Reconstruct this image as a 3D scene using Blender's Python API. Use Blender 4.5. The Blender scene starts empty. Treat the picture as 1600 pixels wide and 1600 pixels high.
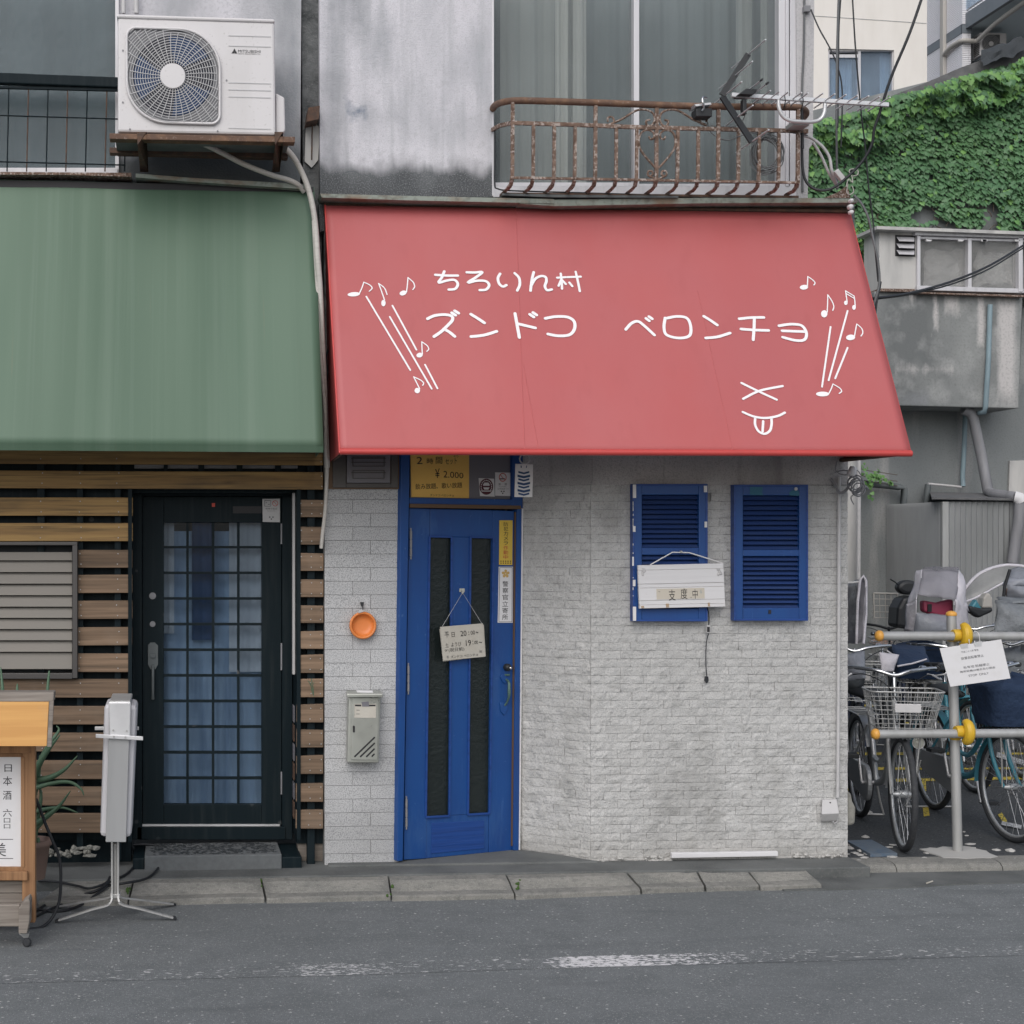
import bpy, math, random
from mathutils import Vector, Matrix, noise as mnoise
R = random.Random(11)
scene = bpy.context.scene
COL = scene.collection
rad = math.radians

# ------------------------------------------------------------------ camera
D, H, F, YH, YAW, FOOT = 8.0, 1.81, 2320.0, 848.0, rad(4.0), 270.0
CX = FOOT + F * math.tan(YAW)
cam = bpy.data.cameras.new('camera')
cam.sensor_width = 36.0
cam.lens = F / 1600 * 36
cam.shift_x = (800 - CX) / 1600
cam.shift_y = (YH - 800) / 1600
cam.clip_start, cam.clip_end = 0.1, 1000
camo = bpy.data.objects.new('camera', cam)
camo.location = (0, -D, H)
camo.rotation_euler = (math.pi / 2, 0, -YAW)
COL.objects.link(camo)
scene.camera = camo

# ------------------------------------------------------------------ light: overcast day
w = bpy.data.worlds.new('World')
scene.world = w
w.use_nodes = True
nt = w.node_tree
nt.nodes.clear()
sky = nt.nodes.new('ShaderNodeTexSky')
sky.sky_type = 'NISHITA'
sky.sun_disc = False
sky.sun_elevation = rad(44)
sky.sun_rotation = rad(195)
sky.air_density = 1.0
sky.dust_density = 2.5
hs = nt.nodes.new('ShaderNodeHueSaturation')
hs.inputs['Saturation'].default_value = 0.5
bg = nt.nodes.new('ShaderNodeBackground')
bg.inputs['Strength'].default_value = 0.13
wo = nt.nodes.new('ShaderNodeOutputWorld')
nt.links.new(sky.outputs[0], hs.inputs['Color'])
nt.links.new(hs.outputs[0], bg.inputs[0])
nt.links.new(bg.outputs[0], wo.inputs[0])
sl = bpy.data.lights.new('sun', 'SUN')
sl.energy = 1.15
sl.angle = rad(60)
sl.color = (1.0, 0.985, 0.97)
so = bpy.data.objects.new('sun', sl)
so.rotation_euler = (rad(54), 0, rad(-32))
so.location = (-2, -9, 12)
COL.objects.link(so)
vs = scene.view_settings
vs.view_transform = 'Standard'
vs.look = 'None'
vs.gamma = 1
vs.use_curve_mapping = False
vs.exposure = 0.14

# ------------------------------------------------------------------ from lens angles to places
FWD = Vector((math.sin(YAW), math.cos(YAW), 0))
RGT = Vector((math.cos(YAW), -math.sin(YAW), 0))
EYE = Vector((0, -D, H))

def ray(px, py):
    return FWD + RGT * ((px - CX) / F) + Vector((0, 0, (YH - py) / F))

class Plane:
    def __init__(s, p, n):
        s.p, s.n = Vector(p), Vector(n).normalized()
    def at(s, px, py, off=0.0):
        d = ray(px, py)
        q = s.p + s.n * off
        return EYE + d * ((q - EYE).dot(s.n) / d.dot(s.n))

FAC = Plane((0, 0, 0), (0, -1, 0))

def fp(px, py, Y=0.0):
    return FAC.at(px, py, -Y)

def gp(px, py, z):
    d = ray(px, py)
    return EYE + d * ((z - H) / d.z)

# ------------------------------------------------------------------ mesh collector
def chain_origin(parent):
    if parent is None:
        return Vector((0, 0, 0))
    return chain_origin(parent.parent) + Vector(parent.location)

class MB:
    def __init__(s):
        s.v, s.f, s.sm = [], [], []
    def add(s, vs, fs, smooth=False):
        o = len(s.v)
        s.v += [Vector(q) for q in vs]
        s.f += [tuple(i + o for i in f) for f in fs]
        s.sm += [smooth] * len(fs)
        return s
    def box(s, x0, x1, y0, y1, z0, z1):
        vs = [(x, y, z) for z in (z0, z1) for y in (y0, y1) for x in (x0, x1)]
        return s.add(vs, [(0, 2, 3, 1), (4, 5, 7, 6), (0, 1, 5, 4), (2, 6, 7, 3), (0, 4, 6, 2), (1, 3, 7, 5)])
    def prism(s, pts, d):
        n = len(pts)
        pts = [Vector(p) for p in pts]
        d = Vector(d)
        nn = Vector((0, 0, 0))
        for i in range(n):
            nn += (pts[i] - pts[0]).cross(pts[(i + 1) % n] - pts[0])
        if nn.dot(d) > 0:
            pts = pts[::-1]
        vs = pts + [p + d for p in pts]
        fs = [tuple(range(n)), tuple(range(2 * n - 1, n - 1, -1))]
        fs += [(i, n + i, n + (i + 1) % n, (i + 1) % n) for i in range(n)]
        return s.add(vs, fs)
    def poly(s, pl, pts, o0, o1):
        a = [pl.at(x, y, o0) for x, y in pts]
        return s.prism(a, pl.n * (o1 - o0))
    def rect(s, x0, y0, x1, y1, o0, o1, pl=FAC):
        return s.poly(pl, [(x0, y0), (x1, y0), (x1, y1), (x0, y1)], o0, o1)
    def obox(s, c, ax, ay, az):
        c, ax, ay, az = map(Vector, (c, ax, ay, az))
        vs = [c + ax * i + ay * j + az * k for k in (-1, 1) for j in (-1, 1) for i in (-1, 1)]
        return s.add(vs, [(0, 2, 3, 1), (4, 5, 7, 6), (0, 1, 5, 4), (2, 6, 7, 3), (0, 4, 6, 2), (1, 3, 7, 5)])
    def bar(s, a, b, w, h, up=(0, 0, 1)):
        a, b = Vector(a), Vector(b)
        t = (b - a)
        l = t.length
        t.normalize()
        u = Vector(up)
        sd = t.cross(u)
        if sd.length < 1e-4:
            sd = t.cross(Vector((0, 1, 0)))
        sd.normalize()
        u = sd.cross(t)
        return s.obox((a + b) / 2, t * (l / 2), sd * (w / 2), u * (h / 2))
    def tube(s, pts, r, n=8, closed=False, caps=True, flat=None):
        pts = [Vector(p) for p in pts]
        m = len(pts)
        rr = r if isinstance(r, (list, tuple)) else [r] * m
        tg = []
        for i in range(m):
            if closed:
                t = pts[(i + 1) % m] - pts[i - 1]
            else:
                t = pts[min(i + 1, m - 1)] - pts[max(i - 1, 0)]
            tg.append(t.normalized() if t.length > 1e-9 else Vector((0, 0, 1)))
        u = tg[0].orthogonal().normalized()
        vs, fs = [], []
        for i in range(m):
            u = (u - tg[i] * u.dot(tg[i]))
            u = u.normalized() if u.length > 1e-6 else tg[i].orthogonal().normalized()
            b = tg[i].cross(u)
            for k in range(n):
                a = 2 * math.pi * k / n
                vs.append(pts[i] + (u * math.cos(a) + b * math.sin(a)) * rr[i])
        for i in range(m if closed else m - 1):
            j = (i + 1) % m
            for k in range(n):
                l = (k + 1) % n
                fs.append((i * n + k, i * n + l, j * n + l, j * n + k))
        s.add(vs, fs, True)
        if caps and not closed:
            s.add(vs[:n], [tuple(range(n - 1, -1, -1))])
            s.add(vs[-n:], [tuple(range(n))])
        return s
    def lathe(s, prof, c, axis, n=16, smooth=True):
        """prof: (radius, along axis)"""
        c, ax = Vector(c), Vector(axis).normalized()
        u = ax.orthogonal().normalized()
        b = ax.cross(u)
        vs, fs = [], []
        for r, h in prof:
            for k in range(n):
                a = 2 * math.pi * k / n
                vs.append(c + ax * h + (u * math.cos(a) + b * math.sin(a)) * r)
        for i in range(len(prof) - 1):
            for k in range(n):
                l = (k + 1) % n
                fs.append((i * n + k, i * n + l, (i + 1) * n + l, (i + 1) * n + k))
        s.add(vs, fs, smooth)
        if prof[0][0] > 1e-5:
            s.add(vs[:n], [tuple(range(n - 1, -1, -1))])
        if prof[-1][0] > 1e-5:
            s.add(vs[-n:], [tuple(range(n))])
        return s
    def disc(s, c, axis, r, t, n=16):
        return s.lathe([(r, 0), (r, t)], c, axis, n, True)
    def grid(s, fn, nu, nv, smooth=True):
        vs = [fn(i / nu, j / nv) for j in range(nv + 1) for i in range(nu + 1)]
        fs = [(j * (nu + 1) + i, j * (nu + 1) + i + 1, (j + 1) * (nu + 1) + i + 1, (j + 1) * (nu + 1) + i)
              for j in range(nv) for i in range(nu)]
        return s.add(vs, fs, smooth)
    def ribbon(s, pts, wd, n, closed=False):
        """flat stroke with round ends, lying in the plane with normal n"""
        pts = [Vector(p) for p in pts]
        n = Vector(n).normalized()
        m = len(pts)
        hw = wd / 2
        if not closed:
            t0 = (pts[0] - pts[1]).normalized()
            t1 = (pts[-1] - pts[-2]).normalized()
            pre = [(pts[0] + t0 * hw * math.sin(a), hw * math.cos(a)) for a in (1.5, 1.1, 0.6)]
            post = [(pts[-1] + t1 * hw * math.sin(a), hw * math.cos(a)) for a in (0.6, 1.1, 1.5)]
            seq = pre + [(p, hw) for p in pts] + post
        else:
            seq = [(p, hw) for p in pts]
        m = len(seq)
        vs = []
        for i in range(m):
            a = seq[(i + 1) % m][0] if closed or i < m - 1 else seq[i][0]
            b = seq[i - 1][0] if closed or i > 0 else seq[i][0]
            t = (a - b).normalized()
            sd = n.cross(t)
            vs += [seq[i][0] + sd * seq[i][1], seq[i][0] - sd * seq[i][1]]
        fs = [(2 * i, 2 * i + 1, (2 * i + 3) % (2 * m), (2 * i + 2) % (2 * m)) for i in range(m if closed else m - 1)]
        return s.add(vs, fs)
    def mesh(s, name, mat, origin=Vector((0, 0, 0))):
        me = bpy.data.meshes.new(name)
        me.from_pydata([tuple(v - origin) for v in s.v], [], s.f)
        me.polygons.foreach_set('use_smooth', s.sm)
        if mat:
            me.materials.append(mat)
        me.update()
        return me
    def build(s, name, mat, parent=None, bevel=0, kind=None, label=None, origin=None):
        po = chain_origin(parent)
        og = Vector(origin) if origin is not None else po
        o = bpy.data.objects.new(name, s.mesh(name, mat, og))
        COL.objects.link(o)
        o.location = og - po
        o.parent = parent
        if bevel:
            bv = o.modifiers.new('bevel', 'BEVEL')
            bv.width = bevel
            bv.segments = 2
            bv.limit_method = 'ANGLE'
            bv.harden_normals = False
        if kind:
            o['kind'] = kind
        if label:
            o['label'] = label
        return o

def thing(name, label, cat, loc=(0, 0, 0), group=None):
    o = bpy.data.objects.new(name, None)
    o.empty_display_size = 0.1
    COL.objects.link(o)
    o.location = loc
    o['label'], o['category'] = label, cat
    if group:
        o['group'] = group
    return o

def tag(o, label, cat, group=None):
    o['label'], o['category'] = label, cat
    if group:
        o['group'] = group
    return o

def inst(name, mesh, parent, loc, rotz=0, scale=(1, 1, 1), rot=None):
    o = bpy.data.objects.new(name, mesh)
    COL.objects.link(o)
    o.parent = parent
    o.location = Vector(loc) - chain_origin(parent)
    o.rotation_euler = rot if rot else (0, 0, rotz)
    o.scale = scale
    return o

def curve(pts, k=6, closed=False):
    """Catmull-Rom through points (tuples of any length)"""
    n = len(pts)
    out = []
    P = [Vector(p) for p in pts]
    rng = n if closed else n - 1
    for i in range(rng):
        if closed:
            p0, p1, p2, p3 = P[i - 1], P[i], P[(i + 1) % n], P[(i + 2) % n]
        else:
            p0, p1, p2, p3 = P[max(i - 1, 0)], P[i], P[i + 1], P[min(i + 2, n - 1)]
        for j in range(k):
            t = j / k
            out.append(0.5 * ((2 * p1) + (p2 - p0) * t + (2 * p0 - 5 * p1 + 4 * p2 - p3) * t * t + (3 * p1 - p0 - 3 * p2 + p3) * t ** 3))
    if not closed:
        out.append(P[-1])
    return out

def pc(pts, k=6):
    """smooth path through (px, py, Y)"""
    return [fp(p[0], p[1], p[2]) for p in curve(pts, k)]

def text_into(mb, txt, corners, pl, off, thick=0.0):
    """flat lettering filling the quad corners TL TR BR BL on plane pl"""
    cu = bpy.data.curves.new('t', 'FONT')
    cu.body = txt
    cu.resolution_u = 3
    ob = bpy.data.objects.new('t', cu)
    COL.objects.link(ob)
    bpy.context.view_layer.update()
    me = bpy.data.meshes.new_from_object(ob.evaluated_get(bpy.context.evaluated_depsgraph_get()))
    co = [v.co.copy() for v in me.vertices]
    fs = [tuple(p.vertices) for p in me.polygons]
    bpy.data.objects.remove(ob)
    bpy.data.curves.remove(cu)
    bpy.data.meshes.remove(me)
    if not co:
        return mb
    x0, x1 = min(c.x for c in co), max(c.x for c in co)
    y0, y1 = min(c.y for c in co), max(c.y for c in co)
    TL, TR, BR, BL = corners
    vs = []
    for c in co:
        u = (c.x - x0) / max(x1 - x0, 1e-6)
        v = (y1 - c.y) / max(y1 - y0, 1e-6)
        px = (TL[0] * (1 - u) + TR[0] * u) * (1 - v) + (BL[0] * (1 - u) + BR[0] * u) * v
        py = (TL[1] * (1 - u) + TR[1] * u) * (1 - v) + (BL[1] * (1 - u) + BR[1] * u) * v
        vs.append(pl.at(px, py, off))
    return mb.add(vs, fs)

def trect(mb, txt, x0, y0, x1, y1, pl=FAC, off=0.0, skew=0.0):
    return text_into(mb, txt, [(x0, y0), (x1, y0 + skew), (x1, y1 + skew), (x0, y1)], pl, off)

# ------------------------------------------------------------------ materials
def mat(name, col, rough=0.6, metal=0.0, layers=(), bump=None, spec=0.5, coord='pos', rnd=0.0, alpha=None, trans=0.0, rough_n=None):
    m = bpy.data.materials.new(name)
    m.use_nodes = True
    t = m.node_tree
    N, L = t.nodes, t.links
    b = N['Principled BSDF']
    b.inputs['Roughness'].default_value = rough
    b.inputs['Metallic'].default_value = metal
    b.inputs['Specular IOR Level'].default_value = spec
    if trans:
        b.inputs['Transmission Weight'].default_value = trans
    if alpha is not None:
        b.inputs['Alpha'].default_value = alpha
    def c4(c):
        return (c[0], c[1], c[2], 1)
    if coord == 'pos':
        base = N.new('ShaderNodeNewGeometry').outputs['Position']
    else:
        base = N.new('ShaderNodeTexCoord').outputs['Object']
    oi = None
    if rnd or coord in ('obj', 'posr'):
        oi = N.new('ShaderNodeObjectInfo').outputs['Random']
    if coord in ('obj', 'posr'):
        if coord == 'posr':
            base = N.new('ShaderNodeNewGeometry').outputs['Position']
        va = N.new('ShaderNodeVectorMath')
        va.operation = 'ADD'
        cb = N.new('ShaderNodeMath')
        cb.operation = 'MULTIPLY'
        cb.inputs[1].default_value = 37.0
        L.new(oi, cb.inputs[0])
        cv = N.new('ShaderNodeCombineXYZ')
        for k in range(3):
            L.new(cb.outputs[0], cv.inputs[k])
        L.new(base, va.inputs[0])
        L.new(cv.outputs[0], va.inputs[1])
        base = va.outputs[0]
    def scaled(sc):
        if isinstance(sc, (int, float)):
            return base, sc
        mp = N.new('ShaderNodeMapping')
        mp.inputs['Scale'].default_value = sc
        L.new(base, mp.inputs[0])
        return mp.outputs[0], 1.0
    def nz(sc, det=4, ro=0.55, dist=0.0):
        v, s = scaled(sc)
        n = N.new('ShaderNodeTexNoise')
        n.inputs['Scale'].default_value = s
        n.inputs['Detail'].default_value = det
        n.inputs['Roughness'].default_value = ro
        n.inputs['Distortion'].default_value = dist
        L.new(v, n.inputs['Vector'])
        return n.outputs['Fac']
    def mrange(v, lo, hi, a, bb):
        r = N.new('ShaderNodeMapRange')
        r.clamp = True
        r.inputs[1].default_value, r.inputs[2].default_value = lo, hi
        r.inputs[3].default_value, r.inputs[4].default_value = a, bb
        L.new(v, r.inputs[0])
        return r.outputs[0]
    def mathn(op, a, bb):
        q = N.new('ShaderNodeMath')
        q.operation = op
        for k, x in enumerate((a, bb)):
            if isinstance(x, (int, float)):
                q.inputs[k].default_value = x
            else:
                L.new(x, q.inputs[k])
        return q.outputs[0]
    rgb = N.new('ShaderNodeRGB')
    rgb.outputs[0].default_value = c4(col)
    cur = rgb.outputs[0]
    for ly in layers:
        k = ly[0]
        if k == 'n':      # ('n', scale, lo, hi, colour, amount)
            fac = mrange(nz(ly[1]), ly[2], ly[3], 0, ly[5])
            c = ly[4]
        elif k == 'v':    # cells: ('v', scale, lo, hi, colour, amount)
            v, s = scaled(ly[1])
            vo = N.new('ShaderNodeTexVoronoi')
            vo.inputs['Scale'].default_value = s
            L.new(v, vo.inputs['Vector'])
            fac = mrange(vo.outputs['Distance'], ly[2], ly[3], ly[5], 0)
            c = ly[4]
        elif k == 'c':    # random cells: ('c', scale, threshold, colour, amount)
            v, s = scaled(ly[1])
            vo = N.new('ShaderNodeTexVoronoi')
            vo.inputs['Scale'].default_value = s
            L.new(v, vo.inputs['Vector'])
            sp = N.new('ShaderNodeSeparateColor')
            L.new(vo.outputs['Color'], sp.inputs[0])
            near = mrange(vo.outputs['Distance'], 0.25, 0.42, 1, 0)
            fac = mathn('MULTIPLY', mrange(sp.outputs[0], ly[2], ly[2] + 0.01, 0, ly[4]), near)
            c = ly[3]
        elif k == 'z':    # ('z', zfull, znone, noise scale, noise amp, colour, amount)
            sx = N.new('ShaderNodeSeparateXYZ')
            g = N.new('ShaderNodeNewGeometry')
            L.new(g.outputs['Position'], sx.inputs[0])
            nn = mathn('MULTIPLY', mathn('SUBTRACT', nz(ly[3]), 0.5), ly[4])
            fac = mrange(mathn('ADD', sx.outputs[2], nn), ly[1], ly[2], ly[6], 0)
            c = ly[5]
        elif k == 'x':    # fades along world x: ('x', x0, x1, noise scale, lo, hi, colour, amount)
            sx = N.new('ShaderNodeSeparateXYZ')
            g = N.new('ShaderNodeNewGeometry')
            L.new(g.outputs['Position'], sx.inputs[0])
            tt = mathn('MULTIPLY', mrange(sx.outputs[0], ly[1], ly[1] + 0.25, 0, 1), mrange(sx.outputs[0], ly[1] + .5, ly[2], 1, 0))
            fac = mrange(mathn('ADD', nz(ly[3], 6, 0.7), mathn('MULTIPLY', tt, 0.3)), ly[4], ly[5], 0, ly[7])
            c = ly[6]
        elif k == 's':    # stains with a place of their own: ('s', [(x0, x1, z0, z1, soft)], noise scale, noise amp, colour, amount)
            sx = N.new('ShaderNodeSeparateXYZ')
            g = N.new('ShaderNodeNewGeometry')
            L.new(g.outputs['Position'], sx.inputs[0])
            nn = mathn('MULTIPLY', mathn('SUBTRACT', nz(ly[2], 5, .65), 0.5), ly[3])
            fac = None
            for (xa_, xb_, za_, zb_, sf) in ly[1]:
                cxn = mathn('SUBTRACT', (xb_ - xa_) / 2, mathn('ABSOLUTE', mathn('SUBTRACT', sx.outputs[0], (xa_ + xb_) / 2), 0))
                czn = mathn('SUBTRACT', (zb_ - za_) / 2, mathn('ABSOLUTE', mathn('SUBTRACT', sx.outputs[2], (za_ + zb_) / 2), 0))
                q = mathn('MINIMUM', cxn, mathn('MULTIPLY', czn, .35))
                q = mrange(mathn('ADD', q, nn), -sf * .2, sf, 0, 1)
                fac = q if fac is None else mathn('MAXIMUM', fac, q)
            fac = mathn('MULTIPLY', fac, ly[5])
            c = ly[4]
        mx = N.new('ShaderNodeMix')
        mx.data_type = 'RGBA'
        L.new(fac, mx.inputs[0])
        L.new(cur, mx.inputs[6])
        mx.inputs[7].default_value = c4(c)
        cur = mx.outputs[2]
    if rnd:
        h = N.new('ShaderNodeHueSaturation')
        L.new(mrange(oi, 0, 1, 1 - rnd, 1 + rnd), h.inputs['Value'])
        L.new(cur, h.inputs['Color'])
        cur = h.outputs[0]
    L.new(cur, b.inputs['Base Color'])
    if rough_n:
        L.new(mrange(nz(rough_n[0]), 0.3, 0.7, rough_n[1], rough_n[2]), b.inputs['Roughness'])
    if bump:
        bs = bump if isinstance(bump, list) else [bump]
        prev = None
        for sc, st, di in bs:
            bn = N.new('ShaderNodeBump')
            bn.inputs['Strength'].default_value = st
            bn.inputs['Distance'].default_value = di
            L.new(nz(sc, 5, 0.6), bn.inputs['Height'])
            if prev:
                L.new(prev, bn.inputs['Normal'])
            prev = bn.outputs[0]
        L.new(prev, b.inputs['Normal'])
    return m

def glass(name, tint, clear, rough=0.05, base=(0.1, 0.12, 0.13), bump=None):
    """pane: glossy dirty film over a see-through tint"""
    m = mat(name, base, rough, 0, (('n', 3.0, .4, .7, [x * 1.5 for x in base], .5),), bump, 0.6)
    t = m.node_tree
    N, L = t.nodes, t.links
    tr = N.new('ShaderNodeBsdfTransparent')
    tr.inputs[0].default_value = (*tint, 1)
    mx = N.new('ShaderNodeMixShader')
    mx.inputs[0].default_value = clear
    L.new(N['Principled BSDF'].outputs[0], mx.inputs[1])
    L.new(tr.outputs[0], mx.inputs[2])
    L.new(mx.outputs[0], N['Material Output'].inputs[0])
    return m

W = (.8, .8, .8)
ASPH_L = [('n', 1.3, .35, .7, (.20, .212, .217), .6), ('n', 5.0, .45, .7, (.114, .124, .128), .5), ('n', 200, .48, .70, (.055, .060, .066), .9),
          ('c', 130, .84, (.42, .42, .415), .75), ('c', 62, .955, (.55, .54, .52), .85), ('n', (.5, .5, .5), .5, .7, (.12, .13, .134), .5), ('n', 70, .53, .66, (.24, .248, .25), .5), ('n', (.9, 6, 1), .56, .72, (.10, .107, .113), .5)]
M = {}
M['asphalt'] = mat('asphalt', (.168, .180, .184), .85, 0, ASPH_L, [(60, .5, .006), (260, .5, .004)])
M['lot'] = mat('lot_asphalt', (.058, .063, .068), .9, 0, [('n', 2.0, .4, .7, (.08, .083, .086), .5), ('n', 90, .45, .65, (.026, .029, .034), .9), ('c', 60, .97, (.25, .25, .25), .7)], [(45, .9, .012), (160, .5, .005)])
M['concrete'] = mat('kerb_concrete', (.235, .228, .208), .85, 0, [('n', 3.5, .42, .7, (.135, .137, .128), .75), ('n', 30, .48, .72, (.10, .102, .096), .6), ('n', 160, .5, .7, (.38, .37, .345), .5)], [(40, .4, .006), (200, .5, .003)])
M['concrete_dark'] = mat('apron_concrete', (.135, .142, .140), .85, 0, [('n', 3, .4, .7, (.06, .065, .065), .8), ('n', 90, .5, .75, (.17, .165, .16), .6)], [(30, .4, .008), (160, .5, .003)])
M['road_paint'] = mat('road_paint', (.168, .180, .184), .85, 0, ASPH_L + [('n', (24, 60, 24), .615, .64, (.58, .57, .57), .85), ('x', 1.45, 3.1, (34, 58, 34), .75, .78, (.72, .70, .71), .95), ('x', 0.3, 1.3, (45, 65, 45), .83, .86, (.6, .59, .59), .85)], [(60, .5, .006), (260, .5, .004)])
M['yellow_paint'] = mat('yellow_line_paint', (.55, .42, .05), .8, 0, [('n', 35, .54, .60, (.05, .05, .05), .9)], (120, .5, .004))
M['white_line'] = mat('white_line_paint', (.55, .55, .55), .8, 0, [('n', 35, .53, .6, (.06, .06, .06), .9)], (120, .5, .004))
def st(px0, py0, px1, py1, soft, Y=0.0):
    a, b = fp(px0, py1, Y), fp(px1, py0, Y)
    return (a.x, b.x, a.z, b.z, soft)
M['plaster_up'] = mat('stained_white_plaster', (.66, .645, .685), .85, 0,
    [('n', (3.0, 3.0, 1.2), .43, .70, (.40, .41, .435), .5), ('n', (13, 13, .8), .50, .68, (.40, .41, .43), .55), ('n', (10, 10, 1.6), .55, .75, (.33, .345, .365), .5), ('n', 46, .54, .72, (.42, .42, .44), .45), ('n', 18, .56, .72, (.46, .46, .48), .45),
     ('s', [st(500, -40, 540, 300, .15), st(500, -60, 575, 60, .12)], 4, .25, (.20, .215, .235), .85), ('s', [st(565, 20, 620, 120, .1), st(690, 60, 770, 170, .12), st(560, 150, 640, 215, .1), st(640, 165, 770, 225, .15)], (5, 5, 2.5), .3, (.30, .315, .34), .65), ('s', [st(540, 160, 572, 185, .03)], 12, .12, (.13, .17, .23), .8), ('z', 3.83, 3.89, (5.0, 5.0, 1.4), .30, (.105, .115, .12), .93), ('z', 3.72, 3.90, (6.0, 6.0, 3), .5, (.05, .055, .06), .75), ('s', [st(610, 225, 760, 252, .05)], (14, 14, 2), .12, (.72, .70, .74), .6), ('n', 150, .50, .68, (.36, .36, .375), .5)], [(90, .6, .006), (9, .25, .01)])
M['plaster_left'] = mat('grey_white_plaster', (.58, .57, .60), .85, 0,
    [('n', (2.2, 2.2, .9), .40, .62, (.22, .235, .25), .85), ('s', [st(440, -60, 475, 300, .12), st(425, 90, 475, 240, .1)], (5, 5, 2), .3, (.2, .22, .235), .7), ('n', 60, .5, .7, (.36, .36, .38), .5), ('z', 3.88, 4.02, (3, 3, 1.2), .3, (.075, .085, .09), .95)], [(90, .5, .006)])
M['post_plaster'] = mat('post_plaster', (.50, .49, .50), .85, 0, [('n', (3, 3, .8), .42, .68, (.34, .34, .35), .7), ('n', 120, .48, .72, (.33, .33, .34), .6)], [(90, .5, .006)])
M['gap_concrete'] = mat('rough_dark_concrete', (.125, .13, .132), .9, 0, [('n', 14, .45, .7, (.04, .045, .047), .8), ('n', 90, .55, .75, (.2, .2, .2), .5)], [(25, .8, .02), (120, .5, .005)])
M['tile'] = mat('painted_split_tile', (.545, .54, .53), .85, 0, [('n', 1.7, .4, .72, (.47, .465, .455), .7), ('n', (6, 6, 16), .52, .74, (.34, .335, .325), .5), ('n', 34, .60, .72, (.27, .265, .26), .5), ('n', 150, .52, .68, (.22, .22, .215), .6), ('s', [st(930, 745, 985, 860, .1), st(1010, 1180, 1130, 1330, .15)], (5, 5, 3), .35, (.25, .245, .235), .6), ('n', (4, 4, 1.2), .55, .72, (.36, .355, .34), .5), ('z', .06, .24, (5, 5, 3), .12, (.36, .345, .32), .6)], [(13, .70, .035), (42, .42, .011), (200, .5, .003)], rnd=.05)
M['tile_pillar'] = mat('speckled_grey_tile', (.52, .52, .525), .75, 0, [('n', 1.4, .42, .7, (.34, .34, .34), .6), ('n', 190, .47, .62, (.17, .175, .18), .75)], [(160, .4, .003)], rnd=.05)
M['wall_plaster'] = mat('wall_plaster', (.52, .50, .495), .85, 0, [('n', 2.5, .4, .7, (.34, .33, .33), .7), ('n', 140, .48, .7, (.2, .2, .2), .6), ('n', (12, 12, 1.5), .58, .75, (.16, .15, .15), .7)], [(120, .6, .006)])
M['joint'] = mat('shaded_joint', (.11, .11, .11), .95, 0, [('n', 6, .42, .6, (.36, .36, .355), .9)])  # joint shadows put into the colour, broken up by paler noise
M['dark'] = mat('dark_interior', (.012, .014, .017), .8)
M['black'] = mat('black_wood_paint', (.0055, .0125, .0165), .55, 0, [('n', (30, 30, 2), .5, .75, (.02, .027, .03), .7), ('c', 25, .985, (.2, .2, .2), .5)], ((40, 40, 2), .12, .003), spec=.15)
WOODL = [('n', (1.0, 1, 45), .40, .62, (.20, .145, .09), .85), ('n', (3, 3, 110), .52, .75, (.13, .09, .055), .6)]
M['wood'] = mat('weathered_plank_wood', (.245, .165, .108), .8, 0, [('n', (1.0, 1, 42), .40, .60, (.15, .10, .064), .85), ('n', (2, 3, 70), .50, .68, (.10, .07, .046), .75), ('v', (2.6, 3, 9), .0, .13, (.07, .042, .025), .7), ('n', 4, .55, .75, (.25, .19, .14), .5)], ((3, 3, 120), .3, .003), coord='posr', rnd=.2)
M['wood_top'] = mat('stained_plank_wood', (.36, .225, .085), .75, 0, [('n', (.8, 1, 30), .38, .62, (.24, .14, .055), .85), ('n', (2, 3, 70), .50, .68, (.10, .065, .03), .8), ('v', (2.2, 3, 9), .0, .13, (.06, .035, .018), .7), ('n', (1.4, 1, 7), .52, .72, (.09, .06, .035), .8)], ((3, 3, 120), .3, .003), coord='posr', rnd=.12)
M['wood_grey'] = mat('grey_weathered_wood', (.26, .23, .20), .85, 0, [('n', (2, 2, 40), .4, .62, (.16, .135, .115), .8), ('n', (3, 3, 120), .52, .75, (.10, .08, .07), .6)], ((4, 4, 120), .3, .003), coord='posr', rnd=.12)
M['wood_post'] = mat('brown_post_wood', (.34, .18, .085), .7, 0, [('n', (35, 35, 1.2), .4, .62, (.22, .11, .05), .8), ('n', (90, 90, 3), .52, .75, (.14, .07, .03), .5)], ((90, 90, 3), .25, .002), coord='posr', rnd=.1)
M['wood_orange'] = mat('orange_board_wood', (.62, .34, .11), .65, 0, [('n', (1.0, 1, 40), .4, .65, (.50, .25, .075), .8), ('n', 3, .6, .75, (.45, .30, .17), .5)], ((3, 3, 90), .15, .002))
M['shutter_grey'] = mat('dusty_grey_aluminium', (.19, .175, .155), .55, .15, [('n', (2, 2, 9), .4, .7, (.17, .16, .145), .7)], None)
M['bronze'] = mat('dark_bronze_aluminium', (.085, .08, .078), .45, .4)
M['alu'] = mat('white_aluminium', (.62, .61, .63), .45, .2, [('n', (20, 20, 1.2), .5, .75, (.42, .42, .44), .6)])
M['alu_bare'] = mat('bare_aluminium', (.68, .68, .69), .35, .4, [('n', 5, .4, .7, (.45, .45, .47), .6)], rough_n=(8, .25, .45))
M['steel'] = mat('stainless_steel', (.50, .51, .47), .34, .75, [('n', (3, 3, 1.5), .4, .7, (.36, .37, .33), .7)], rough_n=(6, .25, .45))
M['galv'] = mat('galvanised_pipe', (.46, .46, .455), .42, .35, [('n', (14, 14, 2.0), .42, .7, (.36, .36, .345), .7)])
M['chrome'] = mat('chrome', (.72, .72, .73), .15, 1.0)
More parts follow.
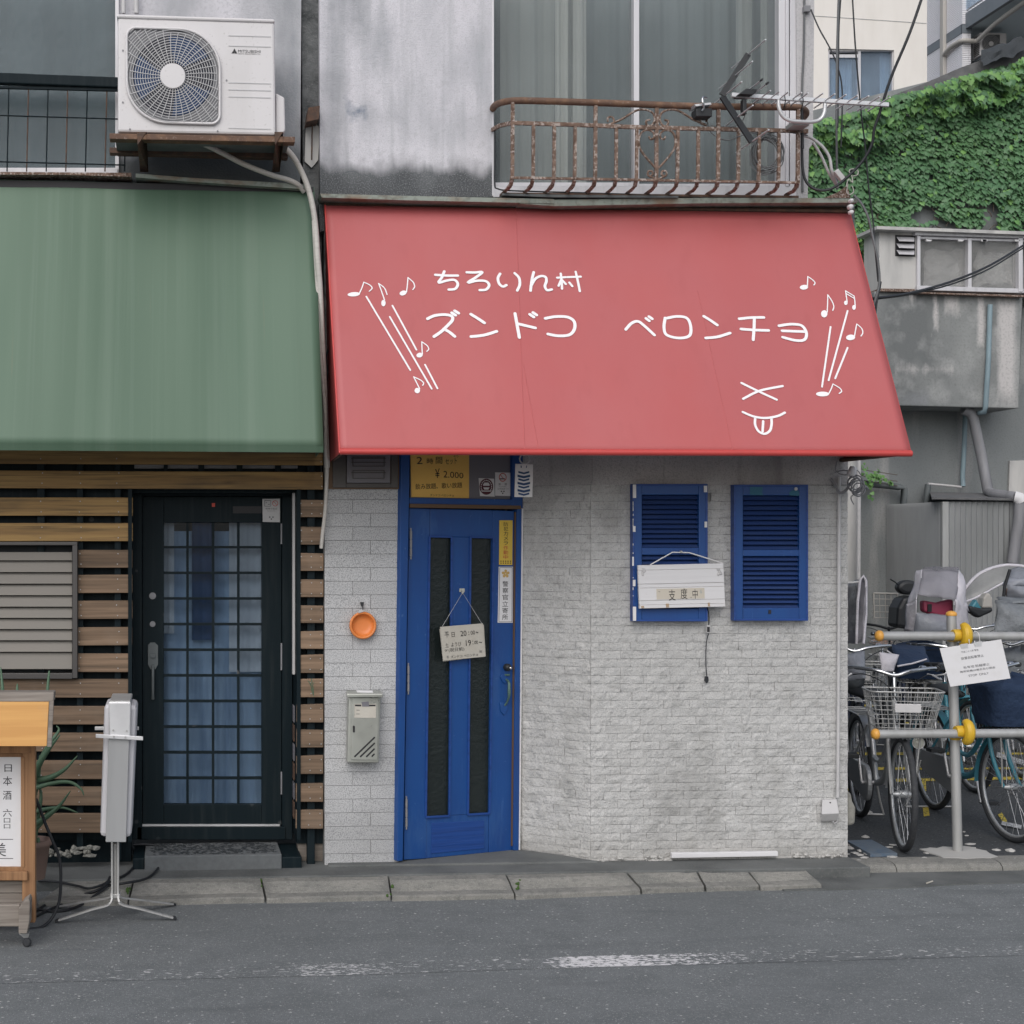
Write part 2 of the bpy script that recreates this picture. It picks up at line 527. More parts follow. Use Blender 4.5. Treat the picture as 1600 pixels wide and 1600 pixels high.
M['acwhite'] = mat('aged_white_enamel', (.66, .64, .645), .45, 0, [('n', (6, 6, 1.2), .5, .75, (.54, .52, .51), .5), ('n', 60, .62, .75, (.4, .38, .36), .5)])
M['acgrille'] = mat('grille_white', (.55, .545, .55), .5)
M['fan_dark'] = mat('fan_blue_black', (.012, .014, .03), .4)
M['rust'] = mat('rusty_iron', (.20, .13, .098), .85, 0, [('n', 30, .42, .6, (.095, .055, .038), .9), ('n', 70, .52, .62, (.46, .40, .365), .8)], [(80, .6, .004)])
M['rust_dark'] = mat('dark_rusty_iron', (.085, .055, .042), .8, .1, [('n', 30, .45, .65, (.15, .08, .05), .8)], [(80, .6, .004)])
M['rail_rust'] = mat('brown_rusty_pipe', (.13, .075, .052), .75, .1, [('n', 18, .45, .65, (.22, .125, .075), .8), ('n', 90, .6, .7, (.32, .24, .2), .7)], [(90, .5, .003)])
M['flashing'] = mat('oxidised_flashing', (.27, .30, .265), .75, 0, [('n', (5, 5, 12), .50, .66, (.22, .14, .09), .8), ('n', 25, .5, .7, (.12, .11, .095), .7)], [(30, .4, .006)])
M['red'] = mat('red_awning_vinyl', (.45, .098, .098), .50, 0, [('n', (3, 3, .6), .35, .7, (.465, .122, .124), .6), ('n', 1.2, .4, .7, (.425, .112, .120), .6), ('n', (9, 9, .5), .58, .74, (.40, .09, .09), .4)], [((2.5, 2.5, 1), .12, .02)], spec=.5)
M['red_edge'] = mat('red_awning_edge', (.52, .06, .055), .45, 0, [('n', 20, .5, .8, (.40, .05, .045), .5)])
M['red_side'] = mat('red_awning_side', (.33, .045, .045), .55)
M['mark'] = mat('white_awning_print', (.86, .84, .85), .6, 0, [('n', 25, .6, .8, (.74, .70, .71), .6)])
M['green'] = mat('faded_green_vinyl', (.078, .138, .090), .55, 0, [('n', (3.0, .1, .10), .45, .62, (.105, .172, .118), .7), ('n', (8, .1, .18), .52, .70, (.145, .21, .155), .38), ('n', (26, .2, .4), .54, .7, (.13, .195, .145), .3), ('n', (2, .2, .3), .52, .75, (.062, .118, .08), .5), ('n', (30, .2, .8), .66, .76, (.20, .17, .10), .35)], [((5, .2, .4), .10, .02)])
M['blue_dusty'] = mat('dusty_blue_slat', (.020, .052, .185), .65, 0, [('n', (3, 3, 40), .45, .7, (.045, .075, .17), .5)])
M['blue'] = mat('blue_door_paint', (.008, .064, .245), .42, 0, [('n', (6, 6, 2), .42, .7, (.010, .045, .19), .6), ('n', 30, .68, .76, (.10, .2, .40), .5), ('n', (60, 60, 5), .64, .72, (.03, .10, .30), .5), ('s', [st(655, 800, 690, 835, .02), st(775, 1030, 800, 1120, .03), st(630, 1270, 800, 1340, .04)], (40, 40, 8), .22, (.03, .095, .27), .45)], [((50, 50, 3), .12, .003)])
M['blue_board'] = mat('blue_board_paint', (.012, .058, .25), .42, 0, [('n', (2, 2, 40), .45, .7, (.006, .03, .14), .6)], [((2, 2, 60), .5, .005)])
M['teal_wear'] = mat('worn_teal_paint', (.02, .12, .19), .6)
M['brown_strip'] = mat('brown_wood_strip', (.13, .075, .04), .6)
M['white'] = mat('white_paint', (.74, .73, .73), .6, 0, [('n', 8, .5, .75, (.62, .60, .59), .6)])
M['paper'] = mat('white_paper', (.72, .71, .72), .65, 0, [('n', 14, .5, .75, (.64, .62, .61), .5)])
M['lined'] = mat('whitewashed_board', (.70, .69, .70), .6, 0, [('n', (2, 2, 60), .5, .75, (.58, .57, .58), .6), ('n', 20, .68, .75, (.4, .36, .3), .5)], ((2, 2, 90), .2, .002))
M['cream_tape'] = mat('cream_paper_strip', (.58, .53, .45), .7)
M['tape'] = mat('brown_tape', (.42, .30, .20), .6)
M['sign_cream'] = mat('aged_cream_card', (.52, .49, .43), .7, 0, [('n', 12, .45, .75, (.44, .40, .34), .6)], [(12, .3, .01)])
M['poster'] = mat('yellow_poster_card', (.84, .52, .13), .65, 0, [('n', 5, .45, .75, (.76, .45, .11), .6)])
M['ystick'] = mat('yellow_sticker', (.68, .47, .07), .5)
M['ink'] = mat('black_ink', (.018, .017, .02), .6)
M['ink_grey'] = mat('grey_ink', (.12, .12, .13), .6)
M['redink'] = mat('red_ink', (.50, .06, .04), .6)
M['goldink'] = mat('gold_ink', (.55, .36, .12), .6)
M['maroon'] = mat('maroon_ink', (.10, .02, .03), .6)
M['navy'] = mat('navy_ink', (.02, .06, .16), .6)
M['panel_grey'] = mat('grey_panel', (.17, .165, .185), .4)
M['orange'] = mat('orange_plastic', (.70, .22, .055), .4, 0, [('n', 9, .5, .75, (.60, .17, .04), .5)])
M['yellowcap'] = mat('yellow_plastic', (.64, .40, .028), .42, 0, [('n', 25, .55, .75, (.5, .3, .03), .5)])
M['orangecap'] = mat('orange_cap_plastic', (.72, .36, .07), .42)
M['hose'] = mat('pale_hose_tape', (.50, .475, .44), .6, 0, [('n', (8, 8, 60), .5, .7, (.38, .36, .33), .6)], [((10, 10, 90), .5, .004)])
M['conduit'] = mat('pale_conduit', (.52, .51, .51), .5, 0, [('n', 15, .5, .75, (.40, .40, .40), .6)])
M['pipe_dark'] = mat('dark_grey_pipe', (.10, .115, .12), .6, 0, [('n', (8, 8, 3), .45, .7, (.17, .185, .185), .7)])
M['pipe_grey'] = mat('grey_pipe', (.25, .25, .265), .6, 0, [('n', (12, 12, 2), .45, .7, (.17, .17, .18), .7)])
M['pipe_blue'] = mat('pale_blue_pipe', (.25, .34, .38), .6, 0, [('n', (12, 12, 3), .45, .7, (.19, .25, .28), .7)])
M['rubber'] = mat('black_cable_rubber', (.016, .018, .022), .55)
M['tyre'] = mat('tyre_rubber', (.030, .032, .036), .75, 0, [('n', 60, .5, .75, (.075, .075, .078), .5)])
M['grey_cable'] = mat('grey_cable', (.12, .125, .13), .6)
M['spoke'] = mat('spoke_steel', (.55, .55, .56), .3, .9)
M['teal'] = mat('teal_bike_paint', (.05, .21, .27), .35)
M['navy_bike'] = mat('navy_bike_paint', (.015, .025, .06), .35)
M['black_plastic'] = mat('black_plastic', (.018, .02, .023), .5)
M['silver_bike'] = mat('silver_bike_paint', (.40, .41, .42), .35, .5)
M['wine'] = mat('wine_plastic', (.30, .045, .09), .5)
M['cloth_blue'] = mat('dark_blue_cloth', (.016, .036, .082), .85, 0, [('n', 7, .4, .7, (.012, .028, .07), .7)], [(9, .6, .05)])
M['cloth_grey'] = mat('grey_bag_cloth', (.21, .225, .24), .7, 0, [('n', 6, .4, .7, (.14, .15, .165), .7)], [(8, .7, .06)])
M['cloth_dark'] = mat('charcoal_mesh_cloth', (.04, .046, .052), .85)
M['vinyl_white'] = mat('white_cover_cloth', (.62, .60, .645), .6, 0, [('n', 10, .45, .75, (.50, .48, .53), .6)], [(9, .7, .03)])
M['vinyl_clear'] = glass('clear_rain_vinyl', (.75, .75, .78), .42, .25, (.36, .35, .38), (9, .6, .03))
M['vinyl_smoke'] = glass('smoky_rain_vinyl', (.75, .78, .82), .40, .2, (.33, .345, .385), (9, .8, .03))
M['vinyl_sheet'] = glass('crinkled_plastic_sheet', (.9, .9, .9), .15, .2, (.62, .62, .60), (14, .9, .06))
M['vinyl_pale'] = glass('pale_rain_vinyl', (.9, .9, .9), .55, .3, (.38, .38, .37), (6, .5, .03))
M['skin_brown'] = mat('tan_bag_leather', (.30, .18, .13), .6)
M['leaf'] = mat('ivy_leaf', (.105, .225, .095), .5, 0, [('n', 2.2, .4, .68, (.07, .17, .082), .7), ('n', 14, .5, .75, (.11, .24, .09), .5)], rnd=.2, coord='pos')
M['leaf_light'] = mat('young_ivy_leaf', (.14, .285, .075), .5, 0, [('n', 3, .45, .7, (.095, .23, .08), .7)], rnd=.2)
M['aloe'] = mat('aloe_leaf', (.085, .155, .095), .5, 0, [('n', 12, .45, .75, (.055, .115, .06), .6)])
M['vine'] = mat('vine_stem', (.11, .085, .065), .8)
M['terracotta'] = mat('terracotta', (.25, .17, .14), .8)
M['stone'] = mat('broken_concrete', (.25, .245, .22), .9, 0, [('n', 20, .45, .7, (.13, .13, .12), .7)], [(30, .8, .01)])
M['moss'] = mat('moss', (.05, .10, .02), .9)
M['blue_tile'] = mat('blue_ground_plate', (.12, .15, .185), .6, 0, [('n', 20, .45, .7, (.06, .11, .18), .7)], [(60, .6, .004)])
M['back_wall'] = mat('stained_grey_render', (.29, .30, .295), .9, 0, [('n', (1.2, 1.2, .9), .36, .62, (.15, .16, .162), .9), ('n', 3.0, .52, .68, (.40, .405, .40), .6), ('s', [st(1457, 455, 1466, 520, .03, 7.45), st(1474, 455, 1500, 492, .05, 7.45), st(1526, 455, 1538, 545, .03, 7.45), st(1556, 455, 1590, 632, .07, 7.45), st(1420, 455, 1432, 470, .03, 7.45), st(1400, 572, 1490, 582, .05, 7.45)], (9, 9, 2.5), .13, (.58, .555, .545), .85), ('s', [st(1366, 615, 1450, 640, .06, 7.45)], 4, .15, (.26, .27, .285), .7), ('n', 40, .5, .75, (.14, .145, .145), .5)], [(60, .4, .006)])
M['back_low'] = mat('grey_low_wall', (.25, .265, .265), .9, 0, [('n', (1.0, 1.0, .6), .38, .66, (.17, .185, .19), .8), ('n', (3, 3, .4), .55, .70, (.42, .41, .40), .7), ('n', 50, .5, .75, (.13, .135, .14), .5)], [(60, .4, .006)])
M['back_light'] = mat('pale_stained_board', (.55, .54, .52), .85, 0, [('n', (4, 4, .8), .45, .7, (.30, .30, .30), .8)], [(50, .3, .004)])
M['shed'] = mat('grey_corrugated_sheet', (.36, .37, .375), .5, .2, [('n', (3, 3, .7), .4, .7, (.23, .24, .24), .7), ('z', .3, .7, 3, .4, (.16, .15, .13), .5)])
M['cream'] = mat('cream_render', (.78, .745, .70), .8, 0, [('n', (2, 2, .5), .45, .75, (.66, .62, .57), .6)])
M['apt_tile'] = mat('pale_grey_tile', (.78, .77, .80), .5, 0, [], rnd=.06)
M['apt_joint'] = mat('tile_joint_grey', (.30, .30, .32), .8)
M['apt_band'] = mat('slate_band_tile', (.16, .18, .20), .5, 0, [('n', 3, .4, .7, (.13, .15, .17), .6)])
M['apt_soffit'] = mat('blue_grey_soffit', (.52, .60, .62), .8)
M['far_pipe'] = mat('beige_pipe', (.43, .41, .38), .6)
M['shingle'] = mat('dark_grey_roofing', (.12, .12, .125), .85, 0, [('n', 9, .4, .7, (.19, .19, .19), .7)], [(40, .5, .01)])
M['pane_frost'] = glass('frosted_pane', (.88, .90, .90), .72, .28, (.19, .21, .215), [(28, .25, .01)])
M['pane_left'] = glass('dusty_dark_pane', (.82, .87, .89), .66, .25, (.145, .17, .18), [(28, .25, .01)])
M['pane_door'] = glass('dark_door_pane', (.88, .92, .96), .80, .04, (.02, .03, .04))
M['pane_rough'] = glass('hammered_dark_pane', (.25, .28, .28), .35, .22, (.022, .030, .030), [(40, .6, .01)])
M['pane_far'] = glass('far_blue_pane', (.85, .92, .97), .66, .08, (.26, .32, .40))
M['pane_grime'] = glass('grimy_pane', (.92, .92, .92), .72, .3, (.42, .42, .41), [(12, .7, .02)])
M['curtain'] = mat('bright_fold_curtain', (.92, .90, .85), .9)  # bright folds of the curtain, their light put into the colour
M['curtain_mid'] = mat('dull_fold_curtain', (.60, .61, .585), .9)  # same curtain toned down for its duller folds and faint strips
M['curtain_teal'] = mat('curtain_reflected_tone', (.27, .305, .315), .9)  # curtain colour that also lends the large window its reflected-sky tone
M['curtain_blue'] = mat('door_curtain_reflection', (.46, .60, .76), .9, 0, [('n', (7, 7, 1), .45, .7, (.17, .26, .40), .8)])  # blue curtain with the door glass's reflections put into its colour
M['curtain_pale'] = mat('pale_door_curtain', (.70, .74, .78), .9)
M['curtain_far'] = mat('pale_blue_curtain', (.62, .72, .82), .9)
M['pebble'] = mat('grey_pebble', (.055, .062, .068), .45, 0, [], rnd=.45)
M['mortar'] = mat('pebble_mortar', (.13, .14, .145), .9, 0, [('n', 30, .4, .7, (.10, .105, .11), .7)], [(60, .5, .004)])
M['lamp_plastic'] = mat('white_sign_face', (.56, .555, .58), .45)
M['lens'] = mat('lamp_lens', (.5, .5, .45), .1)
M['green_patina'] = mat('green_patina_brass', (.09, .16, .14), .5, .3)
M['debris'] = mat('pale_debris', (.45, .44, .42), .9)

M['sign_band'] = mat('brushed_sign_band', (.36, .365, .37), .45, .2, [('n', (9, 9, 1.5), .45, .7, (.30, .305, .31), .6)])
# ================================================================== ground
ZR, ZP, ZL = 0.005, 0.065, 0.05        # road, apron by the wall, bicycle lot
o = MB().add([(-60, -60, ZR), (60, -60, ZR), (60, -.1, ZR), (-60, -.1, ZR)], [(0, 1, 2, 3)]).build('road', M['asphalt'])
o['kind'] = 'structure'
road = o
def strip(name, m, top, bot, z, parent):
    a = [gp(x, y, z) for x, y in top]
    b = [gp(x, y, z) for x, y in bot]
    mb = MB()
    n = len(a)
    mb.add(a + b, [(n + i, n + i + 1, i + 1, i) for i in range(n - 1)])
    return mb.build(name, m, parent)
strip('worn_white_line', M['road_paint'], [(-20, 1523), (600, 1503), (850, 1496), (1300, 1483), (1620, 1476)],
      [(-20, 1537), (600, 1522), (850, 1513), (1300, 1501), (1620, 1492)], ZR + .0015, road)

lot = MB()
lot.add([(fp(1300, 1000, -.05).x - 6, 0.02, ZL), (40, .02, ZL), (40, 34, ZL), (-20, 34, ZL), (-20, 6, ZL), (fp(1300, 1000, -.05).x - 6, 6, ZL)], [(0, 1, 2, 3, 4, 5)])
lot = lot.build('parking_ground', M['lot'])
lot['kind'] = 'structure'
def seg(name, m, x0, y0, x1, y1, wpx, parent=lot, z=ZL + .004):
    d = Vector((x1 - x0, y1 - y0)).normalized()
    nx, ny = -d.y * wpx / 2, d.x * wpx / 2
    if nx > 0 and abs(d.x) < abs(d.y):
        pass
    p = [gp(x0 + nx, y0 + ny, z), gp(x0 - nx, y0 - ny, z), gp(x1 - nx, y1 - ny, z), gp(x1 + nx, y1 + ny, z)]
    p.sort(key=lambda q: 0)
    c = sum(p, Vector()) / 4
    p.sort(key=lambda q: math.atan2(q.y - c.y, q.x - c.x))
    MB().add(p, [(0, 1, 2, 3)]).build(name, m, parent)
for k, q in enumerate([(1322, 1178, 1490, 1177, 4), (1322, 1201, 1500, 1200, 4), (1322, 1219.5, 1365, 1219, 4.5), (1400, 1219, 1620, 1215, 4.5), (1322, 1103, 1372, 1102, 3), (1400, 1130, 1520, 1128, 3),
                       (1500, 1178, 1620, 1177, 3), (1500, 1201, 1620, 1200, 3),
                       (1443, 1219, 1444, 1236, 7), (1446, 1260, 1448, 1275, 9), (1326, 1236, 1336, 1222, 7), (1544, 1215, 1545, 1228, 4), (1562, 1271, 1572, 1286, 7)]):
    seg('yellow_line', M['yellow_paint'], *q)
seg('white_stripe', M['white_line'], 1322, 1107, 1368, 1120, 9, z=ZL + .008)
seg('white_stripe', M['white_line'], 1470, 1152, 1620, 1198, 8, z=ZL + .008)
seg('white_stripe', M['white_line'], 1565, 1286, 1596, 1292, 6, z=ZL + .008)
# concrete pad at the post, rubble
pad = MB()
pp = [gp(x, y, ZL + .0065) for x, y in [(1437, 1326), (1447, 1325.5), (1453, 1324), (1464, 1325), (1473, 1322.5), (1490, 1323.5), (1505, 1321.5), (1517, 1323), (1526, 1326), (1541, 1329), (1546, 1333), (1559, 1338), (1549, 1340), (1530, 1340), (1512, 1341), (1490, 1340), (1474, 1340), (1466, 1336), (1452, 1332)]]
pad.prism(pp, (0, 0, -.03))
pad.build('concrete_pad', M['debris'], lot)
def blob(mb, c, sx, sy, sz, seed, n=1):
    rr = random.Random(seed)
    import bmesh
    bm = bmesh.new()
    bmesh.ops.create_icosphere(bm, subdivisions=n, radius=1)
    vs = []
    for v in bm.verts:
        k = 1 + rr.uniform(-.28, .28)
        vs.append((c[0] + v.co.x * sx * k, c[1] + v.co.y * sy * k, c[2] + v.co.z * sz * k))
    fs = [tuple(v.index for v in f.verts) for f in bm.faces]
    bm.free()
    mb.add(vs, fs)
mb = MB()
for i in range(34):
    x, y = R.uniform(1322, 1600), R.uniform(1318, 1345)
    if R.random() < .5:
        x = R.uniform(1322, 1400)
    s = R.uniform(.006, .022)
    blob(mb, gp(x, y, ZL), s * 1.6, s * 1.3, s * .4, i)
for x, y, s in [(1358, 1270, .03), (1346, 1330, .035), (1352, 1308, .03), (1580, 1330, .035), (1510, 1306, .015), (1506, 1300, .01), (1350, 1341, .03), (1395, 1340, .03)]:
    blob(mb, gp(x, y, ZL), s, s * .8, s * .45, int(x))
mb.build('rubble', M['debris'], lot, kind='stuff')
MB().prism([gp(x, y, ZL + .018) for x, y in [(1322, 1313), (1362, 1312), (1402, 1333), (1360, 1334)]], (0, 0, -.03)).build('ground_plate', M['blue_tile'], lot)

# apron at the foot of the wall, its step up to the blue door, kerb and gutter
apron = MB()
XW = fp(1325, 1300, 0).x
apron.box(-3.2, XW + .01, -.25, .9, -.15, ZP)
st = [fp(512, 1300, -.06), fp(935, 1300, -.06), fp(812, 1300, .34), fp(512, 1300, .34)]
apron.prism([(p.x, p.y, ZP + .012) for p in st], (0, 0, -.03))
ap = apron.build('pavement_apron', M['concrete_dark'], bevel=.008)
ap['kind'] = 'structure'
kerb = MB()
x0 = fp(1240, 1360, -.2).x
def kprof(a, b):
    pr = [(-.16, -.1), (-.155, .0), (-.148, .03), (-.125, .048), (-.09, .054), (.03, .054), (.03, -.1)]
    vs = [(x, y, z) for x in (a, b) for y, z in pr]
    n = len(pr)
    fs = [(i, (i + 1) % n, n + (i + 1) % n, n + i) for i in range(n)] + [tuple(range(n - 1, -1, -1)), tuple(range(n, 2 * n))]
    return vs, fs
kl = MB()
ko = None
for i in range(8):
    k = MB()
    k.add(*kprof(x0 + .003 + i * .6, x0 + .6 - .003 + i * .6))
    if ko is None:
        ko = MB().box(x0, x0 + 5, -.14, .025, -.15, .01).build('kerb', M['concrete_dark'])
        ko['kind'] = 'structure'
    k.build('kerb_stone', M['concrete'], ko)
gut = MB()
a = [(1225, 1391), (1300, 1389.5), (1400, 1387), (1500, 1381), (1620, 1378)]
b = [(1225, 1360), (1620, 1360)]
pts = [gp(x, y, ZR + .006) for x, y in a]
gut.prism([*pts, Vector((pts[-1].x + .1, -.13, ZR + .006)), Vector((pts[0].x, -.13, ZR + .006))], (0, 0, -.03))
go = gut.build('gutter', M['concrete_dark'])
go['kind'] = 'structure'
slabs = [((110, 1374), (208, 1373), (199, 1407), (60, 1409)), ((211, 1373), (406, 1371), (413, 1403), (202, 1407.5)), ((409, 1370), (605, 1367), (610, 1399), (417, 1404)), ((608, 1369), (789, 1365), (803, 1397), (613, 1400.5)),
         ((792, 1365.5), (975, 1361), (1000, 1390), (806, 1398)), ((978, 1360), (1083, 1355), (1100, 1385.5), (1003, 1389)), ((1087, 1356), (1160, 1353), (1186, 1383), (1104, 1386)), ((1164, 1353), (1250, 1353), (1283, 1381), (1189, 1385))]
for i, q in enumerate(slabs):
    z = [.058, .058, .031, .031]
    p = [gp(x, y, zz) for (x, y), zz in zip(q, z)]
    mb = MB()
    # slab with shallow ridges across its middle
    L0, L1, L2, L3 = p
    nr = 15
    def prof(v):
        if .2 < v < .8:
            return .004 if int(v * 2 * nr) % 2 else -.005
        return .004
    vs, fs = [], []
    rows = [0, .03] + [k / (2 * nr) for k in range(3, 2 * nr - 2)] + [.96, 1.0]
    cols = [0, .15, .85, 1]
    for v in rows:
        for u in cols:
            a_ = L0.lerp(L1, u)
            b_ = L3.lerp(L2, u)
            c_ = a_.lerp(b_, v)
            e = mnoise.noise(c_ * 7) * .006
            dz = (prof(v) - .004) if .1 < u < .9 else 0
            edge = -.006 if v in (0, 1.0) else 0
            fy = mnoise.noise(c_ * 21 + Vector((9, 3, 1))) * .012 if v == 1.0 else 0
            vs.append(c_ + Vector((0, fy, e + dz + edge)))
    nc = len(cols)
    for r_ in range(len(rows) - 1):
        for c_ in range(nc - 1):
            fs.append((r_ * nc + c_, (r_ + 1) * nc + c_, (r_ + 1) * nc + c_ + 1, r_ * nc + c_ + 1))
    n0 = len(vs)
    rim = [k for k in range(nc)] + [r_ * nc + nc - 1 for r_ in range(1, len(rows))] + [(len(rows) - 1) * nc + k for k in range(nc - 2, -1, -1)] + [r_ * nc for r_ in range(len(rows) - 2, 0, -1)]
    base = []
    for k in rim:
        base.append(len(vs))
        vs.append(Vector((vs[k].x, vs[k].y, -.01)))
    m_ = len(rim)
    for k in range(m_):
        fs.append((rim[k], rim[(k + 1) % m_], base[(k + 1) % m_], base[k]))
    mb.add(vs, fs)
    mb.build('kerb_slab', M['concrete'], go)
mb = MB()
for i in range(24):
    cx_, cy_ = R.choice([(200, 1395), (410, 1388), (612, 1392), (810, 1385), (155, 1372), (203, 1380)])
    p = gp(cx_ + R.gauss(0, 2.5), cy_ + R.uniform(-14, 8), .045)
    blob(mb, p, R.uniform(.004, .01), R.uniform(.004, .01), R.uniform(.004, .016), i)
mb.build('moss_tuft', M['moss'], go, kind='stuff')

# ================================================================== the white tiled shop
XL = fp(506, 1000).x
XR = XW
shop = thing('tiled_shop', 'white tiled shop building with a blue door and louvred shutters under a red awning', 'shop building', (XL, 0, 0))
ZT = fp(900, -60).z
# body behind
MB().box(XL, XR - .02, .9, 6.5, 0, ZT + 1.5).build('body', M['plaster_left'], shop)
# lower main wall backing
z_t = fp(900, 757).z
ML = fp(925, 1000).x
wall = MB().box(ML, XR, .012, .9, 0, fp(900, 312).z).build('wall', M['joint'], shop)
# plain plaster above the tiles
MB().poly(FAC, [(925, 690), (1325, 690), (1325, 757.5), (925, 757.5)], .004, -.011).build('plaster_band', M['wall_plaster'], wall)
# angled return beside the door
DR = fp(812, 1000, .28)
OA = Vector((ML, .012, 0))
dv = Vector((DR.x - .0 + .012, .28, 0)) - OA
dv.z = 0
la = dv.length
ua = dv.normalized()
na = Vector((ua.y, -ua.x, 0))
if na.y > 0:
    na = -na
ANG = Plane(OA, na)
aw = MB()
aw.prism([OA, OA + dv, OA + dv + Vector((0, .6, 0)), OA + Vector((0, .6, 0))], (0, 0, fp(900, 400).z))
awall = aw.build('return_wall', M['joint'], shop)
MB().prism([OA + na * .016 + ua * -.012 + Vector((0, 0, z_t)), OA + dv + na * .016 + Vector((0, 0, z_t)), OA + dv + na * .016 + Vector((0, 0, z_t + .4)), OA + na * .016 + ua * -.012 + Vector((0, 0, z_t + .4))], na * -.014).build('plaster_band', M['wall_plaster'], awall)

# split-face tiles
TH = 13.2 * 8 / 2320
def split_tile(l, seed, rough=.0024):
    rr = random.Random(seed)
    nx, nz_ = 5, 2
    mb = MB()
    vs, fs = [], []
    h = TH - .0014
    ph = rr.uniform(0, 100)
    for j in range(nz_ + 1):
        for i in range(nx + 1):
            u, v = i / nx, j / nz_
            e = mnoise.noise(Vector((u * 2.2 + ph, v * 1.2, ph))) * rough * 1.6 + rr.uniform(-.5, .5) * rough
            if i in (0, nx) or j in (0, nz_):
                e -= .0012
            vs.append((u * (l - .0014), -.012 - e, v * h + (rr.uniform(-.0008, .0008) if j != 1 else rr.uniform(-.006, .006))))
    for j in range(nz_):
        for i in range(nx):
            a = j * (nx + 1) + i
            fs.append((a, a + 1, a + nx + 2, a + nx + 1))
    rim = list(range(nx + 1)) + [(nx + 1) * j + nx for j in range(1, nz_ + 1)] + [(nx + 1) * nz_ + k for k in range(nx - 1, -1, -1)] + [(nx + 1) * j for j in range(nz_ - 1, 0, -1)]
    b = []
    for k in rim:
        b.append(len(vs))
        vs.append((vs[k][0], .002, vs[k][2]))
    n = len(rim)
    for k in range(n):
        fs.append((rim[(k + 1) % n], rim[k], b[k], b[(k + 1) % n]))
    return mb.add(vs, fs)
TL_ = .148
variants = [split_tile(TL_, i).mesh('tile', M['tile']) for i in range(14)]
jobs = []   # (parent, loc, rotz, scale x)
zb = fp(900, 1347).z
nrow = 46
holes = [(983, 752, 1112, 976), (1141, 752, 1268, 976), ]
def in_hole(x0, z0, x1, z1):
    for a, b, c, d in holes:
        A, B = fp(a, b), fp(c, d)
        if x0 > A.x and x1 < B.x and z0 > B.z and z1 < A.z:
            return True
    return False
for r_ in range(nrow):
    z = z_t - (r_ + 1) * TH
    x = ML - .006
    first = True
    while x < XR - .01:
        l = TL_ * R.choice([1, 1, 1, .75, 1.12])
        if first and r_ % 2:
            l *= .5
        first = False
        if x + l > XR - .03:
            l = XR - x
        if not in_hole(x, z, x + l, z + TH):
            jobs.append((wall, Vector((x, .012, z)), 0, l / TL_))
        x += l
    # return wall runs from the door jamb to the corner
    s = 0
    first = True
    while s < la + .003 - .01:
        l = TL_ * R.choice([1, 1, .8])
        if first and r_ % 2:
            l *= .55
        first = False
        if s + l > la - .03:
            l = la - s
        p = OA + dv - ua * s
        jobs.append((awall, p + Vector((0, 0, z)), math.atan2(-ua.y, -ua.x), l / TL_))
        s += l
# pillar of flat speckled tiles
PIL = fp(623, 1000).x
pwall = MB().box(XL + .004, PIL, .012, .9, 0, fp(560, 320).z).build('pillar_wall', M['joint'], shop)
PH = 21.4 * 8 / 2320
ptile = MB().box(0, 1, -.012, .002, 0, 1).mesh('tile', M['tile_pillar'])
npart = 0
z = fp(560, 1349).z - .02
r_ = 0
ztop = fp(560, 764).z
pl_w = PIL - XL - .004
while z < ztop - .01:
    h = min(PH, ztop - z)
    cuts = [0, .62, 1] if r_ % 2 else [0, .38, 1]
    if r_ % 5 == 2:
        cuts = [0, 1]
    for a, b in zip(cuts[:-1], cuts[1:]):
        inst('tile', ptile, pwall, (XL + .004 + a * pl_w + .001, .012 + R.uniform(0, .0015), z + .001), scale=((b - a) * pl_w - .002, 1, h - .002))
        npart += 1
    z += h
    r_ += 1
jobs.sort(key=lambda j: j[1].z)
field = {}
for k, (par, loc, rz, sx) in enumerate(jobs):
    me = variants[R.randrange(14)]
    if npart < 298:
        inst('tile', me, par, loc + Vector((0, R.uniform(-.0015, .0015), 0)), rz, (sx, 1, 1))
        npart += 1
    else:
        mb = field.setdefault(par.name, (par, MB()))[1]
        T = Matrix.Translation(loc + Vector((0, R.uniform(-.0015, .0015), 0))) @ Matrix.Rotation(rz, 4, 'Z')
        mb.add([T @ Vector((v.co.x * sx, v.co.y, v.co.z)) for v in me.vertices], [tuple(p.vertices) for p in me.polygons])
for par, mb in field.values():
    mb.build('tile_field', M['tile'], par, kind='stuff')
# crumbling white render at the foot of the wall and the white skirting board
mb = MB()
for i in range(70):
    x = R.choice([R.uniform(928, 1050), R.uniform(1235, 1322), R.uniform(1015, 1050)])
    blob(mb, fp(x, 1344 + R.uniform(-5, 4) - (x - 925) * .012, -.014), R.uniform(.006, .02), .010, R.uniform(.004, .010), i)
mb.build('broken_render', M['debris'], shop, kind='stuff')
MB().poly(FAC, [(1050, 1333), (1216, 1330.5), (1216, 1338), (1050, 1341)], .04, .01).build('skirting_board', M['lined'], shop, bevel=.003)
# vent window over the pillar
MB().rect(512, 690, 624, 764, .012, -.011).build('vent_surround', M['brown_strip'], shop)
vf = MB()
for q in [(520, 690, 541, 762), (611, 690, 622, 762)]:
    vf.rect(*q, .02, -.01)
vf.rect(541, 755, 611, 762, .02, -.01)
vf = vf.build('vent_window', M['bronze'], shop, bevel=.002)
MB().rect(542, 690, 610, 754.5, .03, .014).build('vent_cover', M['panel_grey'], vf, bevel=.003)
g = MB()
for y in (697, 716, 722, 738):
    g.rect(549, y, 603, y + 1.2, .034, .03)
for y0, y1 in ((714, 728), (735, 747)):
    g.rect(551, y0, 601, y0 + 1, .036, .03)
    g.rect(551, y1, 601, y1 + 1, .036, .03)
    g.rect(551, y0, 552, y1, .036, .03)
    g.rect(600, y0, 601, y1, .036, .03)
g.build('rib', M['bronze'], vf, kind='stuff')

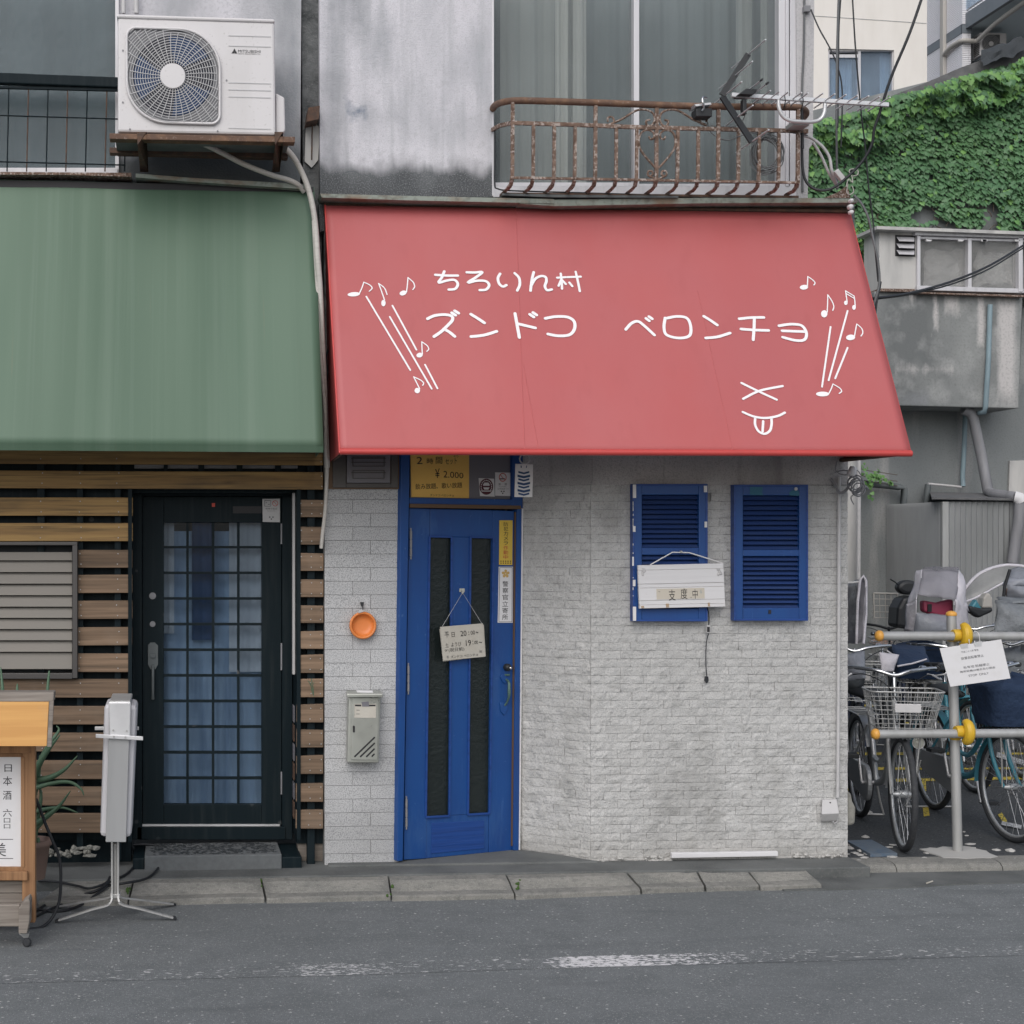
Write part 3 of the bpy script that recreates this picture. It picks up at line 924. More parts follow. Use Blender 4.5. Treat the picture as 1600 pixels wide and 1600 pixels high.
# ---- blue door, hung at the pillar and standing slightly back at its lock side
DL = fp(623, 1000, .0)
dn = Vector((-(DR.y - DL.y), (DR.x - DL.x), 0)) * -1
DOOR = Plane(DL, dn)
if DOOR.n.y > 0:
    DOOR.n = -DOOR.n
fr = MB()
fr.poly(DOOR, [(627, 690), (641, 690), (629.5, 1345), (621, 1346)], .03, -.08)
fr.poly(DOOR, [(801, 690), (817, 690), (817, 794), (801, 795)], .03, -.08)
fr.poly(DOOR, [(808, 795), (815.5, 794.5), (811, 1329), (802.5, 1329)], .022, -.08)
fr.poly(DOOR, [(640.5, 777.5), (802, 780), (802, 790), (640, 787)], .028, -.08)
frame = fr.build('door_frame', M['blue'], shop, bevel=.003)
MB().poly(DOOR, [(641, 787), (814, 790), (814, 795.5), (641, 793)], .034, -.05).build('lintel_strip', M['brown_strip'], frame)
MB().poly(DOOR, [(641, 690), (801, 690), (801, 780), (641, 777.5)], .006, -.02).build('transom_panel', M['panel_grey'], frame)
MB().poly(DOOR, [(815.8, 795), (817.6, 795), (813, 1328), (811.2, 1328)], .026, -.05).build('edge_strip', M['white'], frame)
MB().poly(DOOR, [(805, 800), (807, 800), (802, 1322), (800, 1322)], .012, -.04).build('stop_strip', M['brown_strip'], frame)
dl = MB()
def dpoly(mb, pts, o0=.0, o1=-.04):
    mb.poly(DOOR, pts, o0, o1)
dpoly(dl, [(640, 793.5), (672, 794.5), (666, 1341.5), (631, 1343.5)])                # hinge stile
dpoly(dl, [(770, 797), (804, 798.5), (799, 1329), (764, 1332)])                      # lock stile
dpoly(dl, [(672.2, 794.6), (769.8, 797), (769.5, 840), (671.6, 838)], -.003)          # top rail
dpoly(dl, [(666.3, 1276), (763.8, 1271), (763.5, 1332), (665.6, 1341.4)], -.003)      # bottom rail
dpoly(dl, [(706, 838.6), (735, 839.3), (731, 1272.6), (702, 1274.2)], -.001)          # middle stile
door = dl.build('door', M['blue'], shop, bevel=.003)
mo = MB()
for (a, b, c, d) in [((671, 838), (706, 839), (702, 1275), (665, 1277)), ((735, 839), (771, 840), (765, 1271), (731, 1273))]:
    for p, q in ((a, b), (b, c), (c, d), (d, a)):
        P_, Q_ = DOOR.at(*p, .001), DOOR.at(*q, .001)
        mo.bar(P_, Q_, .012, .012, DOOR.n)
mo.poly(DOOR, [(675, 1286), (757, 1282), (756.5, 1326), (674, 1334)], .001, -.01)
mo.build('moulding', M['blue_board'], door, bevel=.002)
for pts in ([(671.8, 838), (706, 839), (702, 1274.5), (666, 1276.5)], [(735, 839), (769.8, 840), (764, 1271), (731, 1273)]):
    MB().poly(DOOR, pts, -.016, -.022).build('pane', M['pane_rough'], door)
MB().poly(DOOR, [(645, 800), (799, 800), (799, 1325), (645, 1325)], -.13, -.14).build('inner_blind', M['dark'], door)
for x, y0, y1 in ((642, 829, 870), (638, 1040, 1081), (635, 1248, 1292)):
    h = MB()
    n3 = 3
    for k in range(n3):
        a, b = y0 + (y1 - y0) * k / n3 + .8, y0 + (y1 - y0) * (k + 1) / n3 - .8
        h.tube([DOOR.at(x, a, .01), DOOR.at(x, b, .01)], .007)
    h.tube([DOOR.at(x, y0 - 4, .01), DOOR.at(x, y1 + 4, .01)], .0045)
    h.build('hinge', M['pipe_grey'], door)
lk = MB()
lk.lathe([(.0, .035), (.008, .034), (.016, .03), (.021, .02), (.021, .0)], DOOR.at(791, 1042.5, 0), DOOR.n, 18)
lk = lk.build('lock', M['black_plastic'], door)
MB().lathe([(0, .042), (.007, .041), (.008, .03)], DOOR.at(792.3, 1043, 0), DOOR.n, 12).build('cylinder', M['chrome'], lk)
hd = MB()
hp = [(790, 1061, 0), (794, 1064, .028), (795.5, 1068, .04), (795.5, 1084, .042), (795, 1090, .036), (792, 1098, .016), (788.5, 1102, .004)]
hd.tube([DOOR.at(x, y, o) for x, y, o in hp], [.006, .006, .008, .0095, .007, .005, .007])
hd = hd.build('handle', M['green_patina'], door)
ec = MB()
for pts in ([(782, 1058), (786, 1066), (790, 1069), (794, 1062), (790, 1054), (785, 1053)], [(781, 1098), (786, 1097), (793, 1100), (794, 1108), (788, 1118), (783, 1112)]):
    MB().poly(DOOR, pts, .008, 0).build('escutcheon', M['blue'], hd, bevel=.003)
ec.poly(DOOR, [(789, 1053.5), (797, 1053), (797, 1056), (789, 1056)], .012, 0)
ec.build('latch_thumb', M['green_patina'], hd, bevel=.003)

# ---- louvred shutters
def shutter(x0, x1, y0, ym0, ym1, y1, taped):
    s = MB()
    w_ = 12
    s.rect(x0, y0, x0 + w_, y1, .05, .0)
    s.rect(x1 - w_, y0, x1, y1, .05, .0)
    s.rect(x0 + w_, y0, x1 - w_, y0 + 15, .046, .0)
    s.rect(x0 + w_, y1 - 18, x1 - w_, y1, .046, .0)
    s.rect(x0 + w_, ym0, x1 - w_, ym1, .046, .0)
    sh = s.build('shutter', M['blue'], shop, bevel=.003)
    MB().rect(x0 + w_, y0 + 15, x1 - w_, y1 - 18, .006, .0).build('shutter_back', M['dark'], sh)
    e = MB()
    for q in ((x0 - 2, y0 - 2, x0 + 1, y1 + 2), (x1 - 1, y0 - 2, x1 + 2, y1 + 2), (x0 + 1, y0 - 2, x1 - 1, y0 + 1), (x0 + 1, y1 - 1, x1 - 1, y1 + 2)):
        e.rect(*q, .054, .0)
    e.build('edge_trim', M['blue_board'], sh, bevel=.002)
    for a, b in ((y0 + 15, ym0), (ym1, y1 - 18)):
        n = 11
        st_ = (b - a) / n
        for k in range(n):
            p0, p1 = fp(x0 + w_, a + st_ * k + .6, -.012), fp(x1 - w_, a + st_ * k + .6, -.012)
            q0, q1 = fp(x0 + w_, a + st_ * (k + 1) - .2, -.044), fp(x1 - w_, a + st_ * (k + 1) - .2, -.044)
            sl_ = MB().prism([p0, p1, q1, q0], (0, .006, .004))
            sl_.build('slat', M['blue_dusty'], sh, bevel=.0015)
    return sh
sh1 = shutter(991, 1104, 758, 856, 867, 969, True)
sh2 = shutter(1149, 1261, 759, 859, 869, 968, False)
t = MB()
for x0, y0, x1, y1 in [(989, 757, 994, 778), (1100, 759, 1105, 769), (1101, 815, 1105, 824), (989, 822, 993, 831), (989, 906, 993, 916), (989, 948, 994, 970), (988, 870, 990.5, 884)]:
    t.rect(x0, y0, x1, y1, .058, .054)
for k in range(24):
    y = R.uniform(780, 945)
    t.rect(988.6, y, 989.8, y + R.uniform(1, 4), .056, .054)
t.build('tape_remnant', M['white'], sh1, kind='stuff')
t = MB()
t.poly(FAC, [(1172, 761), (1192, 761), (1191, 770), (1193, 774), (1172, 773)], .048, .046)
t.poly(FAC, [(1233, 770), (1238, 766), (1246, 766), (1252, 771), (1251, 775), (1234, 774)], .048, .046)
t.build('worn_patch', M['teal_wear'], sh2)
MB().disc(FAC.at(1243, 764, .046), (0, -1, 0), .009, .008).build('screw_cap', M['conduit'], sh2)
t = MB().rect(1201, 953, 1205, 959, .05, .046).build('latch_hole', M['ink'], sh2)
# ---- conduit, outlet box, stone at the corner
cd = MB().tube([FAC.at(1311, 745, .02), FAC.at(1310.5, 1000, .02), FAC.at(1309, 1246, .02)], .0095, 10)
cd.build('conduit', M['conduit'], shop)
ob = MB()
pr = [FAC.at(1284, 1249, .012), FAC.at(1307, 1248, .012), FAC.at(1310.5, 1270, .055), FAC.at(1309, 1284, .055), FAC.at(1283, 1285, .055), FAC.at(1283, 1272, .055)]
a_ = [FAC.at(1284, 1249, .0), FAC.at(1307, 1248, .0), FAC.at(1307.5, 1284, .0), FAC.at(1283, 1285, .0)]
f_ = [FAC.at(1285, 1250, .02), FAC.at(1307, 1249, .02), FAC.at(1311, 1271, .06), FAC.at(1284, 1272, .06), FAC.at(1283, 1283, .03), FAC.at(1309, 1282, .03)]
ob.add([a_[0], a_[1], a_[2], a_[3], *f_], [(0, 1, 5, 4), (4, 5, 6, 7), (7, 6, 9, 8), (8, 9, 2, 3), (0, 4, 7), (0, 7, 8), (0, 8, 3), (1, 6, 5), (1, 9, 6), (1, 2, 9)])
ob = ob.build('outlet_box', M['conduit'], None, bevel=.003)
tag(ob, 'cream outdoor outlet box low on the white tiled wall near its corner', 'outlet box')
MB().tube([FAC.at(1302, 1283, .03), FAC.at(1303, 1287, .028), FAC.at(1307, 1285, .02), FAC.at(1309, 1280, .012)], .004).build('cable_stub', M['conduit'], ob)
MB().disc(FAC.at(1297, 1254, .028), (0, -1, 0), .004, .004).build('screw', M['ink'], ob)
st = MB()
import bmesh as _bm
pts = [(1323, 1234), (1331, 1240), (1333, 1252), (1338, 1262), (1337, 1288), (1323, 1292)]
st.poly(FAC, pts, -.02, -.2)
st = st.build('broken_stone', M['stone'], None, bevel=.015)
tag(st, 'broken lump of pale concrete leaning on the corner of the tiled wall', 'stone')

# ---- upper storey
up = MB()
up.poly(FAC, [(499, -60), (770, -60), (771, 308), (500, 306)], .0, -.25)
up = up.build('upper_wall', M['plaster_up'], shop)
MB().poly(FAC, [(1244, -60), (1273, -60), (1270, 225), (1264, 232), (1262, 312), (1246, 312)], .02, -.5).build('corner_post', M['post_plaster'], shop)
cp = MB()
cp.tube(pc([(1257, -20, -.03), (1256, 80, -.03), (1253, 150, -.03), (1254, 300, -.03)], 3), .006)
cp.build('cable_run', M['grey_cable'], shop)
# big sliding window
wf = MB()
wf.rect(769, -60, 772, 306, .004, -.2)
wf.rect(771, 291, 1246, 308, .01, -.2)
wf.rect(1217, -60, 1227, 291, .0, -.2)
wf.rect(1228.5, -60, 1233, 291, .015, -.2)
wf.rect(1234.5, -60, 1245, 291, .008, -.2)
wf.rect(990.5, -60, 999, 291, -.03, -.12)
wf.rect(772, 285, 990, 291, -.05, -.1)
wf.rect(999, 287, 1217, 291, -.03, -.08)
win = wf.build('window', M['alu'], shop, bevel=.002)
MB().rect(772, -60, 991, 286, -.075, -.08).build('pane', M['pane_frost'], win)
MB().rect(998, -60, 1218, 288, -.055, -.06).build('pane', M['pane_frost'], win)
def curtain(x0, x1, y0, y1, Y, folds, m, parent, amp=.03, seed=1):
    rr = random.Random(seed)
    a0, a1 = fp(x0, y1, Y), fp(x1, y0, Y)
    ph = [rr.uniform(0, 6) for _ in range(3)]
    def fn(u, v):
        x = a0.x + (a1.x - a0.x) * u
        z = a0.z + (a1.z - a0.z) * v
        y = Y + amp * (math.sin(u * folds * 6.28 + ph[0]) * .6 + math.sin(u * folds * 2.7 * 6.28 + ph[1] + v) * .3) * (1 - .2 * v)
        return (x, y, z)
    return MB().grid(fn, max(16, int(folds * 10)), 4).build('curtain', m, parent)
curtain(782, 866, -60, 292, .20, 2.5, M['curtain_mid'], win, .03, 3)
curtain(866, 887, -60, 292, .16, 1, M['curtain'], win, .03, 5)
curtain(886, 899, -60, 292, .21, 1, M['curtain_mid'], win, .02, 6)
curtain(897, 917, -60, 292, .15, 1, M['curtain'], win, .03, 4)
curtain(1152, 1176, -60, 292, .17, 2, M['curtain_mid'], win, .03, 7)
curtain(1190, 1206, -60, 292, .17, 1.5, M['curtain_mid'], win, .03, 8)
curtain(905, 1230, -60, 300, .32, 9, M['curtain_teal'], win, .02, 9)  # added behind the panes, its colour stands for the sky reflected in them
curtain(760, 800, -60, 300, .30, 2, M['curtain_teal'], win, .02, 10)
MB().box(fp(765, 0).x, fp(1250, 0).x, .86, .895, fp(0, 330).z, fp(0, -60).z).build('room_back', M['dark'], shop)
# flashing strips over the awning and a dark strip painted in for the shaded gap under them
fl = MB()
fl.poly(FAC, [(500, 302.5), (640, 306), (866, 311), (866, 318), (640, 313), (503, 308.5)], .13, -.02)
fl.build('flashing', M['flashing'], shop)
fl = MB()
fl.poly(FAC, [(812, 315), (868, 312), (1100, 309), (1340, 309.5), (1340, 316.5), (1100, 317.5), (868, 322), (812, 318.5)], .125, -.02)
fl.build('flashing', M['flashing'], shop)
fl = MB()
fl.poly(FAC, [(785, 302), (860, 304), (1060, 306), (1060, 309), (860, 308), (785, 305)], .14, .02)
fl.build('flashing', M['pipe_dark'], shop)
MB().poly(FAC, [(506, 309), (866, 318), (1325, 316), (1325, 345), (506, 335)], .02, -.0).build('gap_shade_strip', M['rust_dark'], shop)
MB().poly(FAC, [(1288, 309), (1310, 300), (1324, 290), (1329, 309)], .13, .1).build('corner_flashing', M['rust'], shop)
MB().poly(FAC, [(1323, 318), (1335, 318), (1336, 420), (1360, 700), (1330, 712)], .0, -.3).build('corner_board', M['pipe_dark'], shop)
ins = MB()
for x, y, r_ in ((1328, 314.5, .011), (1327, 324, .014), (1328, 332.5, .012)):
    ins.lathe([(0, .03), (r_ * .8, .028), (r_, .018), (r_, 0)], FAC.at(x, y, .13), (0, -1, 0), 14)
ins.build('insulator', M['paper'], shop)

# ================================================================== red awning
aw = thing('shop_awning', 'red vinyl shop awning with white hand-drawn lettering and music notes', 'awning', fp(508, 325, 0))
a0, a1, a2 = fp(508, 321, -.04), fp(531, 707, -.67), fp(1424, 710, -.67)
nrm = (a1 - a0).cross(a2 - a0)
if nrm.y > 0:
    nrm = -nrm
RED = Plane(a0, nrm)
def sag(px, py):
    v = (py - 321 - (px - 508) * .0155) / 380
    xl, xr = 508 + 23 * v, 1328 + 96 * v
    u = (px - xl) / (xr - xl)
    q = Vector((u * 5, v * 2.2, 1.7))
    return -.007 * math.sin(3 * math.pi * u) ** 2 * math.sin(math.pi * min(max(v, 0), 1)) + .0035 * mnoise.noise(q) * math.sin(math.pi * min(max(u, 0), 1))
_at = RED.at
class _Red(Plane):
    def at(s, px, py, off=0.0):
        return _at(px, py, off + sag(px, py))
REDS = _Red(RED.p, RED.n)
def cfn_(u, v):
    xl, xr = 508 + 23 * v, 1328 + 96 * v
    px = xl + (xr - xl) * u
    y0, y1 = 321 + 12.5 * u, 705 + 3 * u
    return REDS.at(px, y0 + (y1 - y0) * v, 0)
co_ = MB().grid(cfn_, 72, 30).build('canopy', M['red'], aw)
so_ = co_.modifiers.new('thickness', 'SOLIDIFY')
so_.thickness = .004
so_.offset = -1 if (co_.data.polygons[0].normal.dot(RED.n) > 0) else 1
wbl, wbr, wtl, wtr = fp(514, 722, .0), fp(1318, 722, .0), fp(507, 330, .0), fp(1325, 338, .0)
tl, tr, bl, br = [RED.at(*p, -.004) for p in ((508, 321), (1328, 333.5), (531, 708), (1424, 711))]
mb = MB()
mb.prism([tl, bl, wbl, wtl], (.004, 0, 0))
mb.build('side_panel', M['red_side'], aw)
mb = MB()
mb.prism([tr, br, wbr, wtr], (-.004, 0, 0))
mb.build('side_panel', M['red_side'], aw)
for a_, b_ in (((1090, 454), (1145, 704)), ((818, 570), (842, 704)), ((806, 322), (820, 704))):
    mb = MB()
    mb.tube([REDS.at(a_[0] + (b_[0] - a_[0]) * k_ / 12, a_[1] + (b_[1] - a_[1]) * k_ / 12, .0) for k_ in range(13)], .0022, 5)
    mb.build('seam', M['red'], aw)
ed = MB()
ed.tube([bl + Vector((0, 0, .008)), br + Vector((0, 0, .008))], .0165, 10)
ed.build('front_roll', M['red_edge'], aw)
MB().tube([tl, bl], .006, 6).build('edge_piping', M['red_edge'], aw)
MB().tube([tr, br], .0045, 6).build('edge_piping', M['red_edge'], aw)
# steel frame inside
fm = MB()
for p, q in ((bl, wbl), (br, wbr), (tl, tr)):
    fm.tube([p + Vector((.02 if p is not br else -.02, .03, .01)), q + Vector((.02 if p is not br else -.02, -.01, .01))], .011, 6)
for u in (.33, .66):
    fm.tube([bl.lerp(br, u) + Vector((0, .03, .02)), tl.lerp(tr, u) + Vector((0, .02, -.03))], .011, 6)
    fm.tube([bl.lerp(br, u) + Vector((0, .03, .02)), wbl.lerp(wbr, u) + Vector((0, -.01, .08))], .011, 6)
fm.build('frame', M['rust_dark'], aw)
A7 = lambda u, v: (510 + u / 3.5556, 320 + v / 3.5556)
A8 = lambda u, v: (940 + u / 3.2, 320 + v / 3.2)
PXM = 1 / 309.0
kst = [0]
def stroke(mb, tf, pts, wpx, closed=False, smooth=True):
    kst[0] += 1
    off = .003 + (kst[0] % 4) * .0004
    p = curve([tf(*q) for q in pts], 6, closed) if smooth and len(pts) > 2 else [Vector(tf(*q)) for q in pts]
    if len(p) == 2:
        p = [p[0].lerp(p[1], k_ / 14) for k_ in range(15)]
    mb.ribbon([REDS.at(q[0], q[1], off) for q in p], wpx * PXM, RED.n, closed)
def line_text(strokes, tf, wpx, name):
    mb = MB()
    for s in strokes:
        stroke(mb, tf, s, wpx)
    return mb.build(name, M['mark'], aw)
HIRA = {'chi': [[(605, 389), (668, 393), (730, 393)], [(655, 370), (640, 405), (624, 432), (672, 420), (712, 418), (730, 440), (716, 466), (680, 471)]],
        'ro': [[(780, 375), (825, 376), (866, 374), (832, 402), (786, 432), (835, 422), (884, 424), (904, 445), (888, 470), (852, 474)]],
        'ri': [[(965, 383), (953, 408), (960, 438), (980, 454), (1000, 446)], [(1046, 380), (1070, 406), (1074, 444), (1060, 476)]],
        'n': [[(1152, 374), (1142, 415), (1134, 477)], [(1136, 452), (1160, 412), (1192, 396), (1218, 402), (1222, 425), (1214, 452), (1226, 474), (1252, 470)]],
        'mura': [[(1282, 405), (1330, 402)], [(1302, 382), (1307, 425), (1309, 466)], [(1304, 418), (1290, 450)], [(1309, 418), (1330, 440)], [(1338, 402), (1413, 399)], [(1385, 372), (1398, 430), (1408, 480)], [(1350, 432), (1366, 452)]]}
for k in HIRA:
    line_text(HIRA[k], A7, 4.6 if k != 'mura' else 4.0, 'letter')
KATA7 = [[[(562, 633), (600, 616), (655, 610), (695, 618), (700, 640), (672, 672), (638, 704), (598, 732)], [(652, 690), (682, 706), (713, 731)], [(697, 600), (717, 613)], [(713, 589), (734, 602)]],
         [[(803, 608), (842, 632), (878, 656)], [(804, 732), (875, 724), (946, 703)]],
         [[(1048, 604), (1060, 670), (1072, 737)], [(1060, 660), (1110, 672), (1161, 684)], [(1130, 609), (1152, 623)], [(1148, 599), (1168, 612)]],
         [[(1216, 631), (1275, 621), (1340, 624), (1376, 648), (1378, 690), (1350, 722), (1290, 728), (1231, 718)]]]
for s in KATA7:
    line_text(s, A7, 5.2, 'letter')
KATA8 = [[[(121, 623), (150, 592), (182, 583), (215, 606), (264, 651)], [(222, 568), (238, 580)], [(237, 559), (253, 570)]],
         [[(318, 566), (312, 612), (325, 650), (385, 666), (438, 655), (446, 612), (428, 568), (380, 558), (325, 567)]],
         [[(511, 557), (545, 578), (578, 601)], [(521, 666), (580, 660), (642, 641)]],
         [[(688, 570), (750, 564), (811, 563)], [(697, 621), (765, 626), (835, 628)], [(764, 566), (762, 620), (758, 675)]],
         [[(887, 605), (945, 597), (1000, 604), (1024, 640), (1014, 674), (970, 678), (906, 662)], [(903, 630), (960, 632), (1016, 634)]]]
for s in KATA8:
    line_text(s, A8, 5.0, 'letter')
line_text([[(700, 891), (790, 935), (875, 974)], [(708, 970), (790, 930), (905, 906)], [(706, 1036), (760, 1058), (820, 1066), (880, 1056), (916, 1039)], [(768, 1066), (768, 1100), (785, 1132), (815, 1145), (842, 1128), (850, 1095), (849, 1066)], [(808, 1082), (805, 1133)]], A8, 4.0, 'face_doodle')
for a, b in (((222, 510), (466, 918)), ((352, 622), (585, 1022)), ((367, 560), (500, 805)), ((548, 888), (617, 1020))):
    line_text([[a, b]], A7, 2.9, 'stave_line')
for a, b in (((1145, 610), (1102, 910)), ((1230, 530), (1135, 878)), ((1230, 715), (1168, 868))):
    line_text([[a, b]], A8, 3.0, 'stave_line')
def note(tf, heads, strokes, w_=1.9):
    mb = MB()
    for cx_, cy_, rx, ry, tilt in heads:
        c, s_ = math.cos(tilt), math.sin(tilt)
        pts = []
        for k in range(20):
            a = k / 20 * 2 * math.pi
            x, y = rx * math.cos(a), ry * math.sin(a)
            pts.append(tf(cx_ + x * c - y * s_, cy_ + x * s_ + y * c))
        v = [REDS.at(p[0], p[1], .0030) for p in pts][::-1]
        mb.add(v, [tuple(range(20))])
    for s in strokes:
        stroke(mb, tf, s, w_)
    mb.build('music_note', M['mark'], aw)
note(A7, [(152, 497, 35, 12, -.08)], [[(184, 490), (197, 462), (208, 430)], [(208, 430), (240, 445), (254, 463), (238, 480)]])
note(A7, [(317, 546, 12, 18, 0)], [[(323, 530), (308, 485), (290, 437)], [(290, 437), (322, 462), (337, 498)]])
note(A7, [(426, 490, 20, 13, -.3)], [[(445, 484), (450, 445), (453, 404)], [(453, 404), (482, 430), (490, 455), (480, 471)]])
note(A7, [(518, 835, 18, 13, -.2)], [[(533, 828), (531, 795), (530, 761)], [(530, 761), (560, 783), (568, 802), (558, 814)]])
note(A7, [(505, 1032, 15, 15, 0)], [[(518, 1022), (502, 990), (485, 956)], [(485, 956), (522, 973), (540, 990), (535, 1003)]])
note(A8, [(1012, 412, 21, 12, -.1)], [[(1029, 406), (1030, 380), (1031, 358)], [(1031, 358), (1058, 378), (1067, 391), (1061, 401)]])
note(A8, [(1113, 545, 16, 18, 0)], [[(1128, 536), (1130, 495), (1131, 450)], [(1131, 450), (1152, 482), (1161, 508), (1156, 528)]])
note(A8, [(1221, 490, 9, 11, 0), (1262, 513, 9, 12, 0)], [[(1228, 486), (1224, 460), (1220, 430)], [(1268, 508), (1266, 480), (1262, 456)], [(1220, 430), (1262, 456)], [(1222, 443), (1263, 468)]])
note(A8, [(1245, 663, 23, 14, -.1)], [[(1265, 655), (1270, 625), (1276, 596)], [(1276, 596), (1300, 618), (1306, 640), (1297, 656)]])
note(A8, [(1105, 946, 33, 12, 0)], [[(1137, 942), (1148, 920), (1157, 896)], [(1157, 896), (1190, 916), (1200, 932), (1188, 943)]])
# ================================================================== timber-fronted bar
XB0 = fp(-470, 1000).x
bar = thing('timber_fronted_bar', 'bar front clad in weathered wooden planks with a black lattice door under a green awning', 'shop building', (fp(0, 0).x, 0, 0))
def Y0rect(mb, x0, y0, x1, y1, o0, o1):
    return mb.rect(x0, y0, x1, y1, o0, o1)
MB().box(XB0, fp(500, 1000).x, 1.3, 6.5, 0, ZT + 1.3).build('body', M['plaster_left'], bar)
dk = MB()
dk.rect(-470, 690, 207, 1312, -.10, -.2)
dk.rect(464, 690, 505, 1318, -.08, -.2)
dk.rect(206, 690, 465, 770, -.10, -.2)
dk.build('dark_backing', M['black'], bar)
ba = MB()
for x0, x1, yb in ((58, 70, 1318), (120, 130, 1392 - 60), (179, 189, 1345)):
    b_ = MB().rect(x0, 715, x1, yb, -.035, -.075)
    b_.build('batten', M['black'], bar, bevel=.003)
MB().rect(480, 720, 492, 1364, -.03, -.075).build('batten', M['black'], bar, bevel=.003)
MB().rect(256, 722, 262, 765, -.035, -.07).build('batten', M['black'], bar)
for x in (310, 370, 430):
    MB().rect(x, 722, x + 9, 745, -.035, -.07).build('batten', M['black'], bar)
MB().rect(210, 726, 465, 732, -.06, -.09).build('ledge', M['pipe_grey'], bar)
rows_left = [(-470, 695, 505, 722, 0, 5, 'wood_top'), (-470, 733, 505, 760.5, 0, 5, 'wood_top'), (-470, 777, 207.5, 805.5, 0, 0, 'wood_top'), (-470, 817.5, 207.5, 846, 0, 0, 'wood_top'),
             (121.5, 859, 207, 887, 0, 0, 'wood'), (121.5, 898.5, 207, 927, 0, 0, 'wood'), (121.5, 939, 207, 967.5, 0, 0, 'wood'), (121, 980.5, 206.5, 1009, 0, 0, 'wood'), (121, 1021, 206, 1050, 0, 0, 'wood'),
             (-470, 1061, 205.5, 1090, 0, 0, 'wood'), (-470, 1103, 205, 1131.5, 0, 0, 'wood'), (-470, 1146, 205, 1175, 0, 0, 'wood'), (-470, 1188, 204.5, 1217, 0, 0, 'wood'), (-470, 1230, 204, 1259, 0, 0, 'wood'), (-470, 1272, 204, 1302, 0, 0, 'wood')]
scr = MB()
for x0, y0, x1, y1, sl, sr, m in rows_left:
    j = R.uniform(-.8, .8)
    MB().poly(FAC, [(x0, y0 + sl + j * .3), (x1, y0 + sr + j), (x1, y1 + sr + j), (x0, y1 + sl + j * .3)], -.008 + R.uniform(-.002, .002), -.033).build('plank', M[m], bar, bevel=.003)
    for bx in [65, 125, 184, x1 - 4]:
        if bx > x0 + 2 and bx < x1:
            for fy in (.22, .8):
                scr.disc(FAC.at(bx + R.uniform(-2, 2), y0 + (y1 - y0) * fy + sr * (bx > 205), -.007), (0, -1, 0), .0032, .0025, 7)
for y0, y1 in ((781, 808), (823, 851), (864, 892), (905, 933), (946, 973.5), (986, 1014), (1023.5, 1051.5), (1061, 1089.5), (1101, 1129), (1140, 1168), (1181, 1209.5), (1224, 1253), (1265, 1295)):
    x0, x1 = 466.5 - (y0 - 781) * .009, 506 - (y0 - 781) * .002
    MB().poly(FAC, [(x0, y0 + R.uniform(-1, 1)), (x1, y0 + R.uniform(-1, 1)), (x1, y1), (x0, y1)], -.006 + R.uniform(-.002, .003), -.033).build('plank', M['wood'], bar, bevel=.003)
    for bx in (x0 + 4, x0 + 21, x1 - 4):
        for fy in (.2, .8):
            scr.disc(FAC.at(bx + R.uniform(-1, 1), y0 + (y1 - y0) * fy, -.004), (0, -1, 0), .0032, .0025, 7)
scr.build('screw', M['galv'], bar, kind='stuff')
# window with closed metal shutter slats
wfm = MB()
wfm.rect(-470, 846.5, 121, 852, .03, -.06)
wfm.rect(113, 852, 121, 1060, .03, -.06)
wfm.rect(-470, 1052, 113, 1061, .03, -.06)
wsh = wfm.build('shuttered_window', M['bronze'], bar, bevel=.003)
MB().rect(-470, 852, 113, 1052, -.05, -.06).build('shutter_backing', M['dark'], wsh)
ys = [862, 876, 894.5, 912.5, 930.5, 948.5, 966, 983.5, 1001, 1019, 1046]
for a, b in zip(ys[:-1], ys[1:]):
    MB().prism([fp(-470, a + .6, .012), fp(112.8, a + .6, .012), fp(112.8, b - .4, -.010), fp(-470, b - .4, -.010)], (0, .012, 0)).build('slat', M['shutter_grey'], wsh, bevel=.002)
# ---- black lattice door, recessed
YD = .28
FB = Plane((0, YD, 0), (0, -1, 0))
df = MB()
df.rect(207, 764, 222, 1312, .05, -.06, FB)
df.rect(222, 764, 456, 775, .05, -.06, FB)
df.rect(441, 775, 457, 1312, .04, -.06, FB)
df.rect(214, 1292, 446, 1312, .05, -.06, FB)
dfr = df.build('door_frame', M['black'], bar, bevel=.003)
jm = MB()
pj = fp(464, 1000, 0)
jm.box(pj.x - .0, pj.x + .02, .0, YD + .06, fp(464, 1312).z, fp(464, 765).z)
pj2 = fp(206, 1000, 0)
jm.box(pj2.x - .02, pj2.x, .0, YD + .06, fp(464, 1312).z, fp(464, 765).z)
jm.build('jamb', M['black'], bar)
JP = Plane((pj.x, 0, 0), (-1, 0, 0))
MB().box(pj.x - .014, pj.x - .001, YD - .16, YD - .12, fp(456, 1053, .15).z, fp(456, 768, .15).z).build('white_strip', M['conduit'], bar)
for k in range(6):
    za, zb_ = fp(450, 1102 + k * 30, .16).z, fp(450, 1128 + k * 30, .16).z
    MB().box(pj.x - .008, pj.x - .001, YD - .15, YD - .07, zb_, za).build('glazed_tile', M['rust_dark'] if k % 2 else M['panel_grey'], bar, bevel=.002)
ld = MB()
ld.rect(223, 776, 256, 1290, .02, -.03, FB)
ld.rect(409, 776, 440, 1290, .02, -.03, FB)
ld.rect(256.1, 776, 408.9, 816.5, .018, -.03, FB)
ld.rect(256.1, 1257, 408.9, 1290, .018, -.03, FB)
ldoor = ld.build('lattice_door', M['black'], bar, bevel=.003)
for x in (291, 331, 370.5):
    MB().rect(x, 816.5, x + 4, 1257, .012, -.012, FB).build('muntin', M['black'], ldoor)
for k in range(10):
    y = 853 + k * 40.1
    MB().rect(256, y, 409, y + 4, .014, -.010, FB).build('muntin', M['black'], ldoor)
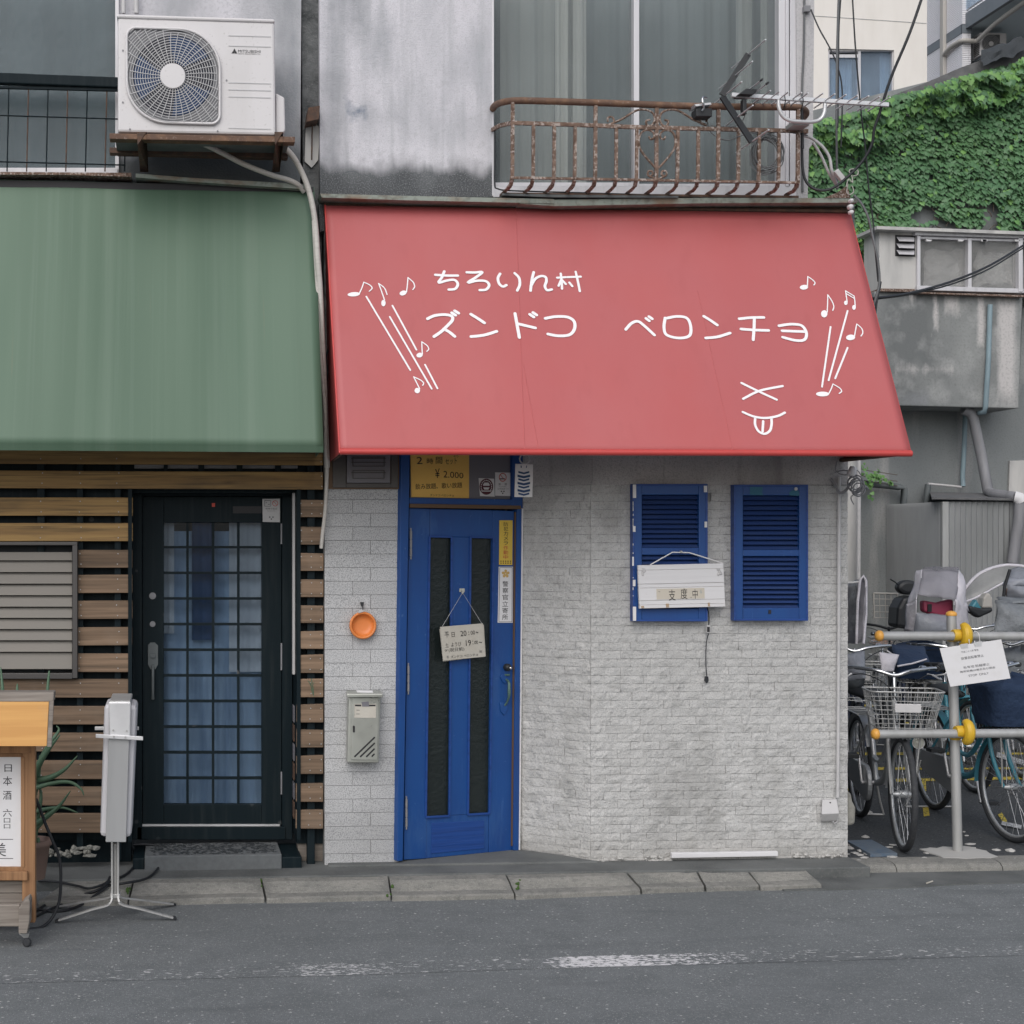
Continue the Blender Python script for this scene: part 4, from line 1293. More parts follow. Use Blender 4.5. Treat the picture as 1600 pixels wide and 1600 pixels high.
for i in range(4):
    for j in range(11):
        xa = [256, 295, 335, 374.5][i]
        xb = [291, 331, 370.5, 409][i]
        ya = 817 if j == 0 else 857 + (j - 1) * 40.1
        yb = 853 + j * 40.1 if j < 10 else 1257
        MB().rect(xa, ya, xb, yb, -.004, -.008, FB).build('pane', M['pane_door'], ldoor)
sill = MB().rect(217, 1288, 437, 1292, .03, .0, FB).build('threshold', M['alu_bare'], bar)
curtain(250, 415, 830, 1262, YD + .10, 5, M['curtain_blue'], ldoor, .02, 21)
curtain(358, 415, 800, 1050, YD + .07, 2, M['curtain_pale'], ldoor, .012, 22)
curtain(300, 332, 800, 1000, YD + .06, 1, M['navy'], ldoor, .008, 24)
curtain(250, 272, 800, 990, YD + .08, 1, M['curtain_pale'], ldoor, .01, 23)
lk = MB()
for y in (931, 975):
    lk.disc(FB.at(238.5, y, .02), (0, -1, 0), .019 if y < 950 else .016, .008, 18)
    lk.disc(FB.at(238.5, y, .028), (0, -1, 0), .009, .004, 12)
lk.build('lock', M['pipe_grey'], ldoor)
hp = MB()
hp.poly(FB, [(231, 1008), (235, 1004), (242, 1004), (247, 1009), (247, 1038), (243, 1046), (235, 1046), (231, 1038)], .03, .02)
hp.tube([FB.at(239, 1040, .03), FB.at(239, 1050, .055), FB.at(239, 1082, .055), FB.at(239, 1092, .03)], [.009, .008, .008, .009])
hp.disc(FB.at(239, 1024, .03), (0, -1, 0), .013, .012, 14)
hp.build('handle', M['pipe_dark'], ldoor, bevel=.002)
for y0, y1 in ((1005, 1047), (1206, 1241), (818, 850)):
    MB().tube([FB.at(440, y0, .028), FB.at(440, y1, .028)], .006).build('hinge', M['pipe_grey'], ldoor)
MB().rect(331, 786, 336, 792, .024, .018, FB).build('door_lamp', M['redink'], ldoor)
MB().rect(364, 791, 409, 802, .019, .017, FB).build('plate', M['ink'], ldoor)
# pebble-dashed step
sp = MB()
xs0, xs1 = fp(226, 1340, -.06).x, fp(440, 1340, -.06).x
sp.box(xs0, xs1, -.07, YD + .02, 0, .142)
sp = sp.build('door_step', M['mortar'], bar, bevel=.006)
MB().box(xs1, fp(470, 1340, 0).x, -.06, YD + .02, 0, .125).build('step_block', M['black'], bar, bevel=.006)
MB().box(fp(208, 1340, 0).x, xs0, -.04, YD + .02, 0, .125).build('step_block', M['black'], bar, bevel=.006)
pb = [MB() for _ in range(1)][0]
for i in range(420):
    x, y = R.uniform(xs0 + .03, xs1 - .03), R.uniform(-.045, YD - .02)
    blob(pb, (x, y, .142), R.uniform(.009, .017), R.uniform(.006, .010), .005, i, 1)
pb.build('pebble', M['pebble'], sp, kind='stuff')
rb = MB()
for i in range(26):
    x = R.uniform(65, 150)
    blob(rb, fp(x, 1330 + R.uniform(-6, 8), .02), R.uniform(.01, .035), .02, R.uniform(.008, .018), i + 50)
rb.build('broken_mortar', M['stone'], bar, kind='stuff')
MB().rect(-470, 1312, 205, 1366, -.16, -.3).build('footing', M['black'], bar)
MB().rect(466, 1295, 505, 1345, -.10, -.2).build('footing', M['wood_grey'], bar)

# ---- upper floor of the bar
MB().poly(FAC, [(184, -60), (471, -60), (469, 300), (184, 300)], -.02, -.3).build('upper_wall', M['plaster_left'], bar)
MB().poly(FAC, [(470, -60), (502, -60), (503, 760), (474, 300)], -.06, -.4).build('gap_wall', M['gap_concrete'], bar)
MB().poly(FAC, [(482, 168), (500, 165), (498, 186), (479, 190)], .08, -.05).build('timber_stub', M['rust_dark'], bar)
MB().poly(FAC, [(478, 195), (489, 188), (500, 200), (497, 250), (487, 262), (476, 252)], -.045, -.055).build('render_patch', M['back_light'], bar)
MB().tube([fp(488, 190, .0), fp(487, 250, .01)], .004).build('stay_rod', M['rust_dark'], bar)
uw = MB()
uw.rect(-470, 262, 184, 275, .02, -.1)
uw.rect(180, -60, 186, 270, .0, -.12)
uwin = uw.build('window', M['alu'], bar, bevel=.002)
MB().rect(-470, -60, 181, 263, -.05, -.055).build('pane', M['pane_left'], uwin)
curtain(-470, 182, -60, 270, .20, 7, M['curtain_teal'], uwin, .03, 31)
MB().box(XB0, fp(186, 0).x, .5, .55, fp(0, 300).z, fp(0, -60).z).build('room_back', M['dark'], bar)
fl = MB()
fl.poly(FAC, [(-470, 265), (205, 270), (205, 276), (100, 273), (-470, 271)], .10, -.02)
fl.build('flashing', M['rust'], bar)
MB().poly(FAC, [(212, 271), (300, 278), (466, 287), (486, 289), (486, 296), (300, 284), (212, 277)], .10, -.02).build('flashing', M['flashing'], bar)
MB().poly(FAC, [(-470, 271), (490, 292), (490, 300), (-470, 290)], .05, -.02).build('gap_shade_strip', M['ink'], bar)  # black strip standing in for the shade of the gap under the flashing
dp = MB()
dp.tube([fp(193, -20, -.03), fp(193, 21, -.03)], .012)
dp.tube([fp(213, -20, -.03), fp(213, 21, -.03)], .014)
dp.build('drain_pipe', M['conduit'], bar)
# balcony mesh railing
rl = thing('window_railing', 'dark steel mesh railing across the upstairs window above the green awning', 'railing', fp(0, 200, -.1))
t = MB()
t.bar(fp(-470, 106, -.12), fp(185, 130.5, -.12), .05, .055)
t.build('top_rail', M['black'], rl, bevel=.006)
t.build
t = MB()
t.bar(fp(-470, 126, -.12), fp(185, 141, -.12), .02, .012)
t.build('under_rail', M['black'], rl)
for k in range(9):
    x = 13 + (k - 2) * 30.6
    if x < 200:
        MB().tube([fp(x + 1, 133 + x * .045, -.12), fp(x - 2, 268, -.10)], .0038, 6).build('upright', M['rust_dark'] if k % 2 else M['black'], rl)
for a, b in (((-470, 166), (185, 186)), ((-470, 240), (196, 258))):
    MB().tube([fp(*a, -.12), fp(*b, -.12)], .0038, 6).build('cross_wire', M['black'], rl)

# ================================================================== green awning
ga = thing('shop_awning', 'faded green vinyl shop awning over the wooden bar front', 'awning', fp(0, 280, 0))
g0, g1, g2 = fp(491, 293, -.04), fp(505.5, 697, -.53), fp(-470, 690, -.53)
gn = (g1 - g0).cross(g2 - g0)
if gn.y > 0:
    gn = -gn
GRN = Plane(g0, gn)
def gfn(u, v):
    px = -470 + u * (961 + 14.5 * v)
    y0, y1 = 268 + 25 * u, 690.5 + 7 * u
    s_ = -.012 * math.sin(5 * math.pi * u) ** 2 * math.sin(math.pi * v) + .005 * mnoise.noise(Vector((u * 7, v * 2, 4))) * math.sin(math.pi * v)
    return GRN.at(px, y0 + (y1 - y0) * v, s_)
co_ = MB().grid(gfn, 70, 30).build('canopy', M['green'], ga)
so_ = co_.modifiers.new('thickness', 'SOLIDIFY')
so_.thickness = .004
so_.offset = -1 if (co_.data.polygons[0].normal.dot(GRN.n) > 0) else 1
fa, fb = GRN.at(505.5, 697.5), GRN.at(-470, 690.5)
mb = MB()
mb.prism([fa + Vector((0, .0, 0)), fb + Vector((0, .0, 0)), fb + Vector((0, .012, -.03)), fa + Vector((0, .012, -.03))], (0, .006, 0))
mb.build('valance', M['green'], ga)
mb = MB()
mb.prism([GRN.at(491, 293, -.004), GRN.at(505.5, 698, -.004), fp(494, 714, -.02), fp(489, 300, 0)], (-.004, 0, 0))
mb.build('side_panel', M['green'], ga)
mb = MB()
mb.tube([fa + Vector((0, .03, .01)), fb + Vector((0, .03, .01))], .012, 6)
for px in (500, 330, 160, 0, -200, -440):
    q = fa.lerp(fb, (505 - px) / 975)
    mb.tube([q + Vector((0, .03, .01)), Vector((q.x, 0.02, q.z + .02))], .011, 6)
mb.build('frame', M['rust_dark'], ga)

# ================================================================== air conditioner on its shelf
def ac_unit(label, pl, tl, tr, br, bl, depth, gc, gr, cat='air conditioner', detail=True, name='air_conditioner'):
    t = thing(name, label, cat, pl.at((tl[0] + tr[0]) / 2, br[1], -depth / 2))
    MB().poly(pl, [tl, tr, br, bl], 0, -depth).build('casing', M['acwhite'], t, bevel=.012)
    return t
AP = Plane((0, -.44, 0), (0, -1, 0))
ac = ac_unit('white outdoor air conditioner unit on a timber shelf above the green awning', AP, (184, 27), (429, 34.5), (431, 211), (184, 206), .30, None, None)
MB().poly(AP, [(182.5, 21.5), (429.5, 29.5), (429.5, 35), (182.5, 27.5)], .008, -.31).build('lid', M['acwhite'], ac, bevel=.008)
gx, gy = 271, 118.5
# grille: recessed dark well, fan, rings and spokes inside a squared frame with two big round corners
def gshape(k):
    """outline of the grille, scaled by k about its centre"""
    pts = []
    x0, y0, x1, y1 = 197, 42, 344.5, 194.5
    def arc(cx_, cy_, r_, a0, a1, n=8):
        for i in range(n + 1):
            a = a0 + (a1 - a0) * i / n
            pts.append((cx_ + r_ * math.cos(a), cy_ + r_ * math.sin(a)))
    arc(x0 + 14, y0 + 14, 14, math.pi, 1.5 * math.pi)
    arc(x1 - 66, y0 + 68, 66, 1.5 * math.pi, 2 * math.pi, 14)
    arc(x1 - 14, y1 - 14, 14, 0, .5 * math.pi)
    arc(x0 + 66, y1 - 68, 66, .5 * math.pi, math.pi, 14)
    return [(gx + (p[0] - gx) * k, gy + (p[1] - gy) * k + (p[0] - gx) * .03 * 0) for p in pts]
MB().poly(AP, gshape(.97), .003, .001).build('well', M['pipe_grey'], ac)
wl = MB()
wl.poly(AP, [(gx + 64 * math.cos(a / 40 * 6.2832), gy + 64 * math.sin(a / 40 * 6.2832)) for a in range(40)], .0045, .001)
wl.build('fan_opening', M['fan_dark'], ac)
o1, o2 = gshape(1.0), gshape(.955)
rm = MB()
rm.tube([AP.at(*p, .012) for p in gshape(.985)], .0075, 6, closed=True)
rm.build('grille_frame', M['acwhite'], ac)
gm = MB()
import itertools
def inside(p, poly):
    c = False
    n = len(poly)
    for i in range(n):
        a, b = poly[i], poly[i - 1]
        if (a[1] > p[1]) != (b[1] > p[1]) and p[0] < (b[0] - a[0]) * (p[1] - a[1]) / (b[1] - a[1]) + a[0]:
            c = not c
    return c
GS = gshape(.97)
for k in range(19):
    r_ = 24 + k * 4.0
    run = []
    for i in range(73):
        a = i / 72 * 2 * math.pi
        p = (gx + r_ * math.cos(a), gy + r_ * math.sin(a))
        if inside(p, GS):
            run.append(AP.at(*p, .014 + .010 * math.cos(min(r_ / 95, 1) * 1.5)))
        else:
            if len(run) > 1:
                gm.tube(run, .0021, 4, caps=False)
            run = []
    if len(run) > 1:
        gm.tube(run, .0021, 4, caps=False)
for i in range(36):
    a = i / 36 * 2 * math.pi + .04
    run = []
    for r_ in range(20, 112, 6):
        p = (gx + r_ * math.cos(a + (r_ - 20) * .0016), gy + r_ * math.sin(a + (r_ - 20) * .0016))
        if inside(p, GS):
            run.append(AP.at(*p, .017 + .010 * math.cos(min(r_ / 95, 1) * 1.5)))
    if len(run) > 1:
        gm.tube(run, .0023, 4, caps=False)
gm.build('grille', M['acgrille'], ac)
MB().lathe([(0, .0015), (.062, .001), (.066, -.006)], AP.at(gx - 1, gy, .032), (0, -1, 0), 24, False).build('hub_cap', M['acwhite'], ac)
fb_ = MB()
for k in range(3):
    a0 = k * 2.09 + .4
    pts = []
    for i in range(7):
        a = a0 + i * .2
        pts.append((62 * math.cos(a) + gx, 62 * math.sin(a) + gy))
    pts += [(22 * math.cos(a0 + 1.0) + gx, 22 * math.sin(a0 + 1.0) + gy), (22 * math.cos(a0 + .2) + gx, 22 * math.sin(a0 + .2) + gy)]
    fb_.poly(AP, pts, .0075, .0055)
fb_.build('fan_blade', M['navy'], ac)  # navy puts the blue sheen of the blades into their colour
rl_ = MB()
for y in (54.5, 70.5, 128, 139, 150, 199):
    rl_.poly(AP, [(357, y), (423, y + 1.8), (423, y + 3.3), (357, y + 1.5)], .0025, -.001)
rl_.build('press_line', M['acgrille'], ac)
lg = MB()
def rhomb(cx_, cy_, ang):
    c, s_ = math.cos(ang), math.sin(ang)
    q = [(0, 0), (2.0, -1.5), (0, -5.2), (-2.0, -1.5)]
    return [(cx_ + (x * c - y * s_), cy_ + (x * s_ + y * c)) for x, y in q]
for a in (0, 2.094, -2.094):
    lg.poly(AP, rhomb(366.3, 80.8, a), .0018, -.001)
trect(lg, 'MITSUBISHI', 372, 77.6, 407, 82.0, AP, .0015, .9)
trect(lg, 'HEAVY INDUSTRIES, LTD.', 372, 83.0, 407, 85.0, AP, .0015, .9)
lg.build('brand_mark', M['ink'], ac)
vc = MB()
vc.poly(Plane((0, -.40, 0), (0, -1, 0)), [(431, 145), (444.5, 152), (446, 204), (441, 209), (431, 209)], 0, -.22)
vc.build('valve_cover', M['acwhite'], ac, bevel=.008)
sc_ = MB()
for x, y in ((192, 79), (192, 160), (203, 202), (340, 205), (354, 125.5), (338, 29.5)):
    sc_.disc(AP.at(x, y, .0), (0, -1, 0), .0045, .004, 8)
sc_.build('screw', M['pipe_grey'], ac)
sh = thing('wall_shelf', 'brown steel and timber shelf carrying the white air conditioner', 'shelf', fp(315, 215, -.2))
for (a, b, o0, o1, m) in (((171, 208), (461, 213.5), .47, .40, 'rail_rust'), ((171, 230), (450, 238), .18, .12, 'rust_dark')):
    MB().poly(FAC, [(a[0], a[1]), (b[0], b[1]), (b[0], b[1] + 9), (a[0], a[1] + 9)], o0, o1).build('rail', M[m], sh, bevel=.003)
MB().poly(FAC, [(180, 213), (452, 217.5), (452, 222), (180, 217.5)], .40, .06).build('deck', M['pipe_dark'], sh)
for x0, x1, xb0, xb1 in ((214, 229, 219, 232), (429, 442, 425, 437)):
    b_ = MB()
    b_.prism([fp(x0, 206, -.475), fp(x1, 206, -.475), fp(x1 + 1, 226, -.475), fp(xb1, 268, -.02), fp(xb0, 268, -.02), fp(x0 + 1, 226, -.475)], (0, .012, -.0))
    b_.build('bracket', M['rust_dark'], sh, bevel=.003)
    b_ = MB().bar(fp(x0 + 6, 220, -.42), fp(x0 + 6, 226, -.02), .03, .03)
    b_.build('bracket', M['rust_dark'], sh)
h = MB().tube(pc([(303, 224, -.25), (320, 226, -.28), (345, 238, -.25), (380, 256, -.2), (420, 272, -.16), (450, 281, -.12), (466, 289, -.10), (475, 300, -.08)], 6), .014, 8)
tag(h.build('drain_hose', M['hose'], None), 'pale ribbed drain hose sloping down under the air conditioner', 'hose')
h = MB().tube(pc([(438, 214, -.30), (443, 228, -.22), (458, 245, -.18), (470, 266, -.15), (480, 290, -.15), (488, 320, -.18), (493, 355, -.2), (496, 400, -.24), (500, 450, -.24), (503, 520, -.24), (506, 590, -.2), (508, 650, -.15), (510.5, 710, -.1), (511, 730, -.08)], 6), .0155, 8)
tag(h.build('refrigerant_pipe', M['hose'], None), 'taped pale refrigerant pipe running down the gap between the two shops', 'pipe')
h = MB()
h.tube(pc([(490, 345, -.20), (493, 400, -.22), (497, 470, -.24), (500, 540, -.24), (508, 640, -.2), (509, 700, -.14), (511, 725, -.1), (510, 765, -.06), (508, 800, -.05), (504, 835, -.05), (502, 857, -.05)], 6), .0105, 8)
tag(h.build('hanging_hose', M['hose'], None), 'thin frayed hose end hanging over the wooden planks beside the tiled pillar', 'hose')
MB_w = MB().tube(pc([(513, 545, -.1), (510, 560, -.1), (512, 580, -.1), (509, 620, -.08), (511, 700, -.05)], 6), .004, 6)
tag(MB_w.build('thin_cable', M['rubber'], None), 'thin black cable hanging in the gap beside the red awning', 'cable')
MB().poly(FAC, [(498, 318), (507, 318), (507, 360), (500, 362)], .0, -.1).build('pale_wall_end', M['plaster_up'], shop)

# ================================================================== balcony railing
br = thing('balcony_railing', 'rusty iron window railing with heart scrolls above the red awning', 'railing', fp(1000, 300, -.2))
YR = -.30
t = MB().tube(pc([(770, 170, -.01), (773, 165, -.06), (783, 160.5, -.2), (800, 157.5, -.29), (830, 157.5, YR), (900, 159.5, YR), (1000, 163, YR), (1090, 166, YR), (1180, 167, YR), (1238, 167.5, YR), (1251, 169, -.28), (1259, 174, -.2), (1258, 181, -.1), (1250, 186, -.02)], 5), .018, 10)
t.build('top_rail', M['rail_rust'], br)
t = MB()
seq = [fp(769, 203, -.01), fp(780, 196.5, -.15), fp(800, 192, YR), fp(900, 195, YR), fp(1000, 199, YR), fp(1130, 202, YR), fp(1261, 205, YR)]
for a, b in zip(seq[:-1], seq[1:]):
    t.bar(a, b, .014, .020)
t.bar(fp(1261, 205, YR), fp(1254, 209, -.02), .014, .02)
t.build('middle_rail', M['rust'], br)
t = MB().bar(fp(797, 277.5, YR), fp(1249, 285.5, YR), .012, .012)
t.build('lower_rail', M['rust'], br)
barx = [801, 833.5, 866, 898.5, 930.5, 963, 995, 1026, 1059, 1091, 1122.5, 1154, 1186, 1217, 1247]
for k, x in enumerate(barx):
    tall = k in (0, 4, 7, 10, 14)
    f_ = (x - 800) / 460
    y0 = (160 + f_ * 8) if tall else (195 + f_ * 9)
    yb = 286 + f_ * 4
    b_ = MB()
    pts = [fp(x, y0, YR), fp(x - .5, yb - 20, YR), fp(x - 1, yb - 6, YR)]
    pts += [fp(x - 3, yb + 3, YR + .03), fp(x - 8, yb + 9, YR + .10), fp(x - 14 - (x - 800) * .012, yb + 15, -.07)]
    for a, b in zip(pts[:-1], pts[1:]):
        b_.bar(a, b, .016 if not tall else .018, .016, (0, -1, 0))
    b_.build('baluster', M['rust'], br)
Hs = lambda u, v: (740 + u / 2.667, v / 2.667)
def scroll(pts, r_=.006, m='rust'):
    p = curve([Hs(*q) for q in pts], 5)
    return MB().tube([fp(q[0], q[1], YR) for q in p], r_, 6).build('scroll', M[m], br)
for s in (-1, 1):
    c = 765
    f2 = lambda q: (c + s * q[0], q[1])
    scroll([f2(q) for q in [(6, 700), (25, 680), (55, 645), (74, 612), (75, 575), (60, 548), (35, 542), (15, 555), (14, 575), (28, 580), (34, 568)]])
    scroll([f2(q) for q in [(2, 748), (20, 740), (38, 730), (36, 714), (22, 714), (18, 726), (26, 732)]])
    scroll([f2(q) for q in [(205, 508), (206, 492), (190, 487), (180, 500), (184, 515), (205, 521), (150, 498), (90, 462), (50, 457), (20, 470), (10, 497), (22, 522), (40, 524), (46, 505), (30, 500)]])
MB().tube(pc([(773, 204, -.05), (773, 250, -.05), (773, 288, -.05), (778, 295, -.06), (800, 298, -.1), (900, 301, -.12), (1060, 306, -.12)], 4), .0045, 6).build('cable', M['rubber'], br)
MB().bar(fp(782, 304, -.1), fp(1245, 309, -.1), .05, .012).build('foot_rail', M['rust_dark'], br)

# ================================================================== TV antenna and its mount
an = thing('tv_antenna', 'aluminium TV aerial with a black corner reflector clamped to the rusty railing', 'antenna', fp(1250, 180, -.4))
YA = -.42
MB().bar(fp(1143, 148.5, YA), fp(1388, 164, YA), .020, .022).build('boom', M['alu_bare'], an, bevel=.002)
for pts in ([(1128, 149), (1148, 117), (1169, 85)], [(1128, 150), (1152, 187), (1175, 222)]):
    a, b = fp(*pts[0], YA), fp(*pts[2], YA)
    MB().bar(a, b, .032, .012, (0, -1, .2)).build('reflector_arm', M['black_plastic'], an)
def rod(x, y, h, m='alu_bare', r_=.0042, tips=None):
    c = fp(x, y, YA)
    o_ = MB().tube([c + Vector((0, -h, 0)), c + Vector((0, h, 0))], r_, 6).build('element', M[m], an)
    if tips:
        MB().tube([c + Vector((0, -h - .012, 0)), c + Vector((0, -h + .012, 0))], .006, 6).build('tip', M['black_plastic'], o_)
for x, y, h in ((1169, 85, .23), (1149, 118, .23), (1135, 147, .21), (1152, 183, .21), (1175, 221, .22)):
    rod(x, y, h)
for x, y in ((1190, 152), (1204, 153), (1218, 154), (1238, 155), (1248, 155.5), (1270, 157), (1288, 158), (1305, 159), (1323, 160), (1340, 161), (1357, 162), (1373, 163)):
    rod(x, y, .115 if x < 1260 else .125)
rod(1172, 139, .15, tips=1)
rod(1181, 144, .15, tips=1)
d_ = MB()
d_.poly(Plane((0, YA, 0), (0, -1, 0)), [(1154, 147), (1166, 138), (1184, 139), (1181, 145), (1176, 148)], .05, -.04)
d_.rect(1161, 154, 1167, 178, .44, .40)
d_.build('dipole_box', M['black_plastic'], an, bevel=.003)
MB().tube(pc([(1216, 155, YA), (1217, 168, YA), (1222, 180, YA), (1232, 187.5, YA), (1250, 190, YA), (1272, 190, YA), (1283, 185, YA), (1288, 175, YA), (1289, 162, YA)], 5), .0105, 8).build('u_bracket', M['alu_bare'], an)
MB().rect(1239, 189, 1265, 196, .40, .30).build('clamp_plate', M['galv'], an, bevel=.003)
t = MB()
t.tube([fp(1253, 170, -.3), fp(1254, 232, -.3)], .008)
for x in (1226, 1254):
    t.tube(pc([(x, 150, YA - .02), (x + 1, 158, YA - .03), (x - 1, 168, -.33), (x - 1, 173, -.29)], 4), .0028, 5)
t.build('tie', M['rubber'], an)
cb = thing('mast_clamp', 'chrome U-bolt clamp with black block on the rusty top rail', 'clamp', fp(1098, 170, -.3))
MB().rect(1088, 169, 1113, 182, .36, .28).build('block', M['black_plastic'], cb, bevel=.004)
MB().poly(FAC, [(1085, 163), (1110, 160), (1112, 163), (1088, 166)], .37, .27).build('plate', M['alu_bare'], cb)
MB().tube(pc([(1104, 153, -.37), (1098, 152, -.38), (1098, 160, -.39), (1100, 168, -.38), (1097, 173, -.37)], 4), .006).build('u_bolt', M['chrome'], cb)
ccm = MB()
for k in range(9):
    rx, ry = .078 + R.uniform(-.012, .012), .086 + R.uniform(-.01, .014)
    c0 = fp(1197 + R.uniform(-4, 5), 240 + R.uniform(-5, 7), -.27 - k * .004)
    ccm.tube([c0 + Vector((rx * math.cos(a * .2618), R.uniform(-.004, .004), ry * math.sin(a * .2618))) for a in range(24)], .0032, 5, closed=True)
ccm.tube(pc([(1105, 190, -.3), (1112, 208, -.3), (1135, 219, -.3), (1158, 212, -.31), (1175, 207, -.32), (1190, 212, -.28)], 5), .0032, 5)
ccm.tube(pc([(1165, 178, -.35), (1158, 192, -.32), (1145, 198, -.31), (1128, 198, -.3), (1110, 196, -.3)], 5), .0026, 5)
ccm.tube(pc([(1190, 212, -.28), (1215, 206, -.3), (1240, 208, -.3), (1262, 212, -.28)], 5), .0032, 5)
tag(ccm.build('cable_coil', M['grey_cable'], None), 'coil of grey aerial cable tied behind the railing bars', 'cable coil')
h = MB()
h.tube(pc([(1252, 211, -.25), (1268, 216, -.2), (1285, 229, -.2), (1296, 246, -.2), (1300, 268, -.2), (1309, 292, -.12)], 5), .008)
tag(h.build('flexible_conduit', M['conduit'], None), 'pale flexible conduit curving off the balcony corner', 'conduit')
h = MB()
h.tube(pc([(1270, 222, -.22), (1283, 243, -.2), (1295, 270, -.18), (1308, 291, -.12)], 5), .0075)
tag(h.build('flexible_conduit', M['conduit'], None), 'straighter pale conduit running beside the curved one to the awning corner', 'conduit')
def cable(label, pts, r_, m='rubber', k=6, name='overhead_cable'):
    return tag(MB().tube(pc(pts, k), r_, 7).build(name, M[m], None), label, 'cable')
cable('thick black cable sweeping down past the cream building to the balcony corner', [(1446, -20, -.5), (1422, 50, -.5), (1392, 122, -.45), (1374, 178, -.4), (1366, 202, -.38), (1362, 226, -.36), (1346, 254, -.33), (1318, 282, -.3), (1296, 296, -.28), (1275, 296, -.25), (1260, 284, -.22), (1254, 260, -.2), (1253, 208, -.18)], .0075)
cable('straight grey cable dropping in front of the ivy by the balcony post', [(1311, -20, -.2), (1308, 80, -.2), (1307, 190, -.2), (1308, 296, -.1)], .0062, 'grey_cable')
cable('thin black cable beside the straight grey cable', [(1315, -20, -.2), (1311, 40, -.2), (1310, 110, -.2), (1309, 200, -.2)], .004)
cable('long black cable crossing the far window and running down the ivy', [(1331, -20, -.3), (1337, 80, -.3), (1346, 180, -.25), (1352, 230, -.22), (1357, 290, -.2), (1364, 345, -.18), (1367, 385, -.18), (1372, 440, -.18)], .0042)
cable('thin cable running off the bracket on the corner post', [(1267, 15, -.06), (1280, 45, -.1), (1296, 74, -.15), (1309, 105, -.2), (1316, 145, -.2), (1314, 230, -.2)], .004)
cable('dark cable bending from the insulators down the awning edge', [(1334, 305, -.14), (1346, 318, -.16), (1356, 338, -.18), (1362, 362, -.18), (1367, 385, -.2), (1372, 410, -.2), (1374, 442, -.2), (1367, 470, -.2), (1364, 480, -.2)], .0065, 'grey_cable')
cable('paired black cable crossing in front of the grimy window behind the ivy', [(1640, 357, 2.0), (1590, 389, 1.6), (1540, 418, 1.2), (1480, 442, .8), (1420, 458, .3), (1375, 465, 0.0), (1350, 466, .0)], .0075)
cable('lower strand of the paired black cable under the grimy window', [(1640, 361, 2.02), (1590, 393, 1.62), (1540, 423, 1.22), (1480, 446, .82), (1420, 460, .32), (1375, 466.5, 0.02), (1350, 469, .02)], .005)
cable('short black cable tail knotted by the awning edge', [(1376, 440, -.2), (1374, 452, -.2), (1370, 470, -.2), (1367, 495, -.2)], .006)
cx_ = MB().poly(FAC, [(1304, 268), (1310, 263), (1323, 279), (1317, 284)], .22, .19)
tag(cx_.build('cable_joint_box', M['conduit'], None, bevel=.003), 'small white cable joint box hanging on the wires at the balcony corner', 'junction box')
bx = MB().rect(1257, 8, 1267, 18, .05, .0)
tag(bx.build('cable_bracket', M['pipe_grey'], None, bevel=.003), 'small grey cable anchor on the upstairs corner post', 'bracket')
tw = MB()
tw.tube(pc([(1322, 292, -.15), (1326, 280, -.15), (1332, 285, -.15), (1331, 275, -.15), (1327, 268, -.15), (1331, 264, -.15), (1340, 266, -.15), (1340, 273, -.15), (1333, 275, -.15)], 5), .003, 5)
tw.tube(pc([(1331, 290, -.14), (1334, 299, -.14), (1328, 304, -.14), (1323, 300, -.14), (1325, 288, -.14)], 5), .003, 5)
tag(tw.build('tie_wire', M['hose'], None), 'twisted pale tie wire at the rusty awning corner', 'wire')
# tangle of wires under the awning at the corner
tg = thing('wire_tangle', 'tangle of grey wires and an insulator at the corner under the red awning', 'wires', fp(1330, 750, -.1))
m1 = MB()
for k in range(6):
    c0 = fp(1338 + R.uniform(-3, 3), 759 + R.uniform(-4, 5), -.12 - .012 * k)
    rr_ = .035 + R.uniform(-.008, .01)
    m1.tube([c0 + Vector((rr_ * math.cos(a * .3142), R.uniform(-.006, .006), rr_ * 1.1 * math.sin(a * .3142))) for a in range(20)], .0038, 5, closed=True)
m1.tube(pc([(1298, 748, -.03), (1306, 760, -.06), (1312, 770, -.08), (1322, 766, -.1), (1328, 756, -.12), (1336, 748, -.12)], 5), .0075)
m1.tube(pc([(1308, 720, -.08), (1306, 735, -.06), (1320, 742, -.08), (1338, 735, -.1), (1345, 742, -.1)], 5), .003)
m1.tube(pc([(1304, 738, -.05), (1318, 735, -.08), (1330, 738, -.1), (1343, 750, -.1), (1346, 765, -.1), (1330, 776, -.08), (1334, 788, -.06)], 5), .003)
m1.tube(pc([(1340, 765, -.1), (1350, 760, -.05), (1355, 763, .1)], 4), .008)
m1.build('wire', M['pipe_grey'], tg)
MB().lathe([(.0, -.03), (.022, -.026), (.024, .0), (.018, .03), (0, .034)], fp(1331, 738, -.12), (.2, -.3, 1), 14).build('insulator', M['paper'], tg)
# ================================================================== things on the shop fronts
# price poster, seals and tag by the transom
po = thing('price_poster', 'yellow handwritten price poster above the blue door reading 2,000 yen', 'poster', DOOR.at(687, 775, .01))
MB().poly(DOOR, [(641, 700), (733, 700), (733, 778.5), (643, 776.5)], .011, .008).build('card', M['poster'], po)
i_ = MB()
OF = .0125
text_into(i_, '2', [(651, 714), (660, 714), (660, 725), (651, 725)], DOOR, OF)
text_into(i_, '時', [(667, 716), (677, 716), (677, 725), (667, 725)], DOOR, OF)
text_into(i_, '間', [(681, 714), (691, 714), (691, 724.5), (681, 725)], DOOR, OF)
text_into(i_, 'セット', [(696, 717), (714, 715), (714, 725), (696, 726)], DOOR, OF)
text_into(i_, 'より', [(709, 710.5), (716, 711.5), (716, 715), (709, 714)], DOOR, OF)
text_into(i_, '¥', [(680, 733), (687, 732), (687, 747), (680, 747)], DOOR, OF)
